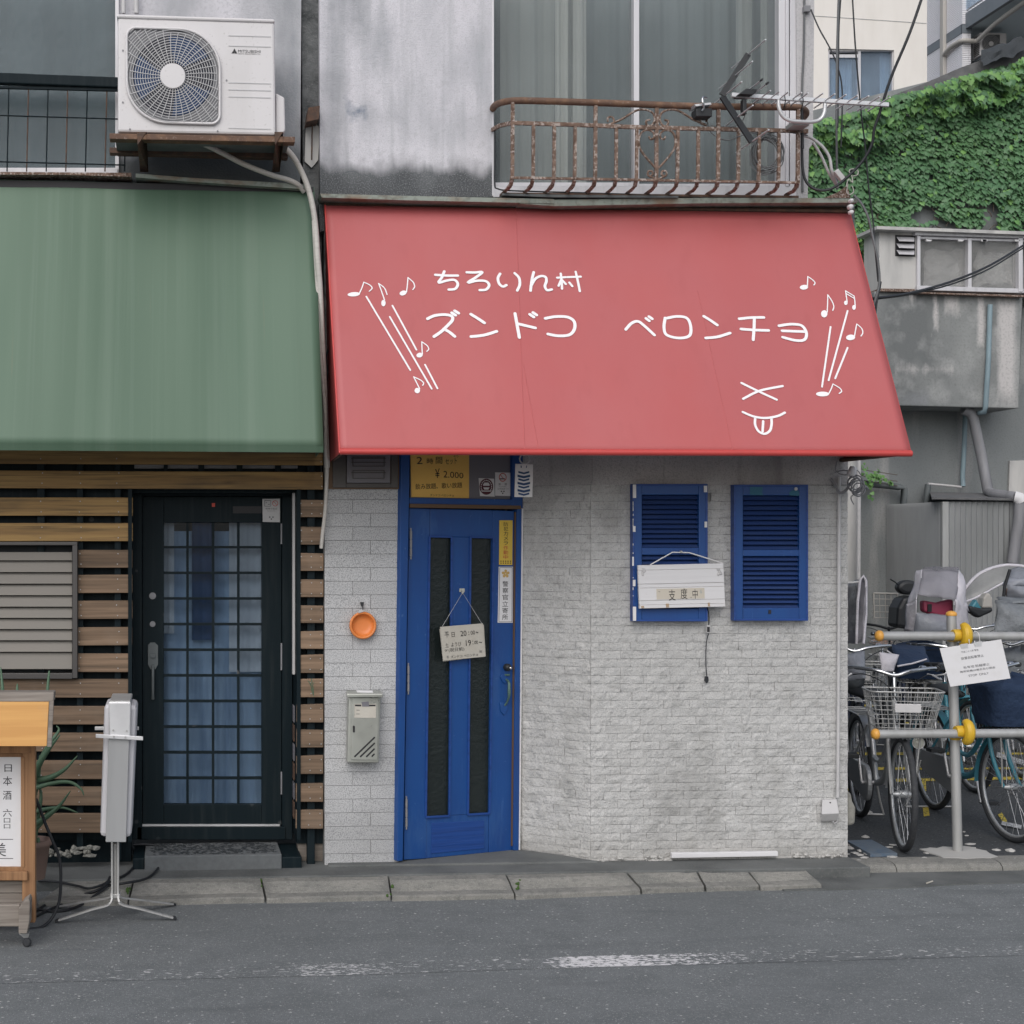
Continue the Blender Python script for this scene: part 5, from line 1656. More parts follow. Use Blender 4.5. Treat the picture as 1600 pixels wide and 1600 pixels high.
text_into(i_, '2.000', [(693, 735.5), (724, 739), (724, 747.5), (693, 746)], DOOR, OF)
text_into(i_, '飲み放題、歌い放題', [(649, 756), (722, 753.5), (722, 762), (649, 765)], DOOR, OF)
text_into(i_, 'ズンドコ ベロンチョ', [(672, 771.5), (709, 772.5), (709, 776), (672, 775.5)], DOOR, OF)
i_.build('lettering', M['ink'], po)
se = thing('round_seal_sticker', 'round maroon and white seal sticker on the grey panel above the blue door', 'sticker', DOOR.at(760, 761, .01))
MB().poly(DOOR, [(748, 747), (772, 748), (773, 776), (750, 775)], .008, .006).build('backing', M['paper'], se)
s_ = MB()
def ell(mb, cx_, cy_, rx, ry, o0, o1, pl=DOOR, n=28):
    mb.poly(pl, [(cx_ + rx * math.cos(a / n * 6.2832), cy_ + ry * math.sin(a / n * 6.2832)) for a in range(n)], o0, o1)
ell(s_, 760, 760.5, 10.6, 12.6, .0095, .008)
s_.build('disc', M['maroon'], se)
s_ = MB()
for a in range(15):
    t_ = math.radians(150 + a * 240 / 14)
    c = (760 + 8.2 * math.cos(t_), 760.5 + 9.8 * math.sin(t_))
    s_.poly(DOOR, [(c[0] - .7, c[1] - .8), (c[0] + .7, c[1] - .8), (c[0] + .7, c[1] + .8), (c[0] - .7, c[1] + .8)], .0105, .0095)
s_.poly(DOOR, [(755, 757), (757, 754), (763, 754), (765, 757), (765, 759), (755, 759)], .0105, .0095)
s_.poly(DOOR, [(755, 761.5), (765, 761.5), (763, 765), (757, 765)], .0105, .0095)
s_.poly(DOOR, [(752, 766.5), (768, 766.5), (767, 768), (753, 768)], .0105, .0095)
s_.build('print', M['paper'], se)
ns = thing('no_smoking_sticker', 'small white no-smoking sticker on the panel above the blue door', 'sticker', DOOR.at(785, 755, .01))
MB().poly(DOOR, [(774, 738), (797.5, 738.5), (797.5, 775), (774, 774.5)], .009, .006).build('card', M['paper'], ns)
s_ = MB()
s_.ribbon([DOOR.at(785.5 + 5.4 * math.cos(a / 20 * 6.2832), 745.8 + 6.2 * math.sin(a / 20 * 6.2832), .0103) for a in range(20)], .0045, DOOR.n, True)
s_.ribbon([DOOR.at(782, 742, .0106), DOOR.at(785, 746, .0106), DOOR.at(789.5, 750, .0106)], .0035, DOOR.n)
s_.build('red_ring', M['redink'], ns)
s_ = MB()
s_.poly(DOOR, [(781, 747.5), (789, 747.5), (789, 749), (781, 749)], .0103, .009)
for x in (779, 788.5):
    text_into(s_, '禁' if x < 785 else '煙', [(x, 755), (x + 3.4, 755), (x + 3.4, 758.4), (x, 758.4)], DOOR, .0103)
text_into(s_, 'NO SMOKING', [(780, 760), (791, 760), (791, 761.2), (780, 761.2)], DOOR, .0103)
text_into(s_, '全席禁煙です', [(777, 763), (795, 763), (795, 764.8), (777, 764.8)], DOOR, .0103)
for x, y in ((783.5, 767.8), (787.5, 767.8), (785.5, 770.8)):
    ell(s_, x, y, 1.0, 1.1, .0103, .009, DOOR, 8)
s_.build('print', M['ink'], ns)
tg = thing('hanging_tag', 'white plastic tag with dark blue chevrons hanging from a ring under the red awning', 'tag', fp(818, 750, -.14))
TGP = Plane((0, -.14, 0), (0, -1, 0))
MB().poly(TGP, [(805.5, 724.5), (833, 725.5), (832, 777), (804, 776.5)], .004, -.004).build('card', M['white'], tg, bevel=.002)
MB().tube([TGP.at(820 + 8 * math.cos(a * .314), 717 + 7.5 * math.sin(a * .314), 0) for a in range(20)], .0042, 6, closed=True).build('ring', M['conduit'], tg)
s_ = MB()
for k in range(7):
    y = 736 + k * 5.6
    w_ = 8.5 if k % 2 == 0 else 9.8
    t_ = 2.9 if k % 2 == 0 else 3.6
    s_.poly(TGP, [(818.5 - w_, y), (818.5, y + 2.2), (818.5, y + 2.2 + t_), (818.5 - w_, y + t_)], .0055, .003)
    s_.poly(TGP, [(818.5 + w_, y), (818.5 + w_, y + t_), (818.5, y + 2.2 + t_), (818.5, y + 2.2)], .0055, .003)
s_.poly(TGP, [(813.5, 727.5), (815, 727.5), (815.3, 731), (813.8, 731)], .0055, .003)
s_.poly(TGP, [(822.5, 727.5), (823.5, 727.5), (823, 731), (821.8, 731)], .0055, .003)
s_.build('chevron_print', M['navy'], tg)
MB().tube([TGP.at(820, 712, -.01), TGP.at(820, 709, -.05), FAC.at(822, 700, .0)], .003).build('hanger', M['conduit'], tg)
# stickers on the blue door
ys_ = thing('camera_sticker', 'tall yellow security camera sticker on the lock side of the blue door', 'sticker', DOOR.at(790, 848, .01))
MB().poly(DOOR, [(780.5, 813), (801, 813), (800.5, 883), (780, 882.5)], .0035, .0005).build('card', M['ystick'], ys_)
s_, s2 = MB(), MB()
for k, c in enumerate('防犯カメラ'):
    text_into(s_, c, [(787, 816 + k * 7.3), (794, 816 + k * 7.3), (794, 822.2 + k * 7.3), (787, 822.2 + k * 7.3)], DOOR, .0045)
for k, c in enumerate('作動中'):
    text_into(s2, c, [(786.5, 852.5 + k * 7.4), (794, 852.5 + k * 7.4), (794, 859 + k * 7.4), (786.5, 859 + k * 7.4)], DOOR, .0045)
for r_ in range(2):
    for k in range(5):
        x, y = 782 + k * 3.7, 876 + r_ * 3
        s_.poly(DOOR, [(x, y), (x + 1.6, y), (x + 1.6, y + 1.7), (x, y + 1.7)], .0045, .003)
s_.build('lettering', M['ink'], ys_)
s2.build('lettering', M['redink'], ys_, label='red characters')
ws_ = thing('police_visit_sticker', 'tall white sticker with gold star emblem below the yellow one on the blue door', 'sticker', DOOR.at(790, 930, .01))
MB().poly(DOOR, [(779.5, 885.5), (801.5, 885.5), (801, 973), (778, 973)], .0035, .0005).build('card', M['paper'], ws_)
s_ = MB()
b4 = [(780.8, 886.8), (800.2, 886.8), (799.7, 971.6), (779.4, 971.6)]
for a, b in zip(b4, b4[1:] + b4[:1]):
    s_.bar(DOOR.at(*a, .0035), DOOR.at(*b, .0035), .0022, .002, DOOR.n)
for k, c in enumerate('警察官立寄所'):
    y = 908 + k * 10.4
    x = 785.3 - k * .12
    text_into(s_, c, [(x, y), (x + 9, y), (x + 9, y + 8.6), (x, y + 8.6)], DOOR, .0045)
s_.build('lettering', M['ink'], ws_)
s_ = MB()
for k in range(5):
    a = -math.pi / 2 + k * 1.2566
    c, sn = math.cos(a), math.sin(a)
    q = [(0.8, -1.4), (5.4, -2.4), (6.9, 0), (5.4, 2.4), (.8, 1.4)]
    s_.poly(DOOR, [(790.2 + (x * c - y * sn) * .92, 896.5 + x * sn + y * c) for x, y in q], .0042 + k * .0002, .003)
s_.build('star_emblem', M['goldink'], ws_)
# hours sign on a string
hs_ = thing('opening_hours_sign', 'tilted cream card with handwritten opening hours hung by string on the blue door', 'sign', DOOR.at(722, 975, .03))
Q = [(687.8, 979.5), (754.5, 974), (758, 1026), (692.5, 1032)]
MB().poly(DOOR, Q, .040, .037).build('card', M['sign_cream'], hs_)
MB().poly(DOOR, [(687, 983), (756, 976), (759, 1025.5), (692.5, 1033.5)], .034, .031).build('backing_card', M['sign_cream'], hs_)
MB().tube([DOOR.at(691, 979, .041), DOOR.at(722.8, 926, .03), DOOR.at(753, 974.5, .041)], .0013, 5).build('string', M['conduit'], hs_)
hk = MB()
hk.tube([DOOR.at(722, 921, .012), DOOR.at(722, 926, .014), DOOR.at(723, 928, .03), DOOR.at(724.5, 925, .034)], .0032, 6)
hk.poly(DOOR, [(718.5, 919.5), (726, 919.5), (726, 925), (718.5, 925)], .006, 0)
hk.build('suction_hook', M['lens'], hs_)
def qmap(u, v, q=Q):
    a = (q[0][0] * (1 - u) + q[1][0] * u, q[0][1] * (1 - u) + q[1][1] * u)
    b = (q[3][0] * (1 - u) + q[2][0] * u, q[3][1] * (1 - u) + q[2][1] * u)
    return (a[0] * (1 - v) + b[0] * v, a[1] * (1 - v) + b[1] * v)
s_ = MB()
def qt(mb, txt, u0, v0, u1, v1, q=Q, pl=DOOR, off=.0415):
    text_into(mb, txt, [qmap(u0, v0, q), qmap(u1, v0, q), qmap(u1, v1, q), qmap(u0, v1, q)], pl, off)
for t_, u0, v0, u1, v1 in (('平', .09, .16, .19, .33), ('日', .25, .19, .325, .33), ('20', .46, .17, .60, .33), (':', .645, .21, .665, .31), ('00', .70, .19, .80, .31), ('~', .82, .23, .88, .28),
                          ('土', .08, .50, .16, .62), ('ようび', .22, .49, .46, .62), ('19', .57, .46, .69, .63), (':', .725, .49, .742, .60), ('00', .77, .50, .855, .60), ('~', .88, .54, .95, .58),
                          ('or', .06, .68, .13, .74), ('(祝日前)', .15, .65, .52, .78), ('ズンドコ ベロンチョ', .19, .875, .83, .955)):
    qt(s_, t_, u0, v0, u1, v1)
s_.build('lettering', M['ink'], hs_)
s_ = MB()
qt(s_, '笑', .87, .80, .94, .87)
qt(s_, '音', .09, .87, .14, .95)
s_.build('doodle', M['ink_grey'], hs_)
# preparing board on the shutter
pb_ = thing('preparing_board', 'white wooden board reading 支度中 hung over the first blue shutter', 'sign', fp(1065, 915, -.08))
BQ = [(996.8, 883), (1130.3, 880), (1133.3, 948), (999.3, 951)]
PBP = Plane((0, -.075, 0), (0, -1, 0))
vv = [0, .12, .44, .53, .82, .92, 1.0]
for a, b in zip(vv[:-1], vv[1:]):
    MB().poly(PBP, [qmap(0, a + .003, BQ), qmap(1, a + .003, BQ), qmap(1, b - .003, BQ), qmap(0, b - .003, BQ)], .010 + (.002 if vv.index(a) % 2 else 0), -.008).build('board', M['lined'], pb_, bevel=.0015)
MB().poly(PBP, [qmap(.003, .005, BQ), qmap(.997, .005, BQ), qmap(.997, .995, BQ), qmap(.003, .995, BQ)], .004, -.006).build('back_board', M['cream_tape'], pb_)
MB().poly(PBP, [qmap(.205, .555, BQ), qmap(.765, .555, BQ), qmap(.765, .80, BQ), qmap(.205, .80, BQ)], .0135, .010).build('paper_strip', M['cream_tape'], pb_)
s_ = MB()
qt(s_, '支', .345, .58, .425, .83, BQ, PBP, .0142)
qt(s_, '度', .485, .56, .565, .80, BQ, PBP, .0142)
qt(s_, '中', .625, .58, .685, .80, BQ, PBP, .0142)
qt(s_, '゛', .225, .61, .25, .63, BQ, PBP, .0142)
qt(s_, 'です', .588, .755, .618, .79, BQ, PBP, .0142)
s_.build('lettering', M['ink'], pb_)
s_ = MB()
qt(s_, 'る', .71, .60, .735, .68, BQ, PBP, .0142)
s_.build('doodle', M['pipe_blue'], pb_)
s_ = MB()
for u in (.02, .31, .80):
    s_.poly(PBP, [qmap(u, .90 if u > .1 else .94, BQ), qmap(u + (.035 if u < .5 else .022), .90 if u > .1 else .94, BQ), qmap(u + (.035 if u < .5 else .022), .985, BQ), qmap(u, .985, BQ)], .0138, .010)
s_.build('tape_patch', M['tape'], pb_)
MB().tube([PBP.at(1016, 882.5, .0), PBP.at(1050.5, 863, -.005), PBP.at(1076.7, 863.5, -.005), PBP.at(1129.5, 880, .0)], .0036, 6).build('hanger_wire', M['white'], pb_)
MB().disc(PBP.at(1063, 862, -.012), (0, -1, 0), .006, .02).build('hook', M['galv'], pb_)
s_ = MB()
for u, v in ((.94, .14), (.935, .24), (.96, .23), (.95, .19)):
    blob(s_, PBP.at(*qmap(u, v, BQ), .014), .011, .006, .011, int(u * 100))
for k in range(7):
    u, v = .03 + R.uniform(0, .05), .08 + R.uniform(0, .14)
    blob(s_, PBP.at(*qmap(u, v, BQ), .012), .009, .004, .009, k)
s_.build('glue_lump', M['conduit'], pb_)
cd = thing('light_cord', 'thin black cord with an inline switch dangling below the white board', 'cord', fp(1106, 960, -.05))
c_ = MB()
c_.tube(pc([(1105, 948, -.06), (1107.5, 960, -.05), (1107.5, 977, -.03)], 4), .0026, 6)
c_.tube(pc([(1107.5, 989, -.025), (1104, 1002, -.022), (1103, 1020, -.022), (1103, 1040, -.022), (1104.5, 1058, -.022)], 4), .0026, 6)
c_.build('wire', M['rubber'], cd)
MB().rect(1104.3, 977, 1110, 989.5, .04, .018).build('switch', M['conduit'], cd, bevel=.002)
MB().rect(1105.2, 979.5, 1109, 987.5, .044, .038).build('rocker', M['ink'], cd)
MB().poly(FAC, [(1102.5, 1057), (1107, 1057), (1107.5, 1064), (1105, 1068), (1102, 1064)], .03, .012).build('plug', M['rubber'], cd, bevel=.002)
# orange bowl
bo = thing('orange_bowl', 'small orange plastic bowl hanging on a hook on the tiled pillar', 'bowl', fp(565, 977, -.03))
MB().lathe([(.050, .0), (.060, .006), (.072, .018), (.0745, .03), (.072, .038), (.066, .0395), (.0605, .036), (.058, .024), (.050, .012), (.030, .009), (.0, .0085)], FAC.at(565.5, 977, .004), (0.05, -1, .04), 32).build('bowl_shell', M['orange'], bo)
s_ = MB()
s_.poly(FAC, [(563, 941), (568.5, 941), (567.5, 947), (564.5, 947)], .018, .004)
s_.tube(pc([(566, 946, -.02), (567, 951, -.03), (565, 955, -.028), (564, 958, -.024)], 4), .003, 6)
s_.build('hook', M['black_plastic'], bo)
MB().poly(FAC, [(561, 953), (566, 952), (568, 956), (560, 958)], .045, .03).build('tie', M['conduit'], bo)
# steel mailbox
mbx = thing('mailbox', 'stainless steel mailbox with slanted slots mounted on the tiled pillar', 'mailbox', fp(569, 1195, -.05))
b_ = MB().poly(FAC, [(545, 1086), (595, 1086.5), (592, 1192), (542.5, 1192)], .085, .006)
b_.build('box', M['steel'], mbx, bevel=.006)
l_ = MB()
MBP = Plane((0, -.085, 0), (0, -1, 0))
tp = [FAC.at(541, 1078.5, .012), FAC.at(595, 1078.5, .012), FAC.at(598.5, 1084, .118), FAC.at(542, 1084, .118)]
l_.prism(tp, (0, -.0, -.020))
l_.build('lid', M['steel'], mbx, bevel=.004)
MB().poly(MBP, [(550.5, 1089.5), (592, 1090), (590, 1188), (548.5, 1187.5)], .006, .0).build('door', M['steel'], mbx, bevel=.003)
MB().poly(MBP, [(557, 1078.5), (582, 1079), (583, 1082.5), (558, 1082)], .025, .018).build('note', M['paper'], mbx)
MB().poly(MBP, [(554, 1100), (587.7, 1100), (587.5, 1121.8), (553.8, 1121.5)], .0085, .006).build('name_card', M['sign_cream'], mbx)
s_ = MB()
s_.poly(MBP, [(554.8, 1101), (564.5, 1101), (564.5, 1103.6), (554.8, 1103.6)], .0095, .008)
s_.poly(MBP, [(576.5, 1101), (586.8, 1101), (586.8, 1103.6), (576.5, 1103.6)], .0095, .008)
s_.poly(MBP, [(557, 1109.3), (562, 1109.3), (562, 1109.9), (557, 1109.9)], .0095, .008)
s_.poly(MBP, [(556.5, 1115.3), (562, 1115.3), (562, 1115.9), (556.5, 1115.9)], .0095, .008)
s_.poly(MBP, [(551.5, 1135), (553, 1133.5), (554.5, 1135), (554.5, 1143.5), (553, 1145), (551.5, 1143.5)], .012, .005)
for x0, y0, x1, y1 in ((554.5, 1182, 585, 1152.5), (563.5, 1182, 585, 1161.5), (573, 1182, 584.5, 1170.5), (581.5, 1181.5, 584.5, 1178.5)):
    s_.ribbon([MBP.at(x0, y0, .0072), MBP.at((x0 + x1) / 2, (y0 + y1) / 2, .0072), MBP.at(x1, y1, .0072)], .0088, MBP.n)
s_.build('slot', M['ink'], mbx)
MB().poly(MBP, [(565, 1097), (576, 1096), (577, 1104), (566, 1104)], .0105, .0095).build('tape', M['panel_grey'], mbx)
# sticker on the lattice door
ds = thing('smoking_area_sticker', 'pale grey smoking notice sticker at the top corner of the black lattice door', 'sticker', FB.at(424, 797, .03))
MB().poly(FB, [(410, 779.5), (437.5, 779), (437.5, 816), (410.5, 815.5)], .024, .020).build('card', M['conduit'], ds, bevel=.0008)
s_ = MB()
for x0 in (413.5,):
    q = [(x0, 782), (x0 + 9.5, 782), (x0 + 9.5, 791), (x0, 791)]
    for a, b in zip(q, q[1:] + q[:1]):
        s_.bar(FB.at(*a, .0245), FB.at(*b, .0245), .0025, .002, FB.n)
    s_.poly(FB, [(x0 + 2, 785), (x0 + 3.5, 785), (x0 + 3.5, 786), (x0 + 2, 786)], .0255, .024)
    s_.poly(FB, [(x0 + 5, 787.5), (x0 + 8, 787.5), (x0 + 8, 788.5), (x0 + 5, 788.5)], .0255, .024)
text_into(s_, '喫煙可能店', [(415, 793.5), (433, 793.5), (433, 796.2), (415, 796.2)], FB, .0252)
text_into(s_, 'Smoking area', [(418, 797.8), (430, 797.8), (430, 799.2), (418, 799.2)], FB, .0252)
for x, y in ((421.5, 808), (426.5, 808), (424, 811)):
    ell(s_, x, y, 1.3, 1.3, .0252, .024, FB, 8)
s_.build('print', M['ink_grey'], ds)
s_ = MB()
s_.ribbon([FB.at(430 + 4.2 * math.cos(a * .314), 786.5 + 4.2 * math.sin(a * .314), .0252) for a in range(20)], .003, FB.n, True)
s_.ribbon([FB.at(427.3, 783.7, .0254), FB.at(430, 786.5, .0254), FB.at(432.7, 789.3, .0254)], .0026, FB.n)
s_.build('red_ring', M['redink'], ds)

# ================================================================== things standing on the street
# wooden menu stand on casters
YM = -1.20
MP = Plane((0, YM, 0), (0, -1, 0))
ms = thing('menu_stand', 'wooden menu stand on casters with an orange board roof at the kerb', 'sign stand', MP.at(10, 1470))
r_ = MB()
r_.prism([MP.at(-200, 1082, .02), MP.at(84.5, 1081.5, .02), MP.at(83.5, 1096.5, .04), MP.at(-200, 1096.5, .04)], (0, .10, .0))
r_.build('ridge_beam', M['wood_grey'], ms, bevel=.004)
r_ = MB()
r_.prism([MP.at(-200, 1097, .04), MP.at(76.5, 1097, .04), MP.at(73, 1166, .22), MP.at(-200, 1166, .22)], (0, .018, .010))
r_.build('roof_board', M['wood_orange'], ms, bevel=.002)
r_ = MB()
r_.prism([MP.at(77, 1096.5, .045), MP.at(83.8, 1096.5, .045), MP.at(80.5, 1167, .23), MP.at(73.5, 1167, .23)], (0, .03, .012))
r_.build('verge_strip', M['wood_grey'], ms, bevel=.002)
r_ = MB()
r_.prism([MP.at(-200, 1097, -.06), MP.at(83, 1097, -.06), MP.at(70, 1150, -.26), MP.at(-200, 1150, -.26)], (0, .018, .010))
r_.build('roof_board', M['wood_grey'], ms, bevel=.002)
MB().rect(34.5, 1163, 55, 1442, .0, -.06, MP).build('post', M['wood_post'], ms, bevel=.004)
MB().rect(-222, 1163, -201, 1442, .0, -.06, MP).build('post', M['wood_post'], ms, bevel=.004)
MB().rect(-200, 1166, 47, 1177, .006, -.05, MP).build('head_rail', M['wood_post'], ms, bevel=.003)
MB().rect(-200, 1177, 34.5, 1183, -.01, -.05, MP).build('inner_frame', M['wood_post'], ms, bevel=.002)
MB().rect(34.0 - 1.5, 1183, 40.5 - 2, 1355, .004, -.05, MP).build('inner_frame', M['wood_post'], ms, bevel=.002)
MB().rect(-200, 1183, 33, 1354, -.012, -.03, MP).build('menu_board', M['paper'], ms)
MB().rect(-200, 1355, 36, 1361, .004, -.05, MP).build('inner_frame', M['wood_post'], ms, bevel=.002)
MB().rect(-200, 1362, 43, 1376, .02, -.05, MP).build('bottom_rail', M['wood_post'], ms, bevel=.003)
MB().rect(-200, 1377, 35, 1395, -.03, -.05, MP).build('lower_board', M['wood_grey'], ms, bevel=.002)
MB().rect(-200, 1396, 35, 1413, -.032, -.05, MP).build('lower_board', M['wood_grey'], ms, bevel=.002)
MB().rect(-200, 1414, 31, 1448, .11, .08, MP).build('foot_rail', M['wood_grey'], ms, bevel=.004)
f_ = MB()
f_.poly(MP, [(36, 1410), (45, 1404), (47, 1410), (46, 1440), (42, 1459), (29, 1459), (29, 1420)], .14, .04)
f_.build('foot', M['wood_grey'], ms, bevel=.004)
f_ = MB()
f_.poly(MP, [(-214, 1404), (-203, 1410), (-197, 1459), (-211, 1459), (-216, 1440)], .14, -.30)
f_.build('foot', M['wood_grey'], ms, bevel=.004)
f_ = MB()
f_.prism([MP.at(36, 1420, .04), MP.at(48, 1420, .04), MP.at(48, 1440, .04), MP.at(36, 1440, .04)], (0, .30, 0))
f_.build('foot', M['wood_grey'], ms, bevel=.004)
cs = MB()
cs.prism([MP.at(29, 1459, .11), MP.at(46, 1459, .11), MP.at(44, 1466, .1), MP.at(37, 1466, .1)], (0, .035, 0))
cs.build('caster_fork', M['galv'], ms, bevel=.002)
wc = fp(42, 1469, -1.305)
w_ = MB().lathe([(.010, -.008), (.019, -.008), (.0195, 0), (.019, .008), (.010, .008)], (wc.x, -1.305, ZR + .0195), (.5, 1, 0), 18)
w_.build('caster_wheel', M['tyre'], ms)
s_ = MB()
for c, x0, y0, x1, y1 in (('日', 7, 1194.5, 18.5, 1206), ('本', 4.5, 1213, 19, 1227.5), ('酒', 4.5, 1235.5, 18, 1249.5), ('六', 4.5, 1264, 18.5, 1276), ('〇', 6, 1278.5, 16, 1285.5), ('〇', 6, 1288, 16, 1294.5), ('美', -12, 1317, 9.5, 1338)):
    trect(s_, '口' if c == '〇' else c, x0, y0, x1, y1, MP, -.0112)
for y in (1311, 1341):
    s_.rect(-60, y, 20.5, y + .9, -.0112, -.0125, MP)
s_.build('lettering', M['ink'], ms)
# lamp sign seen edge-on
YS = -.88
SP = Plane((0, YS, 0), (0, -1, 0))
lsn = thing('lamp_sign', 'aluminium framed lightbox sign on a four-legged stand turned edge-on', 'sign', fp(180, 1420, YS))
WD = .34
b_ = MB()
b_.poly(SP, [(163, 1100), (214, 1102), (205, 1309), (156, 1308)], WD / 2 - .03, -WD / 2 + .03)
b_.build('light_box', M['lamp_plastic'], lsn, bevel=.02)
b_ = MB()
b_.poly(SP, [(171, 1096.5), (204, 1096.5), (203.5, 1109), (197, 1316), (165, 1316), (171, 1109)], WD / 2, WD / 2 - .012)
b_.build('edge_band', M['pipe_grey'] if 0 else M['sign_band'], lsn, bevel=.003)
b_ = MB()
b_.poly(SP, [(171, 1095), (204, 1095), (204, 1101), (171, 1101)], WD / 2, -WD / 2)
b_.build('edge_band', M['galv'], lsn, bevel=.004)
b_ = MB()
b_.poly(SP, [(169.5, 1097), (204.5, 1097), (203.5, 1155), (171.5, 1155)], WD / 2 + .006, WD / 2 - .004)
b_.build('top_cap', M['alu_bare'], lsn, bevel=.006)
b_ = MB()
b_.poly(SP, [(149.5, 1147), (223.5, 1151), (223.5, 1157), (149.5, 1153)], WD / 2 + .018, WD / 2 + .006)
b_.build('clamp_bar', M['alu_bare'], lsn, bevel=.002)
b_ = MB()
b_.poly(SP, [(148, 1135.5), (217, 1135.5), (217, 1141), (148, 1141)], -WD / 2 + .0, -WD / 2 - .012)
b_.build('clamp_bar', M['alu_bare'], lsn, bevel=.002)
s_ = MB()
for x, y in ((178, 1151), (196, 1152), (177, 1141), (198, 1142)):
    s_.disc(SP.at(x, y, WD / 2 + (.018 if y > 1145 else .006)), (0, -1, 0), .005, .004, 8)
s_.build('rivet', M['galv'], lsn)
for x0, x1, ex, ez, sgn in ((175, 171, 90, 1438, 1), (184.5, 189, 272, 1434, 1), (175, 172, 93, 1416, -1), (185, 189, 270, 1412.5, -1)):
    yy = YS - .10 * sgn
    e = gp(ex, ez, ZR + .012)
    a = fp(x0, 1310, YS - sgn * .02)
    k1 = fp(x0, 1395, YS - sgn * .025)
    k2 = fp(x1, 1412 if sgn > 0 else 1402, YS - sgn * .04)
    pth = curve([a, fp(x0, 1360, YS - sgn * .022), k1, k2, k2.lerp(e, .35) + Vector((0, 0, -.0)), e], 5)
    l_ = MB()
    for p, q in zip(pth[:-1], pth[1:]):
        l_.bar(p, q + (q - p) * .1, .026, .008, (0, 0, 1) if abs((q - p).z) < abs((q - p).x) else (1, 0, 0))
    l_.build('leg', M['galv'], lsn)
    MB().bar(e + Vector((0, 0, -.006)), e + (e - k2).normalized() * .004 + Vector((0, 0, .006)), .03, .016).build('rubber_foot', M['rubber'], lsn)
MB().tube([fp(180, 1318, YS), fp(180, 1396, YS)], .015).build('pole', M['galv'], lsn)
MB().rect(172, 1397, 188, 1404, .03, -.03, SP).build('leg_clamp', M['galv'], lsn, bevel=.003)
# cables lying on the ground
def gcab(pts, r_=.006, k=6):
    out = []
    for p in curve([gp(x, y, z) for x, y, z in pts], k):
        out.append(p)
    return MB().tube(out, r_, 6)
c_ = MB()
c_.tube(pc([(56, 1248, -.95), (64, 1268, -.94), (72, 1290, -.93), (84, 1318, -.93), (93, 1342, -.92), (95, 1375, -.92), (92, 1410, -.92), (80, 1436, -.94), (64, 1449, -.98), (46, 1452, -1.0)], 5), .0075)
tag(c_.build('power_cable', M['rubber'], None), 'black power cable hanging from the menu stand down to the road', 'cable')
for k, (pts, lb) in enumerate((
    ([(52, 1427, 0.012), (75, 1412, 0.012), (110, 1402, 0.017), (150, 1392, 0.052), (172, 1378, 0.072), (200, 1364, 0.072), (212, 1345, 0.072), (206, 1326, 0.092), (200, 1318, 0.122)], 'black cable running from the menu stand along the slabs to the lamp sign'),
    ([(56, 1432, 0.012), (85, 1418, 0.012), (130, 1402, 0.022), (165, 1385, 0.052), (195, 1380, 0.072), (230, 1372, 0.072), (250, 1352, 0.082), (256, 1335, 0.112), (246, 1322, 0.142), (225, 1319, 0.152), (208, 1320, 0.152)], 'black cable looping up over the pebbled door step'),
    ([(60, 1376, 0.062), (90, 1378, 0.062), (120, 1384, 0.062), (140, 1388, 0.062), (165, 1380, 0.072), (172, 1370, 0.092)], 'black cable lying behind the lamp sign on the slabs'),
    ([(58, 1420, 0.012), (80, 1424, 0.012), (105, 1422, 0.012), (130, 1412, 0.017), (150, 1398, 0.042), (168, 1385, 0.062)], 'slack black cable coiled beside the menu stand foot'))):
    tag(gcab(pts, .0068).build('power_cable', M['rubber'], None), lb, 'cable')
# aloe behind the stand
al = thing('aloe_plant', 'aloe plant in a clay pot behind the wooden menu stand', 'plant', fp(52, 1366, -.62))
MB().lathe([(.07, 0), (.095, .16), (.105, .165), (.105, .19), (.09, .19), (.085, .17), (0, .165)], fp(48, 1372, -.62), (0, 0, 1), 20).build('pot', M['terracotta'], al)
def aloe_leaf(pts, w0):
    p = pc([(x, y, Y) for x, y, Y in pts], 5)
    n = len(p)
    rr = [w0 * (1 - (i / (n - 1)) ** 1.6) + .002 for i in range(n)]
    mb = MB()
    mb.tube(p, rr, 6)
    return mb.build('leaf', M['aloe'], al)
for pts, w0 in (([(52, 1215, -.62), (62, 1192, -.65), (78, 1168, -.68), (94, 1148, -.7)], .017), ([(54, 1218, -.6), (75, 1216, -.62), (100, 1203, -.64), (121, 1181, -.65)], .016),
                ([(54, 1232, -.62), (80, 1224, -.62), (108, 1222, -.64), (126, 1232, -.66), (131, 1243, -.67)], .011), ([(52, 1290, -.6), (70, 1278, -.62), (92, 1260, -.64), (110, 1236, -.66)], .015),
                ([(52, 1270, -.62), (72, 1264, -.62), (98, 1262, -.64), (122, 1270, -.66)], .010), ([(54, 1300, -.6), (60, 1270, -.6), (64, 1240, -.6), (56, 1215, -.6)], .012),
                ([(50, 1300, -.6), (66, 1282, -.6), (76, 1270, -.6), (84, 1262, -.62)], .016), ([(62, 1150, -.6), (70, 1120, -.62), (76, 1058, -.6), (77, 1048, -.6)], .010), ([(30, 1110, -.6), (27, 1085, -.62), (27, 1068, -.6)], .012),
                ([(4, 1120, -.6), (4, 1080, -.62), (1, 1042, -.6)], .012), ([(54, 1210, -.6), (68, 1178, -.6), (82, 1156, -.62), (92, 1141, -.6), (88, 1134, -.6)], .012), ([(56, 1330, -.6), (60, 1310, -.6), (62, 1335, -.62), (63, 1345, -.62)], .006),
                ([(52, 1245, -.6), (60, 1210, -.6), (62, 1180, -.6)], .015), ([(50, 1335, -.6), (56, 1300, -.6), (60, 1280, -.6)], .014)):
    aloe_leaf(pts, w0)
wd = MB()
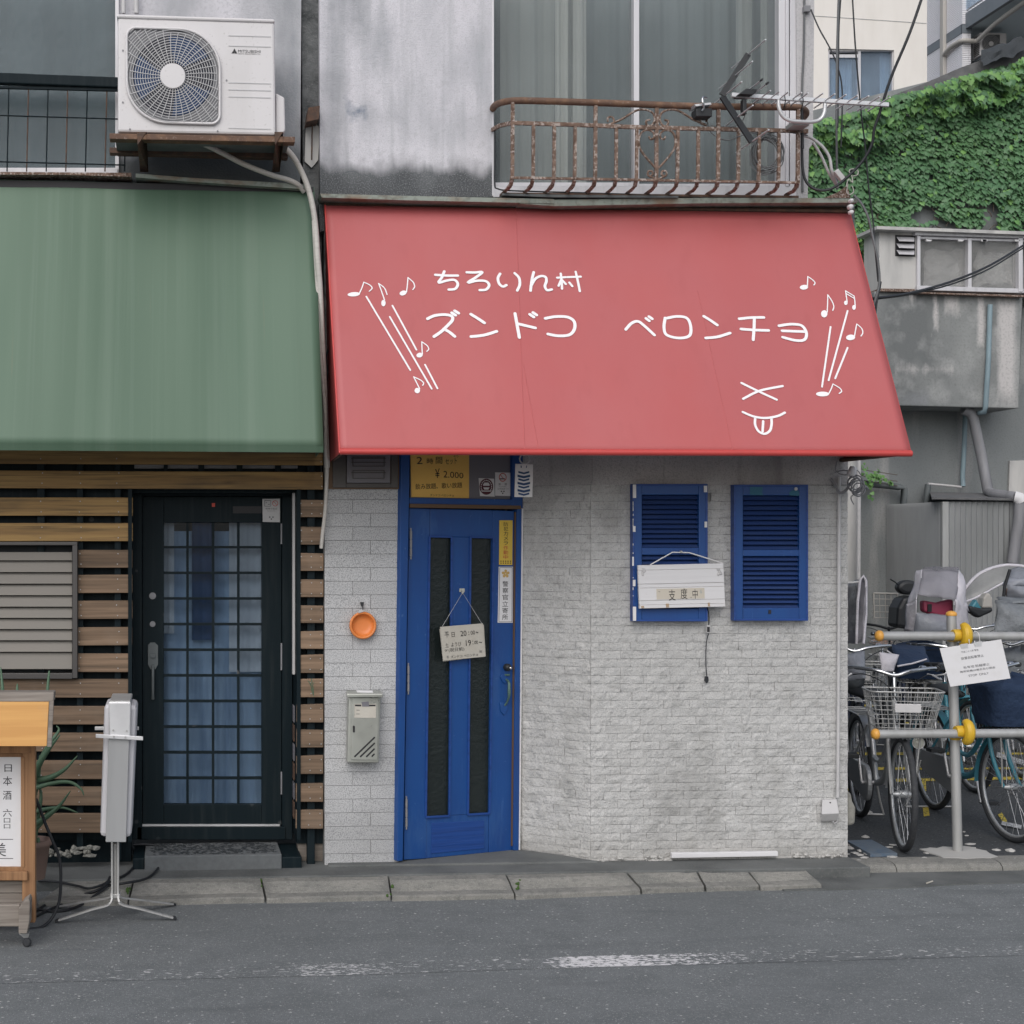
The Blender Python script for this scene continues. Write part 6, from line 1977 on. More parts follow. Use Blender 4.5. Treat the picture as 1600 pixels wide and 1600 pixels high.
for k in range(7):
    x = 486 + R.uniform(-6, 6)
    wd.tube(pc([(490, 1088, -.04), (488 + R.uniform(-2, 2), 1075, -.05), (x, 1058 + R.uniform(0, 12), -.06)], 4), .0015, 4)
tag(wd.build('dry_weed', M['aloe'], None), 'thin weed sprig caught on the short planks beside the tiled pillar', 'weed')

# ================================================================== barrier rail by the bicycles
YB = .12
bp = thing('rail_barrier', 'steel pipe barrier with yellow clamps in front of the parked bicycles', 'barrier', gp(1497, 1332, ZL))
MB().tube([fp(1486.5, 962, YB + .045), fp(1496.5, 1336, YB + .045)], .0265, 14).build('post', M['galv'], bp)
MB().lathe([(.029, 0), (.031, .008), (.028, .018), (.015, .026), (0, .028)], fp(1486.5, 962, YB + .045), (0, 0, 1), 16).build('post_cap', M['orangecap'], bp)
for ya, yb, yc, xs in ((993.5, 994.5, 992.5, 1374), (1147, 1145, 1143, 1368)):
    a, b = fp(xs, ya, YB - .02), fp(1700, yb, YB - .02)
    MB().tube([a, b], .0255, 14).build('rail', M['galv'], bp)
    MB().lathe([(.0265, -.012), (.030, -.01), (.031, .004), (.027, .014), (.014, .022), (0, .024)], a, (-1, -.08, 0), 16).build('end_cap', M['orangecap'], bp)
    xq = 1502 if ya < 1100 else 1506
    c = fp(xq, yc, YB - .02)
    cl = MB()
    cl.tube([c + Vector((math.sin(.5) * 0, -.045 * math.cos(t_), .055 * math.sin(t_))) + Vector((.012 * math.cos(t_ * .5), 0, 0)) for t_ in [q / 10 * 3.6 - 1.9 for q in range(11)]], [.014, .022, .026, .028, .029, .029, .029, .028, .026, .022, .014], 10)
    cl.lathe([(.031, -.03), (.034, -.02), (.034, .02), (.031, .03)], c + Vector((-.02, 0, 0)), (1, 0, 0), 16)
    cl.build('clamp', M['yellowcap'], bp, bevel=.002)
    MB().lathe([(.029, -.03), (.032, -.022), (.032, .022), (.029, .03)], fp(1487.5 + (ya - 960) * .027, ya + .5, YB + .045), (0, 0, 1), 16).build('collar', M['yellowcap'], bp)
nb = thing('paper_notice', 'laminated white notice tied aslant to the barrier rail', 'notice', fp(1525, 1000, YB - .06))
NP = Plane(fp(1525, 1030, YB - .10), (0.05, -1, .03))
NQ = [(1468.3, 1013), (1564.5, 999), (1579, 1060), (1485, 1073)]
MB().poly(NP, NQ, 0, -.0025).build('sheet', M['paper'], nb)
s_ = MB()
for t_, u0, v0, u1, v1 in (('平成二十八年 警告', .32, .15, .60, .20), ('放置自転車禁止', .29, .30, .66, .37), ('私有地 駐輪禁止', .29, .535, .72, .60), ('無断駐輪は撤去及び罰金', .22, .64, .80, .695), ('STOP  ONLY', .34, .765, .67, .82)):
    qt(s_, t_, u0, v0, u1, v1, NQ, NP, .0012)
s_.build('lettering', M['ink_grey'], nb)
s_ = MB()
s_.tube(pc([(1516, 1013, .03), (1514, 1000, .03), (1515, 988, .05), (1518, 985, .1)], 4), .0022, 5)
s_.tube(pc([(1532, 1009, .03), (1530.5, 998, .03), (1529, 990, .03), (1524, 986, .08)], 4), .0022, 5)
s_.build('string', M['paper'], nb)
s_ = MB()
s_.poly(NP, [(1521, 1004), (1534, 1002), (1534, 1009), (1523, 1010)], .003, 0)
s_.poly(NP, [(1500, 1007), (1512, 1005), (1513, 1012), (1502, 1013)], .003, 0)
s_.build('clip', M['alu_bare'], nb)

cb2 = MB().tube([gp(1448, 1380, ZR + .010), gp(1457, 1377, ZR + .010)], .004, 8)
tag(cb2.build('cigarette_end', M['sign_cream'], None), 'cigarette end lying in the gutter below the kerb stones', 'litter')
# ================================================================== bicycles
def bike(label, paint, loc, rotz, steer=0.0, basket='wire', basket_mat='galv', rear=None, bar_mat='chrome', spokes=True, saddle='black_plastic', light=True, group='bicycles parked in the lot', fork_mat=None, grip='black_plastic'):
    t = thing('bicycle', label, 'bicycle', (0, 0, 0), group)
    WR, WBASE = .325, 1.08
    V = Vector
    SR = Matrix.Translation(V((.93, 0, 0))) @ Matrix.Rotation(steer, 4, 'Z') @ Matrix.Translation(V((-.93, 0, 0)))
    def fwdp(p):
        return SR @ V(p)
    def wheel(cx_, tf):
        c = V((cx_, 0, WR))
        ring = lambda r_, y=0: [tf(c + V((r_ * math.cos(a / 36 * 6.2832), y, r_ * math.sin(a / 36 * 6.2832)))) for a in range(36)]
        wm = MB().tube(ring(WR - .035), .011, 6, closed=True).build('wheel', M['silver_bike'], t)
        MB().tube(ring(WR - .018), .0185, 8, closed=True).build('tyre', M['tyre'], wm)
        MB().tube([tf(c + V((0, -.055, 0))), tf(c + V((0, -.02, 0))), tf(c + V((0, .02, 0))), tf(c + V((0, .055, 0)))], [.008, .022, .022, .008], 8).build('hub', M['silver_bike'], wm)
        s = MB()
        for k in range(28):
            a = k / 28 * 6.2832
            sgn = 1 if k % 2 else -1
            da = .35 * (1 if k % 4 < 2 else -1)
            s.tube([tf(c + V((.02 * math.cos(a + da * 3), sgn * .025, .02 * math.sin(a + da * 3)))), tf(c + V(((WR - .04) * math.cos(a), 0, (WR - .04) * math.sin(a))))], .0016, 4, caps=False)
        s.build('spokes', M['spoke'], wm)
        f_ = MB()
        a0, a1 = (1.25, 3.2) if cx_ > .5 else (.5, 3.5)
        n = 16
        def fn(u, v):
            a = a0 + (a1 - a0) * u
            y = (v - .5) * .05
            rr_ = WR + .022 - .35 * y * y / .05
            return tf(c + V((rr_ * math.cos(a), y, rr_ * math.sin(a))))
        f_.grid(fn, n, 4)
        f_.build('mudguard', M[paint if paint in ('teal',) else 'silver_bike'], t)
    wheel(0, lambda p: V(p))
    wheel(WBASE, fwdp)
    fr = MB()
    bb, st, ht0, ht1 = V((.44, 0, .29)), V((.27, 0, .70)), V((.905, 0, .66)), V((.865, 0, .84))
    fr.tube([bb, st], .016, 8)
    fr.tube([ht0, ht1], .020, 8)
    fr.tube(curve([ht0 + V((-.01, 0, .03)), V((.76, 0, .46)), V((.60, 0, .33)), bb], 5), .021, 8)
    fr.tube(curve([ht1 + V((.0, 0, -.05)), V((.72, 0, .58)), V((.55, 0, .44)), V((.375, 0, .44))], 5), .015, 8)
    for s in (-1, 1):
        fr.tube([bb + V((0, s * .03, 0)), V((.0, s * .06, WR))], .010, 6)
        fr.tube([V((.30, s * .02, .63)), V((.0, s * .06, WR))], .008, 6)
    fr.build('frame', M[paint], t)
    fk = MB()
    for s in (-1, 1):
        fk.tube([fwdp(q) for q in curve([(.91, s * .045, .655), (.955, s * .05, .50), (1.03, s * .052, .38), (1.08, s * .055, WR)], 4)], [.013] * 9 + [.010] * 4, 8)
    fk.tube([fwdp((.91, -.05, .655)), fwdp((.91, .05, .655))], .014, 8)
    fk.build('fork', M[fork_mat or paint], t)
    hb = MB()
    hb.tube([fwdp(q) for q in ((.875, 0, .80), (.845, 0, 1.00))], .012, 8)
    pts = [(.66, -.28, .985), (.72, -.27, .985), (.80, -.21, 1.0), (.86, -.09, 1.0), (.875, 0, .985), (.86, .09, 1.0), (.80, .21, 1.0), (.72, .27, .985), (.66, .28, .985)]
    pts = [(x, y, z + .03 * abs(y) / .28) for x, y, z in pts]
    hb.tube([fwdp(q) for q in curve(pts, 5)], .0115, 8)
    hbo = hb.build('handlebar', M[bar_mat], t)
    for s in (-1, 1):
        MB().tube([fwdp((.64, s * .284, 1.012)), fwdp((.75, s * .26, 1.015))], .0165, 8).build('grip', M[grip], hbo)
        b_ = MB()
        b_.tube([fwdp(q) for q in ((.79, s * .225, .985), (.80, s * .255, .965), (.74, s * .285, .95), (.68, s * .295, .955))], .006, 6)
        b_.build('brake_lever', M['alu_bare'], hbo)
        cb_ = MB()
        cb_.tube([fwdp(q) for q in curve([(.80, s * .22, .98), (.92, s * .16, .99), (.99, s * .06, .93), (.95, -s * .01, .80), (.93, 0, .70)], 5)], .0032, 5)
        cb_.build('brake_cable', M['rubber'], t)
    bl = MB().lathe([(.0, .03), (.018, .026), (.026, .01), (.027, 0)], fwdp((.80, .17, 1.01)), (-.2, 0, 1), 12)
    bl.build('bell', M['chrome'], t)
    if basket:
        bm = MB()
        def rect(z, w_, d_, x0):
            return [(x0, -w_, z), (x0, w_, z), (x0 + d_, w_ * .96, z), (x0 + d_, -w_ * .96, z)]
        H0, H1 = .66, .92
        def lvl(f):
            z = H0 + (H1 - H0) * f
            w_ = .145 + .055 * f
            d_ = .20 + .07 * f
            x0 = .955
            n = 6
            pts = []
            for cx_, cy_, a0 in ((x0 + d_, w_, 0), (x0, w_, 1), (x0, -w_, 2), (x0 + d_, -w_, 3)):
                r_ = .05
                ox = cx_ - r_ if cx_ > x0 + .01 else cx_ + r_ * .5
                oy = cy_ - r_ if cy_ > 0 else cy_ + r_
                for i in range(n):
                    a = a0 * 1.5708 + i / (n - 1) * 1.5708
                    pts.append(fwdp((ox + r_ * (1 if cx_ > x0 + .01 else .5) * math.cos(a), oy + r_ * math.sin(a), z)))
            return pts
        for f, r_ in ((0, .0045), (.2, .0022), (.4, .0022), (.6, .0022), (.8, .0022), (1, .0055)):
            bm.tube(lvl(f), r_, 5, closed=True)
        top, bot = lvl(1), lvl(0)
        n = len(top)
        def at(loop, s_):
            tot = [0]
            for i in range(n):
                tot.append(tot[-1] + (loop[(i + 1) % n] - loop[i]).length)
            d = s_ * tot[-1]
            for i in range(n):
                if tot[i + 1] >= d:
                    f = (d - tot[i]) / max(tot[i + 1] - tot[i], 1e-9)
                    return loop[i].lerp(loop[(i + 1) % n], f)
            return loop[0]
        for k in range(34):
            bm.tube([at(top, k / 34), at(bot, k / 34)], .0022, 4, caps=False)
        for k in range(8):
            y = -.13 + .26 * k / 7
            bm.tube([fwdp((.96, y, H0)), fwdp((1.15, y, H0))], .0022, 4, caps=False)
        bk = bm.build('basket', M[basket_mat], t)
        if basket == 'wire':
            MB().box(0, .001, 0, .001, 0, .001)
            pl_ = MB()
            pl_.obox(fwdp((.955 + .262, 0, .83)), SR.to_3x3() @ V((.004, 0, 0)), SR.to_3x3() @ V((0, .07, 0)), V((0, 0, .025)))
            pl_.build('badge_plate', M['conduit'], bk, bevel=.004)
        stb = MB()
        for s in (-1, 1):
            stb.tube([fwdp((1.10, s * .09, H0)), fwdp((1.09, s * .075, .5)), fwdp((1.08, s * .065, WR))], .005, 5)
        stb.build('basket_stay', M['galv'], t)
        if basket == 'cover':
            cv = MB()
            def fn(u, v):
                lo = at(lvl(.12), u)
                hi = at(lvl(1.05), u)
                c = sum(lvl(.5), V()) / n
                p = lo.lerp(hi, min(v * 1.4, 1))
                o_ = (p - c)
                o_.z = 0
                p = p + o_.normalized() * (.02 + .012 * mnoise.noise(p * 18))
                if v > .714:
                    f = (v - .714) / .286
                    cc = V((c.x, c.y, p.z + .05))
                    p = p.lerp(cc, f) + V((0, 0, .03 * mnoise.noise(p * 12)))
                return p
            cv.grid(fn, 40, 10)
            cv.build('basket_cover', M['cloth_blue'] if basket_mat != 'black_plastic' else M['cloth_grey'], t)
    sd = MB()
    def sfn(u, v):
        a = v * 6.2832
        L = .27
        w_ = .095 * (1 - .78 * u ** .7) + .012
        x = .14 + L * u
        return V((x, w_ * math.cos(a), .80 + .03 * math.sin(a) * (1 - .3 * u) + .015 * (1 - u) ** 2))
    sd.grid(sfn, 10, 14)
    sd.build('saddle', M[saddle], t)
    MB().tube([st, V((.245, 0, .79))], .0125, 8).build('seat_post', M['chrome'], t)
    cr = MB()
    cr.tube([bb + V((0, -.09, 0)), bb + V((0, .09, 0))], .012, 8)
    for s in (-1, 1):
        cr.tube([bb + V((0, s * .085, 0)), bb + V((s * .06, s * .09, -.155 * s))], .009, 6)
    co = cr.build('crank', M['alu_bare'], t)
    for s in (-1, 1):
        c = bb + V((s * .06, s * .14, -.155 * s))
        MB().obox(c, (.045, 0, 0), (0, .045, 0), (0, 0, .013)).build('pedal', M['black_plastic'], co, bevel=.004)
    cc = MB()
    prof = [(.44 + .11 * math.cos(a), .29 + .11 * math.sin(a)) for a in [(-1.5 + i * .3) for i in range(11)]] + [(.0, .40), (-.07, .36), (-.07, .30), (0, .26)]
    pp_ = [V((x, -.075, z)) for x, z in prof]
    cc.prism(pp_, (0, .028, 0))
    cc.build('chain_case', M['silver_bike'] if paint != 'navy_bike' else M['black_plastic'], t, bevel=.006)
    rk = MB()
    for s in (-1, 1):
        rk.tube([V((.22, s * .06, .68)), V((-.22, s * .065, .68))], .006, 6)
        rk.tube([V((-.10, s * .065, .68)), V((0, s * .065, WR))], .005, 6)
    for k in range(5):
        rk.tube([V((.18 - k * .1, -.06, .68)), V((.18 - k * .1, .06, .68))], .005, 6)
    rk.build('rear_carrier', M['galv'], t)
    ks = MB()
    for s in (-1, 1):
        ks.tube([V((0, s * .085, WR)), V((-.03, s * .13, .10)), V((-.06, s * .16, .008))], .007, 6)
    ks.tube([V((-.06, -.16, .008)), V((-.06, .16, .008))], .007, 6)
    ks.build('stand', M['galv'], t)
    if light:
        lp = MB().lathe([(.012, -.05), (.026, -.02), (.034, .015), (.034, .02)], fwdp((1.06, .085, .62)), SR.to_3x3() @ V((1, 0, -.05)), 16)
        lpo = lp.build('headlight', M['alu_bare'], t)
        MB().lathe([(.0315, 0), (.024, .008), (0, .012)], fwdp((1.08, .085, .62)), SR.to_3x3() @ V((1, 0, -.05)), 16).build('lens', M['lens'], lpo)
    t.rotation_euler = (0, 0, rotz)
    t.location = loc
    return t
def place_front(px, py, ang, z=ZL):
    """root location so that the front wheel touches the ground seen at (px, py); ang is the angle of the bicycle's tail away from straight back"""
    p = gp(px, py, z)
    f = Vector((-math.sin(ang), -math.cos(ang), 0))
    return p - f * 1.08, math.atan2(f.y, f.x)
l_, r_ = place_front(1412, 1330, rad(13))
b1 = bike('silver shopping bicycle with a bare wire basket, front wheel at the kerb by the wall', 'silver_bike', l_, r_, rad(-2))
l_, r_ = place_front(1576, 1316, rad(6))
b2 = bike('teal bicycle with a dark blue basket cover behind the barrier rail', 'teal', l_, r_, rad(9), basket='cover', basket_mat='rubber', light=False)
l_, r_ = place_front(1514, 1238, rad(17))
b3 = bike('second teal bicycle standing further back between the barrier post and the blue covered one', 'teal', l_, r_, rad(12), basket=None, light=False)
l_, r_ = place_front(1436, 1196, rad(18))
b4 = bike('dark bicycle carrying a wine child seat under a white rain cover', 'navy_bike', l_, r_, rad(0), basket='cover', basket_mat='galv', light=True)
l_, r_ = place_front(1340, 1240, rad(20))
b5 = bike('dark bicycle half hidden by the tiled wall with a clear rain cover', 'navy_bike', l_, r_, 0, basket='wire', light=False)
l_, r_ = place_front(1592, 1216, rad(18))
b6 = bike('black bicycle with a grey bag over its basket in the second row', 'navy_bike', l_, r_, rad(8), basket='cover', basket_mat='black_plastic', light=False)
l_, r_ = place_front(1395, 1158, rad(20))
b7 = bike('pale framed bicycle with an empty wire basket in the back row', 'silver_bike', l_, r_, rad(4), basket='wire', light=False, bar_mat='black_plastic', saddle='skin_brown')
l_, r_ = place_front(1530, 1160, rad(18))
b8 = bike('silver bicycle in the back row under a long pale rain cover', 'silver_bike', l_, r_, rad(-4), basket='wire', light=False)

# ---- rain covers and seats carried on the bicycles
cs_ = thing('child_seat', 'wine red child seat with white flaps and a clear rain cover window', 'child seat', fp(1475, 985, 3.3))
CY = 3.15
CP = Plane((0, CY, 0), (0, -1, 0))
def sheet(name, q, m, parent, bulge=.03, pl=CP, nu=10, nv=10, seed=0, crease=.012, thick=.004):
    """cloth panel between four pixel corners with own offset each, wrinkled and bulging"""
    P4 = [pl.at(x, y, o) for x, y, o in q]
    def fn(u, v):
        a = P4[0].lerp(P4[1], u)
        b = P4[3].lerp(P4[2], u)
        p = a.lerp(b, v)
        k = math.sin(u * math.pi) * math.sin(v * math.pi)
        return p + pl.n * (bulge * k) + Vector((mnoise.noise(p * 9 + Vector((seed, 0, 0))), mnoise.noise(p * 9 + Vector((seed, 5, 0))), mnoise.noise(p * 11 + Vector((seed, 9, 0))))) * crease
    o_ = MB().grid(fn, nu, nv).build(name, m, parent)
    so_ = o_.modifiers.new('thickness', 'SOLIDIFY')
    so_.thickness = thick
    return o_
sheet('window_panel', [(1441, 891, .05), (1500, 892, .05), (1494, 938, .25), (1434, 930, .25)], M['vinyl_clear'], cs_, .05)
sheet('roof_panel', [(1446, 886, -.45), (1496, 886, -.45), (1500, 892, .05), (1441, 891, .05)], M['vinyl_clear'], cs_, .02)
sheet('side_flap', [(1499, 890, .06), (1504, 900, .0), (1513, 955, .12), (1490, 945, .26)], M['vinyl_white'], cs_, .04, seed=3)
sheet('side_flap', [(1492, 936, .26), (1512, 945, .14), (1512, 1000, .10), (1492, 1000, .24)], M['vinyl_white'], cs_, .03, seed=5)
sheet('side_flap', [(1433, 892, .0), (1441, 890, .06), (1433, 940, .27), (1418, 946, .12)], M['vinyl_white'], cs_, .03, seed=7)
sheet('side_flap', [(1417, 944, .12), (1433, 938, .27), (1430, 990, .24), (1413, 986, .12)], M['vinyl_white'], cs_, .03, seed=9)
sheet('lower_cover', [(1432, 958, .28), (1494, 962, .28), (1494, 1000, .26), (1428, 996, .26)], M['vinyl_smoke'], cs_, .06, seed=11)
s_ = MB()
s_.poly(CP, [(1443, 938), (1466, 942), (1491, 936), (1491, 960), (1470, 964), (1444, 956)], .16, .08)
s_.build('seat_shell', M['wine'], cs_, bevel=.02)
s_ = MB()
s_.poly(CP, [(1452, 962), (1486, 962), (1482, 974), (1460, 972)], .2, .1)
s_.build('seat_pad', M['wine'], cs_, bevel=.015)
MB().rect(1450, 944, 1456, 956, .17, .15, CP).build('strap', M['rubber'], cs_)
cr_ = thing('bicycle_rain_cover', 'narrow clear rain cover with white piping beside the tiled wall', 'rain cover', fp(1345, 1000, 1.9))
C2 = Plane((0, 1.9, 0), (0, -1, 0))
sheet('cover_panel', [(1343, 908, .0), (1352, 900, .05), (1352, 1000, .15), (1338, 1006, .1)], M['vinyl_clear'], cr_, .03, C2, seed=2)
sheet('cover_panel', [(1318, 912, -.3), (1343, 905, .0), (1340, 1005, .05), (1312, 1006, -.2)], M['vinyl_clear'], cr_, .05, C2, seed=4)
MB().tube([C2.at(x, y, o) for x, y, o in ((1338, 1006, .1), (1340, 940, .08), (1344, 906, .06), (1349, 900, .06), (1353, 908, .06), (1353, 960, .1), (1349, 1006, .16))], .010, 6).build('piping', M['vinyl_white'], cr_)
MB().tube([C2.at(1322, 911, .02), C2.at(1342, 909, .06)], .006).build('stay', M['white'], cr_)
gb_ = thing('basket_bag', 'dark grey bag hanging from handlebars close to the tiled wall', 'bag', fp(1338, 1060, 1.2))
C3 = Plane((0, 1.2, 0), (0, -1, 0))
sheet('bag_side', [(1322, 1022, .0), (1352, 1018, .0), (1352, 1060, .06), (1322, 1066, .04)], M['vinyl_smoke'], gb_, .06, C3, seed=6)
sheet('bag_side', [(1322, 1064, .04), (1352, 1058, .06), (1346, 1078, .0), (1324, 1082, .0)], M['cloth_dark'], gb_, .03, C3, seed=8)
# arched pale cover in the back row
pc_ = thing('bicycle_rain_cover', 'long arched pale rain cover over a bicycle in front of the grey shed', 'rain cover', fp(1560, 950, 5.2))
C4 = Plane((0, 5.2, 0), (0, -1, 0))
arc = [(1500, 935), (1512, 915), (1530, 897), (1552, 887), (1575, 883), (1600, 885), (1640, 892)]
low = [(1508, 940), (1520, 936), (1540, 926), (1558, 916), (1575, 908), (1600, 906), (1640, 906)]
def cfn(u, v):
    k = u * (len(arc) - 1)
    i = min(int(k), len(arc) - 2)
    f = k - i
    a = Vector(arc[i]).lerp(Vector(arc[i + 1]), f)
    b = Vector(low[i]).lerp(Vector(low[i + 1]), f)
    p = a.lerp(b, v)
    return C4.at(p.x, p.y, .05 + .22 * math.sin(v * 1.6) + .02 * mnoise.noise(Vector((u * 9, v * 4, 0))))
o_ = MB().grid(cfn, 24, 8).build('cover_panel', M['vinyl_pale'], pc_)
MB().tube([C4.at(x, y, .05) for x, y in [tuple(q) for q in curve(arc, 4)]], .016, 6).build('piping', M['vinyl_white'], pc_)
MB().tube([C4.at(x, y, .27) for x, y in [tuple(q) for q in curve(low, 4)]], .010, 6).build('piping', M['vinyl_white'], pc_)
sc_ = thing('bicycle_rain_cover', 'crumpled smoky rain cover above the grey basket bag behind the barrier', 'rain cover', fp(1590, 930, 3.2))
C5 = Plane((0, 3.2, 0), (0, -1, 0))
sheet('cover_panel', [(1578, 889, .0), (1640, 892, .0), (1640, 918, .2), (1574, 914, .2)], M['vinyl_smoke'], sc_, .08, C5, seed=12, crease=.05)
sheet('cover_panel', [(1574, 913, .2), (1640, 918, .2), (1640, 945, .15), (1568, 944, .15)], M['vinyl_smoke'], sc_, .05, C5, seed=13, crease=.03)
MB().tube([C5.at(x, y, .22) for x, y in ((1578, 890), (1570, 915), (1567, 945))], .012, 6).build('piping', M['rubber'], sc_)
MB().poly(C5, [(1580, 920), (1640, 920), (1640, 942), (1590, 942)], .05, -.1).build('contents', M['skin_brown'], sc_, bevel=.03)
sg = thing('basket_bag', 'slate grey zip bag filling a front basket by the edge of the lot', 'bag', fp(1580, 985, 2.5))
C6 = Plane((0, 2.5, 0), (0, -1, 0))
sheet('bag_side', [(1556, 941, .05), (1650, 944, .05), (1650, 990, .16), (1554, 990, .16)], M['cloth_grey'], sg, .08, C6, seed=15, crease=.03)
sheet('bag_top', [(1560, 934, -.25), (1650, 936, -.25), (1650, 944, .05), (1556, 941, .05)], M['cloth_grey'], sg, .04, C6, seed=16, crease=.02)
# dark oval child-seat back, tan seat tops
ov = thing('child_seat', 'black oval child seat back behind the wine red seat', 'child seat', fp(1425, 920, 4.6))
C7 = Plane((0, 4.6, 0), (0, -1, 0))
s_ = MB()
s_.poly(C7, [(1421 + 17 * math.cos(a * .2618), 918 + 11.5 * math.sin(a * .2618)) for a in range(24)], .06, -.04)
s_.build('shell', M['black_plastic'], ov, bevel=.03)
MB().poly(C7, [(1404, 950), (1412, 934), (1432, 930), (1432, 985), (1402, 980)], .1, -.1).build('seat_body', M['black_plastic'], ov, bevel=.03)
MB().tube([C7.at(1391, 905, .05), C7.at(1398, 909, .04), C7.at(1407, 917, .02)], .006).build('stalk', M['black_plastic'], ov)
hp_ = thing('child_seat', 'small beige child seat back between the pale cover and the grey bag', 'child seat', fp(1544, 940, 4.4))
C8 = Plane((0, 4.4, 0), (0, -1, 0))
MB().poly(C8, [(1535, 950), (1537, 935), (1542, 927), (1547, 927), (1551, 934), (1552, 950)], .04, -.05).build('shell', M['far_pipe'], hp_, bevel=.02)
MB().poly(C8, [(1518, 948), (1526, 936), (1534, 950), (1534, 962), (1522, 962)], .02, -.05).build('arm_rest', M['teal'], hp_, bevel=.015)
MB().poly(C8, [(1514, 946), (1536, 951), (1552, 949), (1552, 956), (1530, 966), (1516, 956)], .08, .0).build('seat_pad', M['black_plastic'], hp_, bevel=.02)
# blue cloth and folded paper in the wire basket's neighbours
cl = thing('basket_cover', 'navy cloth with white trim spread over a rear basket behind the silver bicycle', 'cloth', fp(1430, 1025, 1.6))
C9 = Plane((0, 1.6, 0), (0, -1, 0))
sheet('cloth_panel', [(1392, 1007, -.2), (1444, 1009, -.2), (1452, 1036, .2), (1402, 1040, .2)], M['cloth_blue'], cl, .06, C9, seed=17)
MB().tube([C9.at(x, y, .22) for x, y in ((1402, 1041), (1425, 1037), (1448, 1030))], .006).build('trim', M['vinyl_white'], cl)
wp = sheet('hanging_cloth', [(1374, 1020, .1), (1403, 1024, .1), (1397, 1050, .12), (1377, 1052, .12)], M['vinyl_white'], None, .02, Plane((0, .75, 0), (0, -1, 0)), seed=19)
tag(wp, 'white cloth draped over the handlebar of the silver bicycle', 'cloth')
crt = thing('wire_crate', 'cream wire crate on a bicycle in the back row by the wall', 'crate', fp(1384, 960, 4.9))
C10 = Plane((0, 4.9, 0), (0, -1, 0))
m_ = MB()
for x in (1365, 1374, 1383, 1392, 1402):
    m_.tube([C10.at(x, 927, .1), C10.at(x + 1, 965, .1)], .008 if x in (1365, 1402) else .004, 5)
for y in (927, 936, 946, 956, 965):
    m_.tube([C10.at(1365, y, .1), C10.at(1402, y + .5, .1)], .009 if y == 927 else .004, 5)
    m_.tube([C10.at(1365, y, .1), C10.at(1363, y, -.2)], .004, 5)
m_.build('grid', M['far_pipe'], crt)

# ================================================================== the grey building beyond the lot
YB_ = 8.0
BK = Plane((0, YB_, 0), (0, -1, 0))
gb = thing('concrete_building', 'old grey rendered building with an overhanging bay beyond the bicycle lot', 'building', BK.at(1480, 1130))
MB().poly(BK, [(1240, 600), (1720, 600), (1720, 1135), (1240, 1135)], .0, -.4).build('lower_wall', M['back_low'], gb)
MB().poly(BK, [(1366, 455), (1598, 462), (1592, 638), (1366, 633)], .55, .0).build('bay', M['back_wall'], gb, bevel=.01)
MB().poly(BK, [(1599, 440), (1720, 440), (1720, 600), (1593, 600)], .0, -.4).build('side_wall', M['back_wall'], gb)
MB().poly(BK, [(1240, 180), (1720, 60), (1720, 440), (1240, 602)], .0, -.4).build('upper_wall', M['back_low'], gb)
MB().poly(BK, [(1322, 440), (1368, 440), (1368, 620), (1322, 620)], .06, .0).build('render_strip', M['back_light'], gb)
MB().poly(BK, [(1324, 700), (1341, 700), (1341, 920), (1324, 920)], .5, .0).build('pilaster', M['back_light'], gb)
MB().poly(BK, [(1578, 720), (1720, 715), (1720, 775), (1576, 775)], .03, .0).build('render_patch', M['back_light'], gb, bevel=.005)
# window band of the bay
MB().poly(BK, [(1374, 358), (1433, 360), (1433, 452), (1374, 451)], .56, .2).build('panel', M['back_light'], gb, bevel=.005)
MB().poly(BK, [(1374, 451), (1430, 452), (1430, 456), (1374, 455)], .60, .2).build('ledge', M['rust'], gb)
MB().poly(BK, [(1370, 353), (1720, 366), (1720, 371), (1370, 358)], .68, .2).build('eaves_strip', M['back_light'], gb)
lv = MB()
lv.poly(BK, [(1399, 367), (1430, 368), (1430, 401), (1399, 400)], .565, .55)
lv = lv.build('louvre', M['ink'], gb)
for y in (371.5, 382, 392):
    MB().prism([BK.at(1401.5, y, .575), BK.at(1429, y + .7, .575), BK.at(1428.5, y + 6, .62), BK.at(1405, y + 5.3, .62)], (0, .01, .012)).build('slat', M['alu'], lv)
wn = MB()
for q in [(1433.5, 361, 1438.5, 455), (1513, 372, 1518.5, 452)]:
    wn.rect(*q, .60, .5, BK)
wn.poly(BK, [(1430, 361), (1720, 370), (1720, 376), (1430, 367)], .62, .5)
wn.poly(BK, [(1438, 369), (1600, 374), (1600, 378), (1438, 373)], .58, .5)
wn.poly(BK, [(1433, 446), (1600, 451), (1600, 458), (1433, 453)], .61, .5)
wn.rect(1592, 370, 1598.5, 456, .62, .5, BK)
wn = wn.build('window', M['alu'], gb, bevel=.004)
MB().poly(BK, [(1438, 372), (1513, 374), (1513, 448), (1438, 447)], .54, .53, ).build('pane', M['pane_grime'], wn)
MB().poly(BK, [(1518.5, 374), (1592, 376), (1592, 451), (1518.5, 449)], .56, .55).build('pane', M['pane_grime'], wn)
MB().poly(BK, [(1432, 360), (1720, 368), (1720, 458), (1432, 455)], .3, .2).build('window_back', M['back_wall'], gb)
sheet('plastic_sheet', [(1445, 390, .42), (1510, 392, .42), (1512, 446, .48), (1441, 446, .48)], M['vinyl_sheet'], wn, .05, BK, crease=.05)
sheet('plastic_sheet', [(1524, 395, .44), (1580, 392, .44), (1588, 446, .48), (1521, 448, .48)], M['vinyl_sheet'], wn, .05, BK, crease=.05, seed=4)
cl_ = MB()
for x in (1447, 1497, 1533, 1535, 1585):
    cl_.poly(BK, [(x, 374), (x + 9, 374.5), (x + 8, 377), (x + 1, 377)], .62, .6)
cl_.build('catch', M['white'], wn)
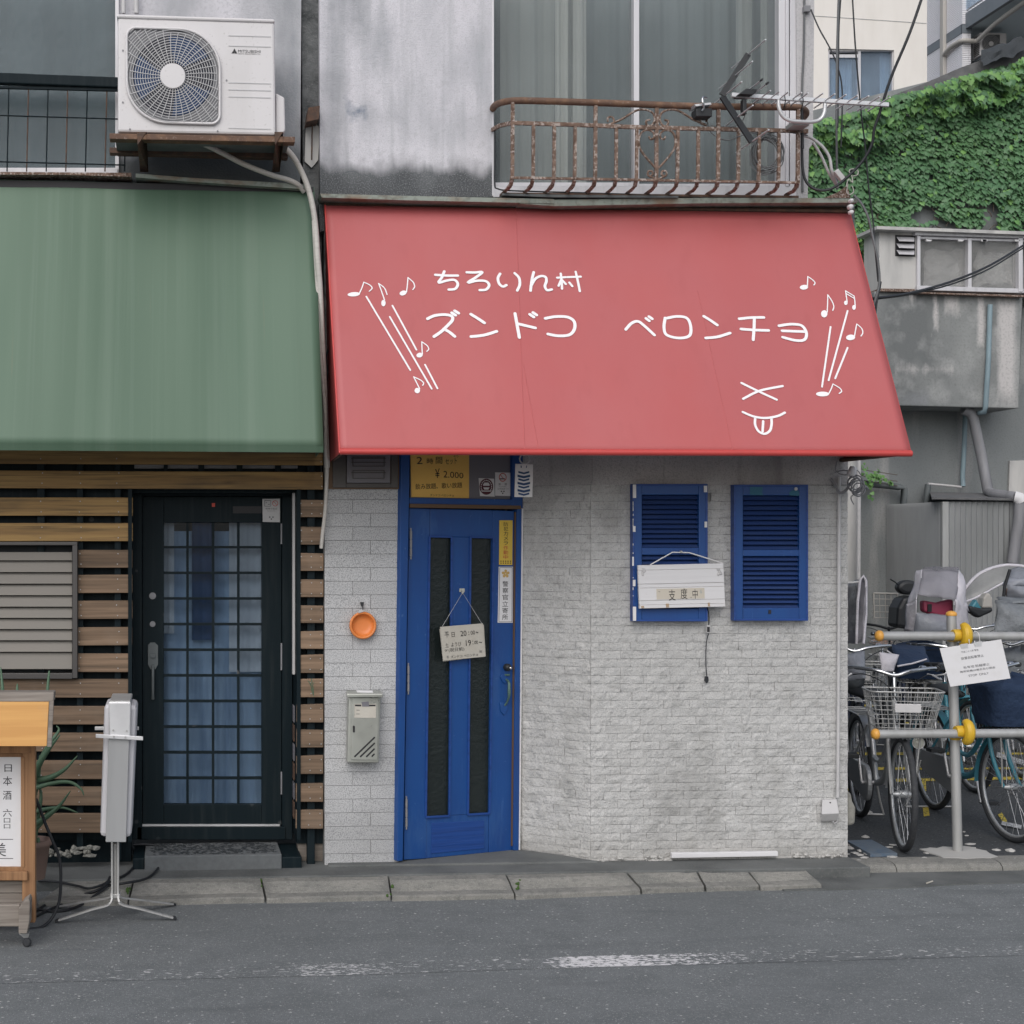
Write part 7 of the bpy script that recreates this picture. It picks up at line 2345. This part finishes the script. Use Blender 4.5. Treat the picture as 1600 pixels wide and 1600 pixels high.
MB().poly(BK, [(1432, 456), (1600, 461), (1600, 464), (1432, 458)], .64, .2).build('ledge', M['rust'], gb)
# pipes on it
def bpipe(label, pts, r_, m, name='drain_pipe'):
    P_ = [BK.at(x, y, o) for x, y, o in pts]
    return tag(MB().tube(P_, r_, 10).build(name, M[m], None), label, 'pipe')
bpipe('pale blue pipe running down the face of the overhanging concrete bay', [(1547, 476, .60), (1544.5, 560, .60), (1540, 635, .60), (1538, 644, .58), (1530, 645, .45)], .026, 'pipe_blue')
bpipe('thin green-grey pipe below the bay with a broken lower end', [(1508, 648, .10), (1506.5, 700, .10), (1504, 745, .10), (1505, 760, .12)], .025, 'pipe_blue')
bpipe('short pale pipe linking the broken green pipe to the slanting black one', [(1502, 761, .12), (1478, 758.5, .12), (1450, 756, .12)], .014, 'conduit')
bpipe('thick grey waste pipe slanting down from under the bay to the shed roof', [(1505, 640, .40), (1516, 645, .40), (1521, 655, .38), (1534, 715, .35), (1544, 768, .45), (1553, 772, 1.0), (1588, 777, 1.25)], .055, 'pipe_grey')
bpipe('thick grey pipe continuing down the front of the shed from the white joint', [(1594, 780, 1.3), (1592, 810, 1.3), (1582, 880, 1.3)], .055, 'pipe_grey')
bpipe('white pipe elbow wrapped at the corner of the shed roof', [(1586, 777, 1.28), (1592, 778, 1.3), (1595, 784, 1.3)], .065, 'paper')
bpipe('long black drain pipe with a side loop beside the shed', [(1450, 757, .12), (1446, 800, .12), (1441, 855, .12), (1437, 885, .12), (1434, 905, .12)], .032, 'pipe_dark')
bpipe('dark square-bent drain pipe coming from behind the tiled shop', [(1330, 752, .12), (1360, 756.5, .12), (1405, 761, .12), (1413, 763, .12), (1411, 800, .12), (1408, 855, .12), (1409, 860, .12), (1437, 863, .12)], .036, 'pipe_dark')
bpipe('slim grey pipe standing close to the corner of the tiled shop', [(1342, 690, .62), (1341.5, 905, .62)], .022, 'conduit')
# shed
shd = thing('corrugated_shed', 'grey corrugated metal shed against the concrete building', 'shed', BK.at(1540, 1130, 1.0))
SX0, SX1 = BK.at(1473, 900, 1.2).x, BK.at(1760, 900, 1.2).x
zt_ = BK.at(1530, 784, 1.2).z
def corr(x0, x1, y, horizontal=True):
    mb = MB()
    n = int(abs(x1 - x0) / .058)
    vs, fs = [], []
    for i in range(n * 2 + 1):
        x = x0 + (x1 - x0) * i / (n * 2)
        d = .014 if i % 2 else -.014
        p = (x, y + d) if horizontal else (y + d, x)
        vs += [(p[0], p[1], .1), (p[0], p[1], zt_)]
    for i in range(n * 2):
        fs.append((2 * i, 2 * i + 2, 2 * i + 3, 2 * i + 1))
    return mb.add(vs, fs, False)
corr(SX0, SX1, YB_ - 1.2).build('front_sheet', M['shed'], shd)
corr(YB_ - 1.2, YB_ - .02, SX0, False).build('side_sheet', M['shed'], shd)
MB().box(SX0 - .012, SX0 + .05, YB_ - 1.22, YB_ - 1.18, .1, zt_).build('corner_trim', M['galv'], shd)
rf_ = MB()
rf_.prism([BK.at(1456, 780, 1.24), BK.at(1760, 785, 1.3), BK.at(1760, 776, .0), BK.at(1453, 772, .0)], (0, 0, .02))
rf_.build('roof', M['shingle'], shd)

# ---- ivy over its upper wall
ivy = thing('ivy', 'dense green ivy covering the upper wall beyond the lot', 'ivy', BK.at(1440, 360, .1))
POLY = [(1252, 196), (1280, 186), (1320, 178), (1352, 172), (1390, 150), (1440, 138), (1500, 120), (1545, 108), (1600, 90), (1640, 78), (1640, 372), (1560, 366), (1500, 362), (1490, 340), (1440, 352), (1375, 358), (1372, 400), (1362, 430), (1350, 440), (1335, 420), (1318, 330), (1252, 330)]
def leaf_mesh(name, m, size=1.0, seed=0):
    rr = random.Random(seed)
    # three-lobed ivy leaf, stalk at the top, tip down, folded along its midrib
    o_ = [(0, 0), (.30, .14), (.50, -.12), (.34, -.34), (.30, -.52), (.10, -.62), (0, -.92), (-.10, -.62), (-.30, -.52), (-.34, -.34), (-.50, -.12), (-.30, .14)]
    vs = [(0, -.03, -.30)]
    for x, z in o_:
        x *= size * (1 + rr.uniform(-.08, .08))
        vs.append((x, .16 * abs(x) + .05 * z * z + rr.uniform(-.02, .02), z * size))
    fs = [(0, i, i % 12 + 1) for i in range(1, 13)]
    return MB().add(vs, fs, True).mesh(name, m)
lm = [leaf_mesh('leaf', M['leaf'], 1, i) for i in range(4)]
ll = [leaf_mesh('leaf', M['leaf_light'], 1, i) for i in range(4)]
top_line = POLY[:10]
def topy(x):
    for a, b in zip(top_line[:-1], top_line[1:]):
        if a[0] <= x <= b[0]:
            return a[1] + (b[1] - a[1]) * (x - a[0]) / (b[0] - a[0])
    return 100
big, mass = [], {0: MB(), 1: MB()}
RI = random.Random(5)
def leaf_xf(px, py, off, s, up):
    p = BK.at(px, py, off)
    e = (RI.gauss(-.50, .14) + up, RI.gauss(0, .25), RI.gauss(0, .28))
    return p, e, s
cands = []
tries = 0
while len(cands) < 7600 and tries < 90000:
    tries += 1
    px, py = RI.uniform(1252, 1640), RI.uniform(75, 440)
    if not inside((px, py), POLY):
        continue
    d = py - topy(px)
    # bare gaps low down, where the wall shows
    if py > 318 and 1420 < px < 1560 and mnoise.noise(Vector((px * .03, py * .04, 2))) > .05:
        continue
    fringe = max(0, 1 - d / 75)
    clump = mnoise.noise(Vector((px * .028, py * .035, 7)))
    off = .06 + .42 * fringe * max(0, .75 + clump) * RI.uniform(.4, 1) + .08 * max(0, clump) + RI.uniform(0, .06)
    if fringe > 0 and d < 2:
        off *= .6
    s = RI.uniform(.046, .084) * (1.22 if fringe > .2 else 1)
    light = RI.random() < (.6 if fringe > .25 and clump > -.2 else .05) or (px < 1385 and py > 345 and RI.random() < .45)
    cands.append((px, py, off, s, light, fringe))
cands.sort(key=lambda c: -c[3] * (1 + c[2]) * (1 if c[0] < 1600 else .2))
for k, (px, py, off, s, light, fr_) in enumerate(cands):
    p, e, s = leaf_xf(px, py, off, s, .35 if fr_ > .4 and RI.random() < .4 else 0)
    me = RI.choice(ll if light else lm)
    if k < 297:
        inst('leaf', me, ivy, p, rot=e, scale=(s, s, s))
    else:
        from mathutils import Euler
        T = Matrix.Translation(p) @ Euler(e).to_matrix().to_4x4() @ Matrix.Scale(s, 4)
        mass[1 if light else 0].add([T @ v.co for v in me.vertices], [tuple(q.vertices) for q in me.polygons], True)
mass[0].build('foliage', M['leaf'], ivy, kind='stuff')
mass[1].build('young_foliage', M['leaf_light'], ivy, kind='stuff')
vn = MB()
for k in range(40):
    x, y = RI.uniform(1330, 1600), RI.uniform(300, 372) if RI.random() < .6 else RI.uniform(180, 340)
    if x < 1372:
        y = RI.uniform(380, 500)
    pts = [BK.at(x, y, .07)]
    for j in range(5):
        x += RI.uniform(-12, 12)
        y += RI.uniform(4, 12)
        pts.append(BK.at(x, y, .07 + RI.uniform(0, .03)))
    vn.tube(curve(pts, 3), .005, 4)
vn.build('stem', M['vine'], ivy, kind='stuff')
# small young vine under the awning corner
v2 = thing('vine_sprig', 'light green vine sprig on the low wall by the awning corner', 'vine', BK.at(1370, 750, .2))
mm = MB()
from mathutils import Euler
for k in range(70):
    a = RI.random()
    x = 1328 + a * 62 + RI.gauss(0, 4)
    y = 728 + a * 24 + RI.gauss(0, 10 * (1 - a) + 2)
    if k > 58:
        x, y = 1361 + RI.gauss(0, 2), RI.uniform(750, 780)
    s = RI.uniform(.035, .062)
    p = BK.at(x, y, .2 + RI.uniform(0, .1))
    T = Matrix.Translation(p) @ Euler((RI.gauss(-.3, .3), RI.gauss(0, .4), RI.gauss(0, .5))).to_matrix().to_4x4() @ Matrix.Scale(s, 4)
    me = RI.choice(ll)
    mm.add([T @ v.co for v in me.vertices], [tuple(q.vertices) for q in me.polygons], True)
mm.build('foliage', M['leaf_light'], v2, kind='stuff')
sm_ = MB()
for y0 in (738, 748, 755):
    sm_.tube(curve([BK.at(1326, y0 - 12, .18), BK.at(1350, y0 - 4, .2), BK.at(1375, y0, .2), BK.at(1402, y0 + 4, .16)], 4), .005, 4)
sm_.build('stem', M['vine'], v2)
# roofing edge above the ivy
rfe = MB()
rfe.poly(BK, [(1300, 188), (1352, 170), (1392, 150), (1440, 132), (1500, 106), (1560, 84), (1640, 52), (1640, 92), (1500, 132), (1392, 160), (1330, 184)], .1, -.5)
rfe.build('roof_edge', M['shingle'], gb)
rd = MB()
def tarp(u, v):
    px_, py_ = 1534 + u * 76, 104 - u * 30 - 26 * math.sin(min(1, v) * math.pi) * (1 - .4 * u)
    p = BK.at(px_, py_, .05 + .22 * v)
    return p + Vector((0, mnoise.noise(p * 9) * .05, mnoise.noise(p * 7 + Vector((4, 0, 0))) * .07))
rd.grid(tarp, 22, 10, False)
tag(rd.build('roof_tarpaulin', M['cloth_dark'], None), 'dark crumpled tarpaulin bundle on the roof edge above the ivy', 'tarpaulin')

# ================================================================== far buildings
Yc = 30.0
CR = Plane((0, Yc, 0), (0, -1, 0))
cr = thing('cream_building', 'cream rendered apartment building with a sliding window behind the ivy', 'building', CR.at(1360, 820))
zlo = 0.05
def wallpiece(x0, y0, x1, y1):
    return MB().rect(x0, y0, x1, y1, 0, -.25, CR)
xa, xb = CR.at(1200, 100).x, CR.at(1448.5, 100).x
def wpx(x0, x1, z0, z1):
    MB().box(x0, x1, Yc, Yc + .3, z0, z1).build('wall', M['cream'], cr)
zw0, zw1 = CR.at(1345, 161).z, CR.at(1345, 77).z
x0w, x1w = CR.at(1294, 100).x, CR.at(1397, 100).x
ztop_ = CR.at(1345, -120).z
wpx(xa, x0w, zlo, ztop_)
wpx(x1w, xb, zlo, ztop_)
wpx(x0w, x1w, zw1, ztop_)
wpx(x0w, x1w, zlo, zw0)
MB().box(xa, xb - .01, Yc + .9, Yc + 9, zlo, ztop_).build('body', M['cream'], cr)
MB().box(xb - .3, xb, Yc + .3, Yc + 9, zlo, ztop_).build('side_wall', M['cream'], cr)
lp_ = MB()
lp_.poly(CR, [(1270, 24), (1448, 36), (1448, 36.8), (1270, 24.8)], .01, 0)
lp_.build('joint_line', M['galv'], cr)
fw = MB()
fw.rect(1294, 77, 1397, 80, -.06, -.2, CR)
fw.rect(1394, 80, 1397, 161, -.06, -.2, CR)
fw.rect(1294, 80, 1296, 161, -.06, -.2, CR)
fw.rect(1341, 80, 1345, 161, -.06, -.2, CR)
fw.rect(1294, 158, 1397, 162, -.06, -.2, CR)
fw.rect(1296, 85, 1341, 90, -.07, -.2, CR)
fo = fw.build('window', M['alu'], cr)
MB().rect(1296, 90, 1341, 158, -.12, -.13, CR).build('pane', M['pane_far'], fo)
MB().rect(1345, 80, 1394, 158, -.14, -.15, CR).build('pane', M['pane_far'], fo)
curtain(1298, 1332, 86, 160, Yc + .35, 4, M['curtain_far'], fo, .08, 41)
curtain(1374, 1396, 82, 160, Yc + .35, 3, M['curtain_far'], fo, .08, 42)
curtain(1290, 1400, 70, 165, Yc + .6, 6, M['curtain_teal'], fo, .03, 43)
# tiled apartment block with a balcony
Ya_, Yf = 41.5, 38.0
AF = Plane((0, Yf, 0), (0, -1, 0))
ap_ = thing('tiled_apartment_block', 'pale grey tiled apartment block with balcony and pipes behind the ivy', 'building', AF.at(1560, 830))
XA = AF.at(1503.5, 80).x
XAB = AF.at(1517, 80).x
AB = Plane((0, Yf + 1.4, 0), (0, -1, 0))
zhi = AF.at(1503, -120).z
z0a = AF.at(1503, 160).z
AS = Plane((XA, 0, 0), (-1, 0, 0))
MB().box(XA + .03, XA + 14, Yf + 1.45, Yf + 14, zlo, zhi).build('body', M['apt_joint'], ap_)
MB().box(XA + .03, XAB, Yf + .03, Yf + 2, zlo, zhi).build('fin_wall', M['apt_joint'], ap_)
# tile courses, each course one strip with joints between
def band_of(z):
    return False
ZB0, ZB1 = AF.at(1503, 52).z, AF.at(1503, 38).z
cm = MB()
TCH = .06
z = z0a
rows_ = 0
while z < zhi:
    if not (ZB0 - .02 < z < ZB1):
        y = Yf
        while y < Yf + 9:
            cm.box(XA, XA + .03, y + .006, y + .22, z + .012, z + TCH - .004)
            y += .225
        x = XA
        while x < XAB - .02:
            cm.box(x + .004, min(x + .22, XAB), Yf, Yf + .03, z + .012, z + TCH - .004)
            x += .225
        x = XAB
        while x < XAB + 3.2:
            cm.box(x + .004, x + .22, Yf + 1.40, Yf + 1.45, z + .012, z + TCH - .004)
            x += .225
    z += TCH
cm.build('tile_courses', M['apt_tile'], ap_, kind='stuff')
bd = MB()
bd.box(XA - .02, XA + .03, Yf - .0, Yf + 9, ZB0, ZB1)
bd.box(XA - .02, XAB + .02, Yf - .02, Yf + .03, ZB0, ZB1)
bd.build('band_course', M['apt_band'], ap_)
# balcony
XB_ = AF.at(1508.5, 40).x
zb0, zb1 = AF.at(1508, 45).z, AF.at(1508, 21).z
bl_ = MB()
bl_.box(XB_, XB_ + .14, Yf - 3.4, Yf + 1.4, zb0, zb1)
bl_.build('balcony_side', M['apt_band'], ap_)
MB().box(XB_ + .14, XA + 8, Yf - 3.26, Yf + 1.4, zb0 + .05, zb0 + .2).build('balcony_floor', M['apt_soffit'], ap_)
MB().box(XB_ + .02, XB_ + .05, Yf - 3.3, Yf + 1.4, zb1 + .12, zb1 + 1.2).build('balcony_screen', M['pane_far'], ap_)
MB().tube([(XB_ + .06, Yf - 3.3, zb1 + .12), (XB_ + .06, Yf + 1.4, zb1 + .12)], .03).build('balcony_rail', M['alu'], ap_)
pp1 = MB()
yp = Yf + .95
pp1.box(XA - .13, XA - .005, yp, yp + .22, z0a, zhi)
pp1.build('downpipe', M['far_pipe'], ap_, bevel=.02)
pp2 = MB()
zz = zb0 - .42
pp2.tube(curve([(XA - .1, yp, zz - .1), (XA - .1, Yf + .5, zz), (XA - .05, Yf - .02, zz + .02), (XA + .1, Yf - .12, zz), (XB_ + .28, Yf - .1, zz + .0), (XB_ + .34, Yf - .3, zz + .05), (XB_ + .34, Yf - 1.2, zz + .2), (XB_ + .34, Yf - 3.0, zz + .3)], 5), .075, 10)
pp2.build('drain_arm', M['far_pipe'], ap_)
MB().box(XA - .2, XA - .005, Yf + 2.9, Yf + 3.3, AF.at(1460, 24).z + .3, AF.at(1460, 14).z + .35).build('vent_hood', M['apt_band'], ap_)
# its air conditioner
XC0, XC1 = AF.at(1531.5, 60).x, AF.at(1573, 60).x
a2 = thing('air_conditioner', 'small white air conditioner on the far tiled apartment wall', 'air conditioner', (XC0, Yf, AF.at(1550, 88).z))
zc0, zc1 = AF.at(1550, 87).z, AF.at(1550, 51).z
MB().box(XC0, XC1, Yf, Yf + .45, zc0, zc1).build('casing', M['acwhite'], a2, bevel=.02)
m_ = MB()
for k in range(11):
    zq = zc0 + .05 + (zc1 - zc0 - .1) * k / 11
    m_.box(XC0 - .012, XC0 - .002, Yf + .05, Yf + .36, zq, zq + .022)
m_.build('side_louvre', M['ink'], a2)
cg = Vector(((XC0 * .6 + XC1 * .4), Yf - .004, (zc0 + zc1) / 2 + .01))
rg = (zc1 - zc0) * .40
MB().disc(cg, (0, -1, 0), rg, .01, 28).build('grille', M['ink_grey'], a2)
MB().box(cg.x + .02, cg.x + rg, Yf - .011, Yf - .002, cg.z - rg, cg.z + rg).build('grille_plate', M['ink_grey'], a2)
m_ = MB()
for k in range(5):
    r_ = rg * (.3 + .16 * k)
    m_.tube([cg + Vector((r_ * math.cos(a * .2618), -.016, r_ * math.sin(a * .2618))) for a in range(24)], .006, 4, closed=True)
m_.build('ring', M['galv'], a2)
MB().disc(cg + Vector((0, -.012, 0)), (0, -1, 0), .075, .012, 16).build('hub', M['acwhite'], a2)
m_ = MB()
for x in (XC0 + .05, XC1 - .12):
    m_.box(x, x + .06, Yf + .0, Yf + 1.4, zc0 - .08, zc0 - .02)
m_.box(XC0 - .25, XC1 + .05, Yf + .6, Yf + .66, zc0 - .2, zc0 - .12)
m_.build('bracket', M['apt_band'], a2)
